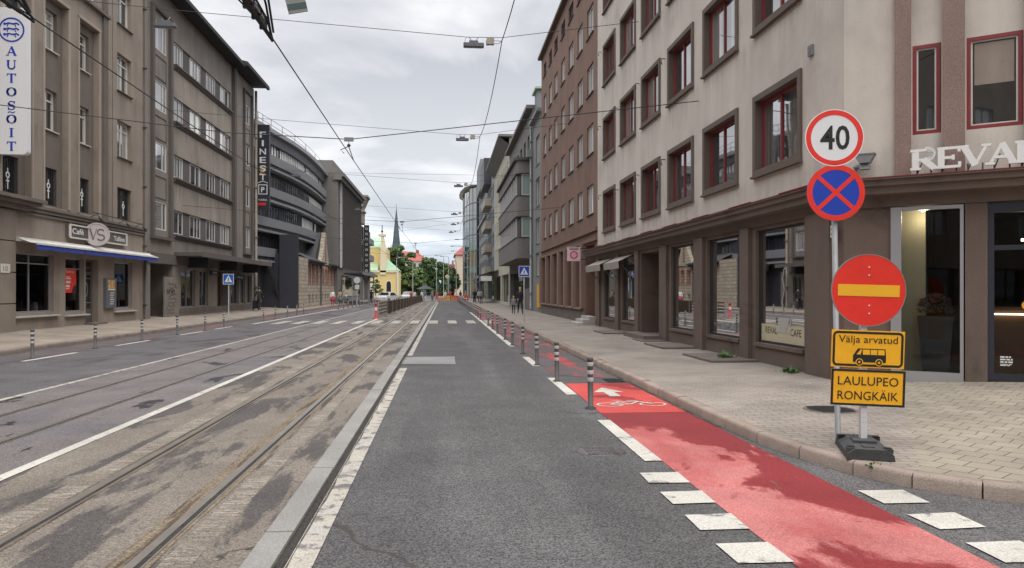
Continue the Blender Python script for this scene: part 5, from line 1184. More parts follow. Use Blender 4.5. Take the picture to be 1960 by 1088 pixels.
# ================================================================ left: small old limestone house
HX = -12.9; FH = Fr((HX, 0), (0, 1), (1, 0))
H = thing('stone_house', 'small old limestone house with red brick window surrounds and a pointed gable', 'house', (HX, 80, 0))
def brickwork(name, a, b, mo, w, h):
    m = bpy.data.materials.new(name); m.use_nodes = True; t_ = m.node_tree; L = t_.links.new; bs = t_.nodes['Principled BSDF']; bs.inputs['Roughness'].default_value = .95
    g = N(t_, 'ShaderNodeNewGeometry'); sp = N(t_, 'ShaderNodeSeparateXYZ'); L(g.outputs['Position'], sp.inputs[0]); ad = N(t_, 'ShaderNodeMath', operation='ADD'); L(sp.outputs['X'], ad.inputs[0]); L(sp.outputs['Y'], ad.inputs[1])
    cb_ = N(t_, 'ShaderNodeCombineXYZ'); L(ad.outputs[0], cb_.inputs[0]); L(sp.outputs['Z'], cb_.inputs[1])
    nz = N(t_, 'ShaderNodeTexNoise', i_Scale=1.2); L(g.outputs['Position'], nz.inputs['Vector']); va = N(t_, 'ShaderNodeVectorMath', operation='MULTIPLY_ADD'); L(nz.outputs['Color'], va.inputs[0]); va.inputs[1].default_value = (.2, .12, 0); L(cb_.outputs[0], va.inputs[2])
    br = N(t_, 'ShaderNodeTexBrick', i_Scale=1., i_Mortar_Size=.03 if w > .5 else .012, i_Mortar_Smooth=.3, i_Brick_Width=w, i_Row_Height=h); br.inputs['Color1'].default_value = (*a, 1); br.inputs['Color2'].default_value = (*b, 1); br.inputs['Mortar'].default_value = (*mo, 1)
    L(va.outputs[0], br.inputs['Vector']); L(br.outputs['Color'], bs.inputs['Base Color']); return m
M['rubble'] = brickwork('rubble', (.44, .38, .30), (.33, .285, .22), (.20, .17, .14), .95, .34)
HW = [72.9, 74.9, 77.0, 80.6, 82.7, 84.4, 86.9, 89.0, 91.0]
mb = MB(FH)
wall(mb, 66.6, 93.5, .1, 4.55, [(s, s + .95, 2.35, 3.95, .3) for s in HW] + [(s, s + .8, .55, 1.35, .3) for s in HW], .3)
shell(mb, 66.6, 93.5, .1, 4.55, 8); mb.box(66.63, 71, -4, .3, .12, 4.75)
mb.prism([(79.6, 4.56), (85.0, 4.56), (83.6, 6.2), (82.75, 8.0), (82.0, 8.0), (81.2, 6.2)], -.3, .12); mb.build('wall', 'rubble', H)
for s in HW:
    w = window(H, FH, s, s + .95, 2.35, 3.95, -.26, 'brick', 'glass_dark', fw=.12, mull=(.5,))
    f = MB(FH); f.box(s - .14, s, .0, .06, 2.3, 4.0); f.box(s + .95, s + 1.09, .0, .06, 2.3, 4.0); f.prism([(s - .14, 4.0)] + [(s + .475 - .615 * math.cos(R(a)), 4.0 + .30 * math.sin(R(a))) for a in range(20, 161, 20)] + [(s + 1.09, 4.0)], .0, .06); f.build('surround', 'brick', w)
    window(H, FH, s, s + .8, .55, 1.35, -.26, 'limestone', 'glass_dark', fw=.08)
f = MB(FH); f.box(82.1, 82.7, .12, .16, 5.0, 7.0); f.prism([(82.1, 7.0), (82.4, 7.5), (82.7, 7.0)], .12, .16); f.build('gable_slit', 'brick', H)
f = MB(FH)
for a, b in ((71, 80.4), (84.6, 93.7)): f.quad([(a, .55, 4.62), (b, .55, 4.62), (b, -2.2, 5.9), (a, -2.2, 5.9)]); f.box(a, b, -.3, .55, 4.56, 4.70); f.box(a, b, -.3, .35, 4.36, 4.55)
f.build('eaves', 'slate', H)
f = MB(FH); f.quad([(78.6, -.4, 4.7), (82.0, -.3, 8.1), (82.0, -3, 8.1), (78.0, -3, 4.7)]); f.quad([(86, -.4, 4.7), (82.8, -.3, 8.1), (82.8, -3, 8.1), (86.4, -3, 4.7)]); f.quad([(81.9, -.2, 8.08), (82.9, -.2, 8.08), (82.9, -3, 8.08), (81.9, -3, 8.08)]); f.quad([(78.6, -.35, 4.7), (82.0, -.25, 8.1), (82.8, -.25, 8.1), (86, -.35, 4.7)]); f.build('roof', 'slate', H)
f = MB(FH); f.tube([(79.3, .15, .2), (79.3, .15, 4.5)], .08, 6); f.build('downpipe', 'dark_metal', H)

# ================================================================ left: ribbed dark building and beyond
B4 = thing('ribbed_building', 'tall dark building with close vertical ribs and a heavy cornice', 'building', (-12.5, 100, 0))
F4 = Fr((-12.5, 0), (0, 1), (1, 0))
mb = MB(F4); wall(mb, 89.5, 113.5, .1, 16.2, [], m=0); shell(mb, 89.5, 113.5, .1, 16.2, 12)
mb.box(89.3, 113.8, -.5, .8, 15.2, 15.6); mb.box(89.3, 113.8, -.5, .5, 14.8, 15.19); mb.box(90, 113, -4, -.6, 16.21, 17.2); mb.build('wall', 'bay_grey', B4)
for k in range(18): s = 92.6 + 1.15 * k; f = MB(F4); f.box(s, s + .22, .0, .3, 4.6, 14.79); f.build('rib', 'bay_dark', B4)
for k in range(17):
    s = 92.84 + 1.15 * k
    for z in (5.0, 8.3, 11.5): f = MB(F4); f.box(s + .08, s + .80, .01, .03, z, z + 2.4); f.build('window', 'glass_dark', B4)
for s in (90.6, 91.5):
    f = MB(F4); f.tube([(s, .2, 4.5), (s, .2, 15)], .10, 6); f.build('downpipe', 'galv', B4)
f = MB(F4); f.box(93, 113, .0, .02, .3, 3.6); f.build('shop_window', 'glass_dark', B4)
t = thing('entrance_canopy', 'flat dark entrance canopy with a pale edge over the left pavement', 'canopy', F4.P(100, 1.5, 3.8))
f = MB(F4); f.box(92.5, 112, .32, 2.6, 3.75, 3.95); f.build('roof', 'panel_dark', t); f = MB(F4); f.box(92.3, 112.2, 2.61, 2.7, 3.7, 4.1); f.build('fascia', 'bluegrey', t)
for s in (96, 103, 110):
    f = MB(F4); f.tube([(s, 2.3, .2), (s, 2.3, 3.74)], .09, 6); f.build('post', 'bluegrey', t)
B5 = thing('flared_tower_building', 'grey building with balconies and a narrow tower with a flared top', 'building', (-13.2, 122, 0))
F5 = Fr((-13.2, 0), (0, 1), (1, 0))
mb = MB(F5); wall(mb, 113.6, 136, .1, 12.2, [(115 + 3.4 * k, 117 + 3.4 * k, z, z + 2) for k in range(6) for z in (4.4, 7.2, 10)], .3); shell(mb, 113.6, 136, .1, 12.2, 10); mb.box(114, 120, -4, -.3, 12.21, 14.6); mb.build('wall', 'bay_grey', B5)
for k in range(6):
    for z in (4.4, 7.2, 10): window(B5, F5, 115 + 3.4 * k, 117 + 3.4 * k, z, z + 2, -.28, 'white_paint', 'glass_dark', mull=(.5,))
f = MB(); f.box(-14.0, -12.6, 118, 121, 12.22, 14.8); f.box(-14.1, -12.4, 117.8, 121.2, 14.0, 14.3); f.prism([(-14.0, 14.81), (-12.6, 14.81), (-11.95, 16.3), (-14.0, 16.3)], 117.6, 121.4); f.box(-14.1, -11.8, 117.4, 121.6, 16.31, 16.6); f.build('tower', 'plaster_grey_pale', B5)
f = MB()
for z in (4.0, 6.8, 9.6): f.box(-13.18, -12.35, 125, 134, z, z + 1.0)
f.build('balcony', 'galv', B5)
t = thing('shop_sign', 'narrow dark vertical sign with pale marks beside the yellow church', 'sign', (-12.5, 123, 4))
f = MB(); f.box(-12.95, -12.15, 123, 123.4, 4.2, 12.4); f.build('panel', 'panel_dark', t)
f = MB(Fr((-12.55, 122.98), (1, 0), (0, -1)))
for k in range(9): f.ring(0, 5.0 + .85 * k, .13, .20, .005, .03, 10)
f.build('lettering', 'letter_white', t)

# ================================================================ church, spire, far houses
t = CHU = thing('church', 'yellow church with green copper roofs and a pointed arch window at the street end', 'church', (-16, 205, 0))
FCh = Fr((0, 200), (1, 0), (0, -1))
mb = MB(FCh)
mb.box(-40, -15.65, -30, -2, -.06, 13.3)
mb.box(-40, -12.2, -2.0, 0, -.06, 6.9); mb.box(-15.7, -12.2, -14, -2.01, -.06, 6.9)
mb.build('wall', 'yellow_wall', t)
f = MB(FCh)
f.prism([(-16.9, 6.0), (-15.3, 6.0), (-15.3, 13.0), (-16.0, 16.2), (-16.6, 16.2), (-16.7, 13.4)], -2.0, .25); f.box(-17.3, -15.4, -2.2, .4, 16.21, 16.7); f.box(-40, -12.0, -.1, .25, 6.6, 7.1); f.box(-12.6, -12.0, -.02, .26, -.05, 6.59); f.build('trim', 'church_cream', t)
f = MB(FCh); f.quad([(-40, .3, 7.12), (-17.4, .3, 7.12), (-17.4, -4, 10.6), (-40, -4, 10.6)]); i = f.pts([(-16.2, .3, 7.12), (-12.0, .3, 7.12), (-12.0, -14, 7.12), (-15.4, -3, 10.6), (-16.2, -3, 10.6)])
f.face([i, i + 1, i + 3, i + 4]); f.face([i + 1, i + 2, i + 3]); f.quad([(-40, -1.9, 13.3), (-17, -1.9, 13.3), (-17, -8, 16.4), (-40, -8, 16.4)]); f.build('roof', 'copper', t)
def pointed(f, s, z0, z1, w, o0, o1, m=0):
    f.prism([(s - w, z0), (s + w, z0), (s + w, z1 - w * 1.5)] + [(s + w * math.cos(R(a)), z1 - w * 1.5 + w * 1.5 * math.sin(R(a)) ** .8) for a in (25, 50, 70, 90, 110, 130, 155)] + [(s - w, z1 - w * 1.5)], o0, o1, m)
f = MB(FCh); pointed(f, -14.6, .8, 4.6, .85, .0, .06); pointed(f, -18.6, .2, 4.7, 1.1, .0, .06); w = f.build('window_surround', 'church_cream', t)
f = MB(FCh); pointed(f, -14.6, 1.1, 4.3, .60, .06, .09); f.build('window', 'glass_dark', t)
f = MB(FCh); f.tube([(-16.4, -.9, 16.7), (-16.4, -.9, 19.2)], .12, 5); f.lathe((-16.4, -.9), [(.1, 17.1), (.35, 17.5), (.1, 17.9)], 8); f.build('finial', 'dark_metal', t)
t = thing('church_spire', 'slender dark green church spire rising behind the trees', 'spire', (-31.5, 500, 25))
def octo(x, y, r, z, ph=22.5): return [(x + r * math.cos(R(ph + 45 * k)), y + r * math.sin(R(ph + 45 * k)), z) for k in range(8)]
f = MB(); prof_ = [(3.9, 20), (3.55, 28), (2.6, 33.5), (1.9, 40), (1.15, 47), (.5, 53), (.05, 57.5)]
for (r0, z0), (r1, z1) in zip(prof_[:-1], prof_[1:]):
    a, b = octo(-31.5, 500, r0, z0), octo(-31.5, 500, r1, z1)
    for k in range(8): f.quad([a[k], a[(k + 1) % 8], b[(k + 1) % 8], b[k]])
f.build('spire_roof', 'spire_green', t)
f = MB(); f.box(-35.3, -27.7, 497, 504, -.06, 26); f.build('tower', 'limestone', t)
f = MB()
for dx, sgn in ((-3.4, 0), (3.4, 0)):
    a, b = octo(-31.5 + dx, 498.5, .7, 25), octo(-31.5 + dx, 498.5, .05, 33)
    for k in range(8): f.quad([a[k], a[(k + 1) % 8], b[(k + 1) % 8], b[k]])
f.tube([(-31.5, 500, 57.4), (-31.5, 500, 59.2)], .12, 4); f.build('corner_pinnacle', 'spire_green', t)
t = thing('red_roof_house', 'pale tall house with a red tiled hip roof behind the trees', 'house', (-13, 300, 0))
FRH = Fr((0, 300), (1, 0), (0, -1))
mb = MB(FRH); cw = [(-16.5 + 2.1 * k, -15.3 + 2.1 * k) for k in range(5)]
wall(mb, -18.5, -6.5, -.06, 13.6, [(a, b, z, z + 1.9) for a, b in cw for z in (1.5, 4.6, 7.7, 10.8)], .3); shell(mb, -18.5, -6.5, -.06, 13.6, 12); mb.build('wall', 'pale_wall', t)
for a, b in cw:
    for z in (1.5, 4.6, 7.7, 10.8): window(t, FRH, a, b, z, z + 1.9, -.28, 'white_paint', 'glass_dark', mull=(.5,))
f = MB(FRH); i = f.pts([(-19, .5, 13.62), (-6, .5, 13.62), (-6, -12.5, 13.62), (-19, -12.5, 13.62), (-16.6, -6, 17.9), (-10.4, -6, 17.2)])
for q in ((0, 1, 5, 4), (1, 2, 5), (2, 3, 4, 5), (3, 0, 4), (0, 1, 2, 3)): f.face([i + k for k in q])
rf = f.build('roof', 'red_tile', t); f = MB(FRH); f.box(-11.4, -10.2, -6.6, -5.6, 16, 18.3); f.build('chimney', 'brick', rf)
t = thing('red_roof_house', 'low far house with a bright red roof left of the beige gabled house', 'house', (3, 330, 0))
f = MB(); f.box(.5, 7, 325, 340, -.06, 9.2); f.build('wall', 'pale_wall', t); f = MB(Fr((0, 325), (1, 0), (0, -1))); f.prism([(-.2, 9.21), (7.6, 9.21), (6.6, 13.2), (.6, 13.2)], -15, .5); rf = f.build('roof', 'red_tile', t); f = MB(); f.box(3.4, 4.2, 328, 329, 13, 14.8); f.build('chimney', 'brick', rf)

# ================================================================ trees
def tree(label, x, y, h, lobes, n, leaf=.42, mats=('leaf_a', 'leaf_b', 'leaf_c'), trunk=.4, seed=1):
    """trunk with limbs to every lobe; crown of many small leaf clumps gathered on the shells of irregular lobes"""
    q = random.Random(seed); t = thing('deciduous_tree', label, 'tree', (x, y, 0), 'trees at the end of the street')
    f = MB(); f.tube([(x, y, -.1), (x + .1, y, h * .25), (x - .1, y + .1, h * .5)], trunk, 8, r1=trunk * .5)
    for (lx, ly, lz, rx, ry, rz) in lobes: f.tube([(x, y, h * .28), (x + lx * .5, y + ly * .5, h * .28 + (lz - h * .28) * .6), (x + lx, y + ly, lz)], trunk * .4, 5, r1=.04)
    f.build('trunk', 'bark', t); f = MB()
    sub = []
    for (lx, ly, lz, rx, ry, rz) in lobes:
        for _ in range(16):
            a, b = q.uniform(0, 6.283), math.asin(q.uniform(-.75, 1)); k = q.uniform(.62, 1.08)
            sub.append((x + lx + rx * k * math.cos(a) * math.cos(b), y + ly + ry * k * math.sin(a) * math.cos(b), lz + rz * k * math.sin(b), q.uniform(.16, .34) * (rx + rz) / 2))
    for _ in range(n):
        cx_, cy_, cz_, r = sub[q.randrange(len(sub))]
        a, b = q.uniform(0, 6.283), math.asin(q.uniform(-.6, 1)); k = r * q.uniform(.5, 1.15)
        p = Vector((cx_ + k * math.cos(a) * math.cos(b), cy_ + k * math.sin(a) * math.cos(b), cz_ + k * .75 * math.sin(b)))
        u = Vector((q.gauss(0, 1), q.gauss(0, 1), q.gauss(0, 1))).normalized(); w = u.cross(Vector((q.gauss(0, 1), q.gauss(0, 1), q.gauss(0, 1)))).normalized(); s = leaf * q.uniform(.6, 1.25)
        f.quad([p - u * s, p + w * s * .55, p + u * s, p - w * s * .55], q.choices(range(len(mats)), (5, 3, 3))[0], True)
    f.build('crown', list(mats), t)
tree('big dark green tree just right of the yellow church', -13.2, 222, 14.2, [(-.4, 0, 10.0, 4.0, 3, 4.2), (-2.6, 0, 7.2, 3.6, 3, 3.8), (2.0, 0, 8.6, 3.4, 2.5, 3.8), (4.2, -1, 5.6, 3.2, 2.4, 3.6), (1, 0, 4.4, 5.0, 3, 3.6), (4.6, 0, 2.6, 3.0, 2.5, 2.4)], 24000, .46, seed=3)
tree('pale loose tree under the red roofed house', -8.4, 216, 7.5, [(0, 0, 4.8, 2.4, 2, 2.8), (1.4, 0, 3.2, 2, 2, 2), (-1.6, 0, 2.8, 2, 2, 2)], 4200, .34, ('leaf_b', 'leaf_a', 'leaf_b'), .25, 5)
tree('largest dense round tree in the middle of the far street end', -3.2, 222, 13.6, [(0, 0, 8.6, 3.8, 3, 4.0), (-2.4, 0, 7, 2.8, 2.4, 3.6), (2.3, 0, 7.2, 2.7, 2.4, 3.4), (-1.9, 0, 3.8, 3.2, 2.8, 3.2), (2.0, 0, 3.8, 3.0, 2.6, 3.2)], 24000, .46, seed=9)
tree('dark green tree between the round tree and the beige gabled house', 2.2, 228, 9, [(0, 0, 5.4, 2, 2, 3), (1.0, 0, 3.4, 2, 2, 2.4), (-1.2, 0, 3.2, 1.8, 2, 2.2)], 5200, .38, ('leaf_c', 'leaf_a', 'leaf_c'), .25, 11)
tree('small pale young tree beside the far left shops', -11.6, 128, 3.6, [(0, 0, 2.6, .8, .8, 1.2), (.4, 0, 1.8, .7, .7, .9)], 900, .16, ('leaf_b', 'leaf_a', 'leaf_b'), .08, 13)
def weeds(x, y, z, n, sp, label, h=.12):
    f = MB()
    for _ in range(n):
        a = rnd.uniform(0, 6.28); p = Vector((x + rnd.gauss(0, sp), y + rnd.gauss(0, sp * 1.6), z)); l = h * rnd.uniform(.4, 1.2); d = Vector((math.cos(a) * l, math.sin(a) * l, l * rnd.uniform(.3, 1))); w = Vector((-math.sin(a), math.cos(a), 0)) * l * .28
        f.quad([p, p + d * .55 + w, p + d, p + d * .55 - w], 0, True)
    tag(f.build('weed', 'leaf_weed'), label, 'weed')
weeds(6.55, 16.9, .18, 46, .07, 'bright green weed by the stone slab under the cafe window', .16)
weeds(6.78, 14.1, .13, 90, .08, 'straggly weeds growing at the foot of the brown pier near the sign poles', .11)
weeds(3.95, 6.6, .10, 40, .03, 'tuft of grass in a kerb joint just right of the black sign base', .05)

# park planting that closes the end of the street: one leafy mass
f = MB()
for _ in range(15000):
    x_ = rnd.uniform(-19, 12); y_ = rnd.uniform(262, 275); h_ = (6.4 + 1.6 * math.sin(x_ * .9) + 1.2 * math.sin(x_ * 2.3 + 1)) ; z_ = rnd.uniform(0, 1) ** .7 * h_
    u_ = Vector((rnd.gauss(0, 1), rnd.gauss(0, 1), rnd.gauss(0, 1))).normalized(); w_ = u_.cross(Vector((rnd.gauss(0, 1), rnd.gauss(0, 1), .3))).normalized(); s_ = .6 * rnd.uniform(.6, 1.2); p_ = Vector((x_, y_, z_))
    f.quad([p_ - u_ * s_, p_ + w_ * s_ * .55, p_ + u_ * s_, p_ - w_ * s_ * .55], rnd.choice((0, 1, 1)), True)
struct(f, 'park_shrubbery', ['leaf_a', 'leaf_c'], 'stuff')

# ================================================================ street furniture
def roll(f, s0, z0, deg):
    c, s = math.cos(R(deg)), math.sin(R(deg)); fr = f.fr; out = []
    for v in f.v:
        dx, dy = v[0] - fr.O[0], v[1] - fr.O[1]; a = dx * fr.u[0] + dy * fr.u[1]; o = dx * fr.n[0] + dy * fr.n[1]; z = v[2]
        out.append(fr.P(s0 + (a - s0) * c + (z - z0) * s, o, z0 - (a - s0) * s + (z - z0) * c))
    f.v = out
# ---- bollards
def make_bollard():
    t = thing('bollard', '', 'bollard'); f = MB(); f.lathe((0, 0), [(.085, 0), (.085, .012), (.05, .03), (.042, .04)], 14); f.build('base', 'rubber', t, local=True)
    f = MB(); f.lathe((0, 0), [(.041, .03), (.043, .70), (.046, .705), (.046, .735), (.036, .752), (.01, .758)], 14); f.build('post', 'bollard', t, local=True)
    for z in (.655, .535, .43):
        f = MB(); f.lathe((0, 0), [(.0455, z - .028), (.0465, z - .024), (.0465, z + .024), (.0455, z + .028)], 14); f.build('reflective_band', 'band_white', t, local=True)
    return t
bol0 = make_bollard(); used = [0]
def bollard(x, y, label, group):
    o = bol0 if not used[0] else copy_tree(bol0); used[0] = 1
    o.location = (x, y, .004); o.rotation_euler = (R(rnd.uniform(-1.2, 1.2)), R(rnd.uniform(-1.2, 1.2)), 0); tag(o, label, 'bollard', group)
ys = [10.8, 14.08, 17.17, 20.33, 23.46, 26.23, 30.0, 33.3, 36.6]
y = 44.6
while y < 112: ys.append(y); y += 3.3
for k, y in enumerate(ys):
    n = ORD[k] if k else 'nearest'
    bollard(2.14 + (.02 if k > 6 else 0), y, f'{n} bollard from the camera along the right cycle lane' if k else 'nearest bollard on the right, beside the bright red start of the cycle lane', 'bollards along the right cycle lane')
ysl = [19.9, 23.3, 26.8, 30.2, 33.6, 36.4, 44.2, 47.2, 50.8, 54.0, 56.6]
y = 70.3
while y < 108: ysl.append(y); y += 3.6
for k, y in enumerate(ysl):
    n = ORD[k] if k else 'nearest'
    bollard(-10.36 if y < 60 else -9.75, y, f'{n} bollard from the camera along the left kerb' if k else 'nearest bollard along the left kerb, in front of the rusticated stone pier', 'bollards along the left kerb')

# ---- temporary no-entry sign on a rubber foot
SX, SY = 4.17, 7.12; FS1 = Fr((SX, SY), (.985, -.174), (-.174, -.985))
t = thing('road_sign', 'red no entry sign over two yellow plates on a white post with rubber foot', 'road sign', (SX, SY, .13))
f = MB(); ang = R(-21); ca, sa = math.cos(ang), math.sin(ang); FBs = Fr((SX - .03, SY - .06), (ca, sa), (-sa, ca))
f = MB(FBs)
f.prism([(-.21, .135), (.21, .135), (.20, .19), (.13, .235), (-.13, .235), (-.20, .19)], -.40, .40)
f.prism([(-.11, .235), (.11, .235), (.10, .262), (-.10, .262)], -.10, .10)
for o0 in (-.36, .27): f.box(-.20, -.12, o0, o0 + .10, .2, .238); f.box(.12, .20, o0, o0 + .10, .2, .238)
f.box(-.05, .05, -.30, -.16, .236, .244); f.box(-.05, .05, .16, .30, .236, .244); f.build('rubber_foot', 'rubber', t)
f = MB(FBs)
for o0 in (-.34, .25): f.box(-.19, -.13, o0, o0 + .06, .239, .245); f.box(.13, .19, o0, o0 + .06, .239, .245)
f.build('grip_slot', 'black', t)
f = MB(FS1); f.box(-.03, .03, -.03, .03, .20, 2.05); p_ = f.build('post', 'galv_white', t)
f = MB(FS1)
for k in range(9): f.disc(-.008, .42 + .05 * k, .004, .03, .0305, 6); f.disc(.012, .42 + .05 * k, .004, .03, .0305, 6)
f.build('bolt_hole', 'galv', p_)
f = MB(FS1); f.disc(.035, 1.735, .357, .04, .052, 64, 0); d_ = f.build('sign_disc', 'sign_red', t)
f = MB(FS1); f.ring(.035, 1.735, .352, .360, .038, .054, 64); f.build('rim', 'galv', d_)
f = MB(FS1); f.prism([(-.26, 1.675), (.33, 1.675), (.33, 1.79), (-.26, 1.79)], .052, .0555); roll(f, .035, 1.735, 1.6); f.build('yellow_bar', 'sign_bar', d_)
f = MB(FS1)
for z in (1.965, 1.885, 1.585, 1.505): f.disc(.04, z, .008, .052, .057, 10)
f.build('rivet', 'galv_white', d_)
def plate(z0, z1, w, label, rounded):
    zc = (z0 + z1) / 2; f = MB(FS1); f.box(.03 - w / 2, .03 + w / 2, .036, .046, z0, z1)
    roll(f, .03, zc, 1.9); p = f.build('sign_plate', 'sign_yellow', t); p['label'] = label
    f = MB(FS1); e = .022; a, b = .03 - w / 2, .03 + w / 2
    if rounded:
        e2 = .012; r = .045; a += e2; b -= e2; c, d = z0 + e2, z1 - e2; o_, i_ = [], []
        for (cx_, cz_, a0) in ((a + r, c + r, 180), (b - r, c + r, 270), (b - r, d - r, 0), (a + r, d - r, 90)):
            for q in range(6): A_ = R(a0 + 18 * q); o_.append((cx_ + r * math.cos(A_), cz_ + r * math.sin(A_))); i_.append((cx_ + (r - e) * math.cos(A_), cz_ + (r - e) * math.sin(A_)))
        n = len(o_); i0 = f.pts([(s, .0485, z) for s, z in o_] + [(s, .0485, z) for s, z in i_])
        for k in range(n): f.face((i0 + k, i0 + (k + 1) % n, i0 + n + (k + 1) % n, i0 + n + k))
    else:
        f.box(a, b, .046, .049, z0, z0 + e); f.box(a, b, .046, .049, z1 - e, z1); f.box(a, a + e, .046, .049, z0 + e, z1 - e); f.box(b - e, b, .046, .049, z0 + e, z1 - e)
    roll(f, .03, zc, 1.9); f.build('border', 'black', p)
    return p, zc
p, zc = plate(.965, 1.335, .70, 'yellow plate with two words above a black minibus symbol', True)
f = MB(FS1); f.text('Välja arvatud', .03, 1.212, .074, .0495, width=.565, ext=0); roll(f, .03, zc, 1.9); f.build('lettering', 'black', p)
f = MB(FS1); bx, bz = .05, 1.0; o = .0487
f.prism([(bx - .16, bz + .02), (bx + .155, bz + .02), (bx + .155, bz + .09), (bx + .148, bz + .155), (bx - .115, bz + .155), (bx - .16, bz + .085)], .046, o); roll(f, .03, zc, 1.9); sy_ = f.build('bus_symbol', 'black', p)
f = MB(FS1)
for a, b, c, d in ((-.128, -.09, -.108, -.075), (-.068, -.068, .0, .0), (.008, .008, .07, .07), (.078, .078, .142, .138)):
    f.prism([(bx + a, bz + .095), (bx + max(c, b if a < -.1 else c), bz + .095), (bx + max(d, -.078), bz + .145), (bx + b - .0, bz + .145)] if a < -.1 else [(bx + a, bz + .095), (bx + c, bz + .095), (bx + d, bz + .145), (bx + b, bz + .145)], .0487, .0495)
for s in (-.098, .09): f.disc(bx + s, bz + .02, .036, .0487, .0492, 20)
roll(f, .03, zc, 1.9); f.build('bus_window', 'sign_yellow', sy_)
f = MB(FS1)
for s in (-.098, .09): f.ring(bx + s, bz + .02, .012, .028, .0492, .0499, 20)
roll(f, .03, zc, 1.9); f.build('bus_wheel', 'black', sy_)
p, zc = plate(.585, .945, .71, 'yellow plate with two lines of black capitals', False)
f = MB(FS1); f.text('LAULUPEO', .03, .79, .088, .0497, width=.58, ext=0); f.text('RONGKÄIK', .03, .645, .088, .0497, width=.58, ext=0); roll(f, .03, zc, 1.9); f.build('lettering', 'black', p)
# ---- permanent post with 40 and no stopping
PX, PY = 4.26, 7.8; FS2 = Fr((PX, PY), (.985, -.174), (-.174, -.985))
t = thing('road_sign', 'speed limit 40 sign above a blue no stopping sign on a grey tubular post', 'road sign', (PX, PY, .13))
f = MB(FS2); f.tube([(.02, 0, .1), (-.035, 0, 3.68)], .03, 12); f.build('post', 'galv', t)
f = MB(FS2); f.disc(-.035, 3.39, .305, .04, .052, 64); d_ = f.build('sign_disc', 'sign_white', t)
f = MB(FS2); f.ring(-.035, 3.39, .247, .300, .052, .0545, 64); f.build('red_ring', 'sign_red', d_); f = MB(FS2); f.ring(-.035, 3.39, .3, .309, .038, .055, 64); f.build('rim', 'sign_white', d_)
f = MB(FS2); f.text('40', -.03, 3.268, .26, .0545, width=.31, bold=.014, ext=0); f.build('lettering', 'black', d_)
f = MB(FS2); f.disc(-.02, 2.795, .305, .04, .052, 64); d_ = f.build('sign_disc', 'sign_blue', t)
f = MB(FS2); f.ring(-.02, 2.795, .246, .305, .052, .0545, 64)
for a in (43, -43): f.stroke([(-.02 - .255 * math.cos(R(a)), 2.795 - .255 * math.sin(R(a))), (-.02 + .255 * math.cos(R(a)), 2.795 + .255 * math.sin(R(a)))], .045, .052, .0543 + .0004 * (a > 0))
f.build('red_ring', 'sign_red', d_)
f = MB(FS2)
for z in (3.2, 3.55, 2.62, 2.95): f.box(-.06, .04, .02, .045, z, z + .03)
f.build('clamp', 'galv', t)
# ---- pedestrian crossing signs
def crossing_sign(x, y, z, ztop, s, label, m):
    t = thing('road_sign', label, 'road sign', (x, y, .13)); F_ = Fr((x, y), (1, 0), (0, -1))
    f = MB(F_); f.tube([(0, 0, .1), (0, 0, ztop)], .03, 8); f.build('post', 'galv', t)
    f = MB(F_); f.box(-s, s, .035, .05, z - s, z + s); p = f.build('sign_plate', m, t)
    f = MB(F_)
    for a, b, c, d in ((-s, s, -s, -s + .025), (-s, s, s - .025, s), (-s, -s + .025, -s + .025, s - .025), (s - .025, s, -s + .025, s - .025)): f.box(a, b, .05, .052, z + c, z + d)
    f.prism([(-.72 * s, z - .6 * s), (.72 * s, z - .6 * s), (0, z + .74 * s)], .05, .054); f.build('white_triangle', 'sign_white', p)
    f = MB(F_); k = s; f.disc(.0, z + .28 * k, .07 * k, .054, .057, 10)
    f.stroke([(.0, z + .2 * k), (-.02 * k, z - .12 * k)], .16 * k, .054, .057); f.stroke([(-.02 * k, z - .1 * k), (-.22 * k, z - .45 * k)], .08 * k, .054, .0573); f.stroke([(-.02 * k, z - .1 * k), (.2 * k, z - .45 * k)], .08 * k, .054, .0576); f.stroke([(0, z + .15 * k), (.2 * k, z - .05 * k)], .06 * k, .054, .0579)
    for q in (-.5, -.25, 0, .25, .5): f.box(q * k - .07 * k, q * k + .03 * k, .054, .0565, z - .57 * k, z - .49 * k)
    f.build('walking_figure', 'black', p)
crossing_sign(4.13, 38.5, 2.73, 3.02, .285, 'blue pedestrian crossing sign on the right pavement near the man and child', 'sign_blue')
crossing_sign(-12.35, 44.3, 2.40, 2.70, .30, 'blue pedestrian crossing sign on the left pavement before the grey building', 'sign_ltblue')

# ---- overhead wires
def cable(name, pts, r, label, cat='wire', sag=0., n=10, m='cable', group=None):
    f = MB()
    if sag:
        a, b = Vector(pts[0]), Vector(pts[1]); pts = [tuple(a.lerp(b, k / n) - Vector((0, 0, 4 * sag * (k / n) * (1 - k / n)))) for k in range(n + 1)]
    f.tube(pts, r, 5, raw=True); return tag(f.build(name, m), label, cat, group)
CZ = 5.35
cable('contact_wire', [(-2.5, -6, CZ + .1), (-2.45, 11, CZ), (-2.5, 20, CZ), (-2.55, 45, CZ), (-2.4, 66, CZ), (-2.5, 90, CZ), (-2.5, 150, CZ)], .011, 'tram contact wire running over the right hand track to the street end')
cable('contact_wire', [(-5.55, -6, CZ + .1), (-5.5, 10, CZ + .05), (-5.6, 20, CZ + .05), (-5.5, 45, CZ), (-5.6, 66, CZ), (-5.5, 90, CZ), (-5.5, 150, CZ)], .011, 'tram contact wire running over the left hand track across the cafe building')
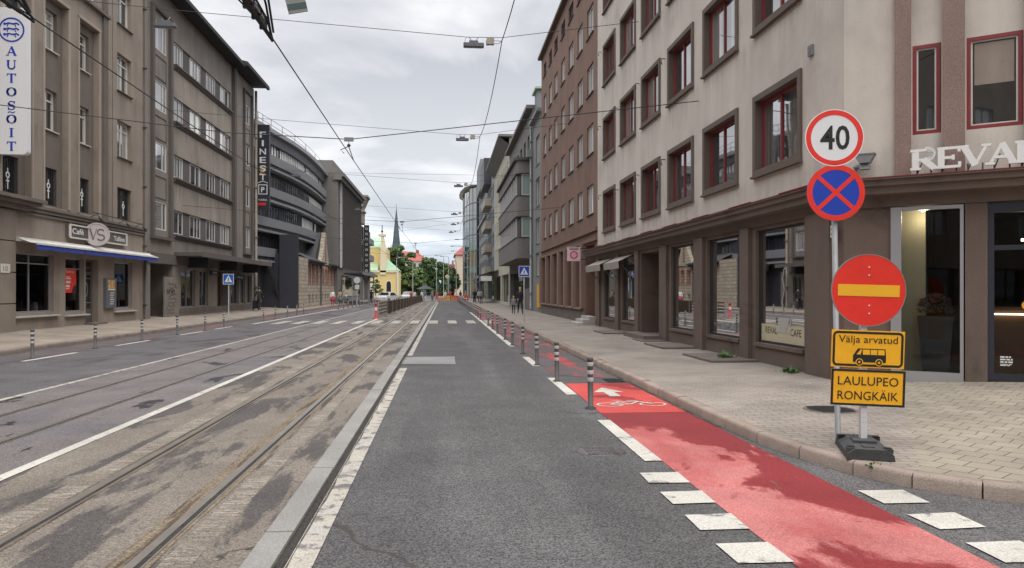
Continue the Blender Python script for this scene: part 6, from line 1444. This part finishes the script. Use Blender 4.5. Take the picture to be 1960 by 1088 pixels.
for k, (y, za, zm) in enumerate(((20, 6.75, 5.72), (45, 6.6, 5.85), (66, 6.5, 5.9), (90, 6.5, 5.9))):
    x1 = 6.98 if y < 60 else 5.82; lab = ['nearest', 'second', 'third', 'farthest'][k]
    cable('span_wire', [(-15.15 if y < 60 else -13, y, za + .1), (-5.6, y, zm + .12), (-2.5, y, zm), (x1, y, za + .2)], .012, f'{lab} span wire holding up the tram wires from house to house')
    t = thing('wire_hanger', f'small hanger joining the {lab} span wire to the tram wire', 'wire hanger', (-2.5, y, zm), 'tram wire hangers')
    f = MB(); f.box(-2.62, -2.38, y - .03, y + .03, zm - .05, zm + .05); f.build('clamp', 'galv', t)
    f = MB(); f.tube([(-2.5, y, zm), (-2.5, y, zm - .2), (-2.52, y + 1.2, CZ + .02)], .012, 5, raw=True); f.tube([(-2.5, y, zm - .18), (-2.72, y, zm - .28), (-2.62, y, CZ)], .012, 5, raw=True); f.lathe((-2.5, y), [(.03, zm - .2), (.05, zm - .16), (.03, zm - .12)], 8); f.build('dropper', 'iron', t)
LY = [26.4, 42.5, 60, 82, 96, 112]
LXZ = [(1.04, 10.68), (1.03, 10.6), (1.15, 10.4), (1.12, 10.38), (1.2, 10.5), (1.05, 10.75)]
def lamp(x, y, z, label, box_=True):
    t = thing('street_lamp', label, 'street lamp', (x, y, z), 'lamps hung on wires across the street')
    f = MB(); f.prism_xy([(x - .36, y - .10), (x - .30, y - .13), (x + .30, y - .13), (x + .36, y - .10), (x + .36, y + .10), (x + .30, y + .13), (x - .30, y + .13), (x - .36, y + .10)], z - .34, z - .22); f.prism_xy([(x - .16, y - .08), (x + .16, y - .08), (x + .16, y + .08), (x - .16, y + .08)], z - .22, z - .13); f.build('lamp_body', 'panel_mid', t)
    f = MB(); f.box(x - .30, x + .30, y - .10, y + .10, z - .355, z - .341); f.build('diffuser', 'galv', t)
    f = MB(); f.tube([(x - .16, y, z), (x - .09, y, z - .10), (x, y, z - .14), (x + .09, y, z - .10), (x + .16, y, z)], .014, 5, raw=True); f.tube([(x - .24, y, z), (x - .30, y, z - .06), (x - .31, y, z - .22)], .008, 4, raw=True); f.build('hanger', 'galv', t)
    if box_:
        f = MB(); f.box(x + .46, x + .72, y - .08, y + .08, z - .24, z - .02); f.build('junction_box', 'limestone', t)
        f = MB(); f.tube([(x + .44, y, z - .1), (x + .46, y, z - .28), (x + .54, y, z - .26)], .008, 4, raw=True); f.tube([(x + .72, y, z - .1), (x + 1.0, y, z - .1)], .01, 4, raw=True); f.tube([(x + .72, y, z - .2), (x + .88, y, z - .2), (x + 1.0, y, z - .1)], .01, 4, raw=True); f.build('lead', 'cable', t)
for k, (y, (x, z)) in enumerate(zip(LY, LXZ)):
    d = x * .0905 + y * .9959
    lab = ['nearest', 'second', 'third', 'fourth', 'fifth', 'farthest'][k]
    lamp(x, y, z, f'{lab} grey lamp with a junction box hung on a wire over the road lane')
    xl = -15.15 if y < 62 else -12.4; xr = 6.98 if y < 58 else 5.8 if y < 80 else 6.95
    cable('lamp_wire', [(xl, y, z + 1.05), (-9.2, y, z + .62), (x - .2, y, z + .0), (x + 1.0, y, z + .02), (xr, y, z + .75)], .011, f'{lab} thin wire strung across the street carrying a lamp over the road lane')
lamp(-9.45, 26.4, 11.05, 'largest pale grey street lamp on the left, hung before the grey building eaves', False)
lamp(-11.2, 58, 10.75, 'grey street lamp hung before the banded building roof railing', False)
cable('lamp_wire', [(-15.15, 58, 11.3), (-11.2, 58, 10.75), (6.9, 58, 10.7)], .009, 'thin pale wire carrying the lamp before the banded building roof railing')
lamp(-9.5, 84, 11.0, 'small grey street lamp hung before the banded building far end', False)
lamp(-9.2, 88, 7.9, 'small grey street lamp hung low before the ribbed dark building', False)
cable('lamp_wire', [(-12.4, 88, 7.7), (-9.2, 88, 7.95), (-2, 88, 9.2), (6.9, 88, 10.6)], .009, 'thin wire carrying the low lamp before the ribbed dark building')
# feed cable hanging from lamp to lamp
pts = [(.25, 8, 10.9), (.12, 14, 10.7), (.0, 20, 10.45)]
pts = []
ends = [(2.1, 9.5, 10.9)] + [(x + 1.0, y, z - .1) for y, (x, z) in zip(LY, LXZ)]
for a, b in zip(ends[:-1], ends[1:]):
    for k in range(10): q = k / 10; pts.append((lerp(a[0], b[0], q), lerp(a[1], b[1], q), lerp(a[2], b[2], q) - 2.0 * q * (1 - q) * min(1, (b[1] - a[1]) / 16)))
cable('feed_cable', pts + [ends[-1]], .016, 'black feed cable sagging from lamp to lamp down the middle of the sky')
# section insulators over the two tracks
def insulator(x, y0, y1, label):
    t = thing('section_insulator', label, 'overhead fitting', (x, y0, CZ), 'insulated fittings on the tram wires')
    f = MB()
    f.tube([(x, y1 + .5, CZ), (x - .04, y1, CZ + .05), (x - .10, y0, CZ + .10), (x - .10, -3, CZ + .12)], .018, 6, raw=True); f.tube([(x, y1 + .5, CZ + .03), (x + .05, y1, CZ + .12), (x + .08, y0, CZ + .20), (x + .08, -3, CZ + .2)], .018, 6, raw=True); f.tube([(x, y1 + .2, CZ + .02), (x, y0, CZ + .02), (x, -3, CZ + .02)], .03, 6, raw=True); f.build('runner', 'iron', t)
    for k in range(7):
        y = y0 + (y1 - y0) * k / 6; f = MB(); f.box(x - .13 + .012 * k, x + .11 - .012 * k, y - .03, y + .03, CZ + .0, CZ + .13); f.lathe((x - .06 + .01 * k, y), [(.025, CZ + .02), (.04, CZ + .07), (.025, CZ + .12), (.02, CZ + .17)], 7); f.build('clamp', 'iron', t)
    f = MB(); f.box(x - .02, x + .05, y0, y1 - .2, CZ + .06, CZ + .12); f.build('insulator_bar', 'galv', t)
    f = MB(); f.tube([(x, y1 + .45, CZ + .04), (x + .05, y1 - .1, CZ + .30), (x + .02, y1 - .9, CZ + .8), (x, y1 - 1.6, CZ + 1.2)], .016, 6, raw=True); f.tube([(x + .06, y1 + .3, CZ + .06), (x + .14, y1 - .6, CZ + .55), (x + .12, y1 - 1.6, CZ + 1.1)], .016, 6, raw=True); f.build('jumper_cable', 'cable', t)
    f = MB(); f.tube([(x - .45, y0 + .7, CZ + .32), (x + .5, y0 + .7, CZ + .34)], .02, 6, raw=True); f.tube([(x - .42, y0 + .7, CZ + .32), (x - .05, y1 - .3, CZ + .06)], .012, 5, raw=True); f.tube([(x + .46, y0 + .7, CZ + .34), (x + .16, y1 - .5, CZ + .3)], .012, 5, raw=True)
    for q in (-.44, -.34, .36, .46): f.lathe((x + q, y0 + .7), [(.02, CZ + .26), (.045, CZ + .30), (.045, CZ + .36), (.02, CZ + .40)], 7)
    f.build('cross_arm', 'iron', t)
insulator(-2.48, 8.3, 10.6, 'black insulated fitting with cables on the tram wire at the top of the picture')
insulator(-5.5, 7.9, 10.1, 'black and grey insulated fitting on the tram wire in front of the white blade sign')
cable('span_wire', [(-15.1, 9.4, 6.9), (-5.5, 9.2, CZ + .42), (-2.48, 9.0, CZ + .34), (7.5, 9, 6.9)], .010, 'thin span wire at the top edge holding the black insulated fittings')
t = thing('wire_marker', 'small tilted plate striped dark green and grey hanging at the top edge', 'plate', (-1.72, 9, 5.4))
FM = Fr((-1.74, 9.0), (.97, .2), (.2, -.97))
f = MB(FM); f.prism([(-.08, 4.98), (.14, 5.04), (.02, 5.52), (-.2, 5.46)], -.01, .01); f.build('plate', 'mint_grey', t)
f = MB(FM)
for k in range(3): z = 5.02 + .17 * k; d = -.045 * k; f.prism([(-.085 + d, z), (.13 + d, z + .055), (.115 + d, z + .125), (-.10 + d, z + .07)], .0101, .013)
f.build('stripe', 'slate_green' if 'slate_green' in M else 'spire_green', t)
f = MB(); f.tube([(-1.85, 9.0, 5.5), (-1.9, 9, 5.9)], .012, 5, raw=True); f.build('strap', 'iron', t)

# ---- fence between the tracks
t = thing('railing', 'long rust brown railing with pale posts standing between the tram tracks', 'railing', (-4.1, 48, 0))
y = 47.6; n = 0
f = MB(); x = lambda y: -4.13 + .0085 * (y - 47)
while y < 126 and n < 45:
    g = MB(); g.box(x(y) - .035, x(y) + .035, y - .035, y + .035, 0, 1.08); g.build('post', 'fence_pale' if n % 2 == 0 or y < 54 else 'fence_rust', t); y += 1.15 if y < 54 else 2.3; n += 1
for z in (.28, .5, .72, .94):
    f = MB(); f.strip([(x(47.6) - .02, 47.6, z - .045), (x(126) - .02, 126, z - .045)], [(x(47.6) - .02, 47.6, z + .045), (x(126) - .02, 126, z + .045)]); f.strip([(x(47.6) + .02, 47.6, z - .045), (x(126) + .02, 126, z - .045)], [(x(47.6) + .02, 47.6, z + .045), (x(126) + .02, 126, z + .045)]); f.strip([(x(47.6) - .02, 47.6, z + .045), (x(126) - .02, 126, z + .045)], [(x(47.6) + .02, 47.6, z + .045), (x(126) + .02, 126, z + .045)])
    f.build('rail', 'fence_rust', t)
f = MB(); f.strip([(x(54) + .0, 54, .08), (x(126), 126, .08)], [(x(54) + .0, 54, .92), (x(126), 126, .92)]); f.build('mesh_panel', 'fence_rust', t)
t = thing('marker_post', 'short red and white marker post at the near end of the railing', 'marker post', (-4.2, 46.9, 0))
f = MB(); f.lathe((-4.2, 46.9), [(.17, 0), (.17, .05), (.09, .08), (.075, .95), (.04, 1.0)], 12); f.build('body', 'plastic_red', t); f = MB(); f.lathe((-4.2, 46.9), [(.083, .52), (.086, .54), (.085, .66), (.082, .68)], 12); f.build('white_band', 'sign_white', t)
f = MB(); f.lathe((-4.2, 46.9), [(.078, .82), (.082, .83), (.078, .90)], 12); f.build('dark_band', 'black', t)

# ---- far lamp posts with arms
pl0 = None
def lamp_post(x, y, h, arm, label):
    t = thing('lamp_post', label, 'lamp post', (x, y, 0), 'grey lamp posts at the street end'); f = MB(); f.tube([(x, y, 0), (x, y, h)], .09, 8, r1=.05, raw=True); f.build('pole', 'galv', t)
    f = MB(); f.tube([(x, y, h - .1), (x + arm * .4, y, h + .12), (x + arm, y, h + .15)], .04, 5, raw=True); f.build('arm', 'galv', t)
    f = MB(); c = x + arm; f.box(c - .3, c + .3, y - .12, y + .12, h + .05, h + .17); f.build('lamp_head', 'galv', t)
lamp_post(4.5, 112, 9.3, -2.6, 'nearest grey lamp post with an arm against the glass tower')
lamp_post(4.6, 129, 9.3, -3.2, 'middle grey lamp post with an arm against the glass tower')
lamp_post(4.5, 143, 9.2, -2.9, 'farthest grey lamp post with an arm against the glass tower')
lamp_post(-1.5, 150, 8.0, -1.5, 'grey lamp post in front of the round tree, leftmost of three')
lamp_post(-.1, 158, 9.0, -1.6, 'grey lamp post in front of the round tree, middle of three')
lamp_post(1.0, 165, 9.2, -1.6, 'grey lamp post in front of the round tree, rightmost of three')
lamp_post(-9.4, 150, 8.2, 1.6, 'grey lamp post just right of the yellow church')
lamp_post(-6.4, 155, 7.6, -1.4, 'grey lamp post before the pale tree under the red roofed house')
lamp_post(2.6, 160, 8.0, -.6, 'thin pale lamp post beside the beige gabled house')
t = thing('road_sign', 'round road sign on a post before the ribbed dark building entrance', 'road sign', (-9.6, 84, .1)); F_ = Fr((-9.6, 84), (1, 0), (0, -1))
f = MB(F_); f.tube([(0, 0, .1), (0, 0, 3.2)], .04, 6); f.build('post', 'galv', t); f = MB(F_); f.disc(0, 2.9, .36, .04, .06, 24); f.build('sign_disc', 'sign_box', t); f = MB(F_); f.box(-.25, .25, .04, .06, 1.9, 2.4); f.build('sign_plate', 'sign_box', t)
t = thing('road_sign', 'yellow diamond priority sign far down the street before the round tree', 'road sign', (.6, 150, 0)); F_ = Fr((.6, 150), (1, 0), (0, -1))
f = MB(F_); f.tube([(0, 0, 0), (0, 0, 5)], .04, 6); f.build('post', 'galv', t); f = MB(F_); f.prism([(-.45, 4.6), (0, 4.15), (.45, 4.6), (0, 5.05)], .04, .06); d_ = f.build('sign_plate', 'sign_white', t); f = MB(F_); f.prism([(-.28, 4.6), (0, 4.32), (.28, 4.6), (0, 4.88)], .06, .065); f.build('yellow_diamond', 'sign_yellow', d_)
def sign_box_post(x, y, z, label):
    t = thing('traffic_light', label, 'traffic light', (x, y, 0)); f = MB(); f.tube([(x, y, 0), (x, y, z)], .05, 6, raw=True); f.build('post', 'galv', t); f = MB(); f.box(x - .17, x + .17, y - .2, y - .05, z - .9, z); b_ = f.build('signal_head', 'panel_grey', t)
    f = MB(Fr((x, y - .2), (1, 0), (0, -1)))
    for k in range(3): f.disc(0, z - .16 - .28 * k, .1, .0, .02, 10)
    f.build('lens', 'black', b_)
sign_box_post(-4.1, 148, 3.0, 'grey traffic light at the street end left of the orange barriers')
sign_box_post(-1.3, 150, 3.0, 'grey traffic light behind the orange barriers, left of two')
sign_box_post(1.2, 151, 3.1, 'grey traffic light behind the orange barriers, right of two')
# ---- barriers closing the road
def barrier(x, y, w, m1, m2, label):
    t = thing('road_barrier', label, 'barrier', (x, y, 0), 'barriers closing the far end of the lane'); F_ = Fr((x, y), (1, 0), (0, -1))
    for s in (-w / 2 + .1, w / 2 - .1):
        f = MB(F_); f.box(s - .05, s + .05, -.3, .3, 0, .07); f.box(s - .03, s + .03, -.03, .03, .071, 1.0); f.build('leg', m1, t)
    f = MB(F_); f.box(-w / 2, w / 2, .031, .06, .62, .95); b_ = f.build('board', m1, t); f = MB(F_)
    for k in range(3): a = -w / 2 + .15 + k * w / 3; f.prism([(a, .63), (a + w / 7, .63), (a + w / 7 + .1, .94), (a + .1, .94)], .06, .064)
    f.build('stripe', m2, b_); f = MB(F_); f.box(-w / 2, w / 2, .031, .055, .25, .45); f.build('lower_board', m1, t)
for k, (x, m1, m2, lab) in enumerate(((-.55, 'orange', 'sign_white', 'orange and white road barrier, leftmost in the row closing the lane'), (.5, 'barrier_yellow', 'orange', 'yellow road barrier in the row closing the lane'), (1.55, 'orange', 'sign_red', 'orange and red road barrier right of the yellow one'), (2.55, 'plastic_red', 'sign_white', 'red and white road barrier in the row closing the lane'), (3.4, 'plastic_red', 'orange', 'red road barrier at the right end of the row closing the lane'))): barrier(x, 117 + .3 * k, .95, m1, m2, lab)
t = thing('parasol', 'dark market parasol among the crowd at the street end', 'parasol', (-3.2, 128, 0))
f = MB(); f.tube([(-3.2, 128, 0), (-3.2, 128, 2.5)], .04, 6, raw=True); f.build('pole', 'galv', t); f = MB(); f.lathe((-3.2, 128), [(1.5, 2.05), (.05, 2.65)], 8); f.build('canopy', 'navy', t)

# ---- car behind the railing
def car(x, y, rz, label, body='car_white'):
    t = thing('parked_car', label, 'car', (x, y, 0)); f = MB(); F_ = W
    Lq, Wd = 4.3, .86
    side = [(-2.15, .35), (-2.12, .75), (-1.95, .95), (-1.05, 1.02), (-.45, 1.52), (.9, 1.56), (1.75, 1.1), (2.05, 1.0), (2.15, .6), (2.1, .32)]
    n = len(side); i = f.pts([(s, -Wd * (.82 if z > 1.2 else 1), z) for s, z in side] + [(s, Wd * (.82 if z > 1.2 else 1), z) for s, z in side]); f.face(range(i, i + n)); f.face(range(i + n, i + 2 * n))
    for k in range(n): f.face((i + k, i + (k + 1) % n, i + n + (k + 1) % n, i + n + k))
    f.build('body', body, t, local=True)
    f = MB()
    for sg in (-1, 1): f.quad([(-.85, sg * .875, 1.05), (1.35, sg * .875, 1.08), (.8, sg * .75, 1.48), (-.4, sg * .75, 1.46)])
    f.quad([(-1.02, -.8, 1.06), (-1.02, .8, 1.06), (-.50, .68, 1.50), (-.50, -.68, 1.50)]); f.quad([(1.72, -.8, 1.15), (1.72, .8, 1.15), (.97, .68, 1.55), (.97, -.68, 1.55)]); f.build('window', 'glass_dark', t, local=True)
    for s in (-1.35, 1.35):
        for o in (-.88, .88):
            f = MB(Fr((0, 0), (1, 0), (0, 1))); f.disc(s, .32, .32, o - .1, o + .02 * (1 if o > 0 else -1), 18); w = f.build('wheel', 'tyre', t, local=True); f = MB(); f.disc(s, .32, .19, o - .105, o + .035 * (1 if o > 0 else -1), 14); f.build('rim', 'alu', w, local=True)
    f = MB()
    for o in (-.6, .6): f.box(-2.16, -2.08, o - .16, o + .16, .66, .8)
    f.build('headlight', 'sign_white', t, local=True); t.rotation_euler = (0, 0, rz)
    return t
car(-8.4, 112, R(68), 'white car with dark windows parked behind the railing before the yellow church')
car(-6.6, 138, R(85), 'pale grey car behind the railing right of the yellow church', 'sign_box')

# ================================================================ people
def person(x, y, z, yaw, h, label, top, bottom, hair='hair_dark', skin='skin', stride=.22, arms=(.12, -.1), skirt=None, lean=0., shoes='black', elbow=.12, wide=1.):
    k = h / 1.75
    J = {'pel': (0, 0, .96), 'sp': (0, -.01 - lean * .3, 1.15), 'ch': (0, -lean * .7, 1.36), 'nk': (0, -lean, 1.49), 'hb': (0, -lean - .02, 1.57), 'ht': (0, -lean - .025, 1.70)}
    E = [('pel', 'sp'), ('sp', 'ch'), ('ch', 'nk'), ('nk', 'hb'), ('hb', 'ht')]; Rr = {'pel': .15 * wide, 'sp': .135 * wide, 'ch': .15 * wide, 'nk': .055, 'hb': .085, 'ht': .075}
    for sg, nm in ((-1, 'l'), (1, 'r')):
        fw = stride * sg
        J['hip' + nm] = (sg * .095, 0, .90); J['kn' + nm] = (sg * .10, -fw * .55 - (.05 if fw < 0 else .02), .50); J['an' + nm] = (sg * .10, -fw, .085 + (.05 if fw < -.1 else 0)); J['to' + nm] = (sg * .11, -fw - .15, .035 + (.02 if fw < -.1 else 0))
        E += [('pel', 'hip' + nm), ('hip' + nm, 'kn' + nm), ('kn' + nm, 'an' + nm), ('an' + nm, 'to' + nm)]; Rr.update({'hip' + nm: .095, 'kn' + nm: .062, 'an' + nm: .045, 'to' + nm: .035})
        a = arms[0 if sg < 0 else 1]
        J['sh' + nm] = (sg * .18 * wide, -lean * .8, 1.41); J['el' + nm] = (sg * .235 * wide, -lean * .7 - a * .4 + .03, 1.13); J['wr' + nm] = (sg * .24 * wide, -lean * .6 - a - elbow, .90 + abs(elbow) * .5); J['ha' + nm] = (sg * .23 * wide, -lean * .6 - a - elbow * 1.25, .80 + abs(elbow) * .6)
        E += [('ch', 'sh' + nm), ('sh' + nm, 'el' + nm), ('el' + nm, 'wr' + nm), ('wr' + nm, 'ha' + nm)]; Rr.update({'sh' + nm: .068, 'el' + nm: .048, 'wr' + nm: .034, 'ha' + nm: .036})
    names = list(J); me = bpy.data.meshes.new('person'); me.from_pydata([Vector(J[n]) * k for n in names], [(names.index(a), names.index(b)) for a, b in E], [])
    ob = bpy.data.objects.new('person', me); COL.objects.link(ob); sk = ob.modifiers.new('s', 'SKIN'); sb = ob.modifiers.new('u', 'SUBSURF'); sb.levels = sb.render_levels = 1
    for n, v in zip(names, me.skin_vertices[0].data): v.radius = (Rr[n] * k, Rr[n] * k * (.72 if n in ('ch', 'sp', 'pel') else 1)); v.use_root = n == 'pel'
    dg = bpy.context.evaluated_depsgraph_get(); m2 = bpy.data.meshes.new_from_object(ob.evaluated_get(dg)); bpy.data.objects.remove(ob); bpy.data.meshes.remove(me)
    m2.name = 'person'
    for q in (skin, top, bottom, shoes): m2.materials.append(M[q])
    for p in m2.polygons:
        c = p.center / k; p.use_smooth = True; arm = abs(c.x) > .15 * wide and c.z > .72
        p.material_index = 3 if c.z < .09 else 2 if (c.z < .94 and not arm) else (0 if (c.z < .91 + abs(elbow) * .5 and arm) or c.z > 1.50 else 1)
    o = bpy.data.objects.new('person', m2); COL.objects.link(o); o.location = (x, y, z); o.rotation_euler = (0, 0, yaw); tag(o, label, 'person')
    f = MB(); c = Vector(J['ht']) * k; r = .10 * k
    f.lathe((0, .018 * k - lean * k - .02 * k), [(.075 * k, c.z - .10 * k), (.098 * k, c.z - .04 * k), (.10 * k, c.z + .03 * k), (.07 * k, c.z + .085 * k), (.02 * k, c.z + .10 * k)], 10); hb = f.build('hair', hair, o, local=True)
    if skirt:
        f = MB(); f.lathe((0, 0), [(.15 * k, 1.02 * k), (.20 * k, .85 * k), (.27 * k, .50 * k)], 12); f.build('skirt', skirt, o, local=True)
    return o
person(5.15, 50.5, .14, R(8), 1.80, 'adult in black on the right pavement walking beside a child', 'cloth_black', 'cloth_black', hair='hair_fair', elbow=.2)
person(4.68, 50.3, .14, R(-5), 1.22, 'child in a pale top and dark trousers beside the adult in black', 'cloth_grey', 'cloth_black', hair='hair_fair')
ml = person(-13.6, 56.6, .24, R(185), 1.74, 'person in dark clothes seen from behind pushing a trolley on the left pavement', 'cloth_black', 'cloth_black', hair='hair_dark', elbow=.35, lean=.08)
t = thing('shopping_trolley', 'dark wheeled trolley pushed along the left pavement', 'trolley', (-13.95, 57.3, .24))
f = MB(); f.box(-14.2, -13.8, 57.1, 57.5, .42, 1.0); f.build('bag', 'cloth_navy', t)
for xx in (-14.18, -13.82):
    f = MB(Fr((xx, 57.3), (0, 1), (1, 0))); f.disc(0, .40, .12, -.03, .03, 14); f.build('wheel', 'tyre', t)
f = MB(); f.tube([(-14.15, 57.3, .5), (-14.1, 57.0, 1.2), (-13.85, 57.0, 1.2), (-13.85, 57.3, .5)], .018, 5, raw=True); f.build('handle', 'galv', t)
person(-11.75, 80.5, .15, R(20), 1.7, 'woman in a white top and long pink skirt on the left pavement', 'cloth_white', 'cloth_pink', hair='hair_fair', skirt='cloth_pink', stride=.1)
person(-11.1, 81.5, .14, R(10), 1.68, 'person in a grey green dress beside the woman in pink', 'cloth_tan', 'cloth_teal', skirt='cloth_teal', stride=.1)
for q in ((4.35, 88, R(185), 1.72, 'person in a pale jacket and black trousers farthest left of the right pavement crossing sign', 'cloth_grey', 'cloth_black'),
          (3.9, 96, R(10), 1.8, 'person in all black on the far right pavement before the canopy', 'cloth_black', 'cloth_black'),
          (4.7, 100, R(5), 1.74, 'person in a white shirt on the far right pavement', 'cloth_white', 'cloth_navy'),
          (4.3, 104, R(190), 1.7, 'person in a navy coat on the far right pavement behind the white shirt', 'cloth_navy', 'cloth_black'),
          (-3.0, 119, R(0), 1.75, 'person in a white and blue outfit standing on the tram track', 'cloth_blue', 'cloth_white'),
          (-3.55, 121, R(30), 1.7, 'person in a white dress just left of the blue and white one', 'cloth_white', 'cloth_white'),
          (-1.9, 122, R(-20), 1.72, 'person in grey between the tram track and the orange barriers', 'cloth_grey', 'cloth_navy'),
          (-1.2, 124, R(15), 1.68, 'person in a pink top left of the orange barriers', 'cloth_pink', 'cloth_grey'),
          (.2, 123, R(0), 1.74, 'person in white behind the leftmost orange barrier', 'cloth_white', 'cloth_blue'),
          (1.0, 125, R(160), 1.78, 'person in red behind the yellow barrier', 'cloth_red', 'cloth_navy'),
          (1.9, 122, R(-10), 1.7, 'person in a white top behind the red barriers', 'cloth_white', 'cloth_tan'),
          (2.7, 124, R(20), 1.75, 'person in navy behind the red barriers', 'cloth_navy', 'cloth_grey'),
          (3.5, 121, R(0), 1.66, 'person in a tan coat at the right end of the barriers', 'cloth_tan', 'cloth_white'),
          (-9.9, 104, R(170), 1.72, 'person in black under the far left entrance canopy', 'cloth_black', 'cloth_black'),
          (-10.4, 108, R(0), 1.7, 'person in a tan jacket under the far left entrance canopy', 'cloth_tan', 'cloth_navy'),
          (-9.6, 114, R(30), 1.75, 'person in grey near the white car on the left', 'cloth_grey', 'cloth_black'),
          (-8.9, 122, R(0), 1.7, 'person in white near the church on the left', 'cloth_white', 'cloth_tan'),
          (-5.6, 128, R(10), 1.72, 'person in red behind the far end of the railing', 'cloth_red', 'cloth_black'),
          (-4.9, 126, R(0), 1.7, 'person in white behind the far end of the railing', 'cloth_white', 'cloth_grey')):
    person(q[0], q[1], .14 if q[0] > 3.6 or q[0] < -9.7 else .01, q[2], q[3], q[4], q[5], q[6], stride=rnd.uniform(.05, .25), hair=rnd.choice(['hair_dark', 'hair_fair']))
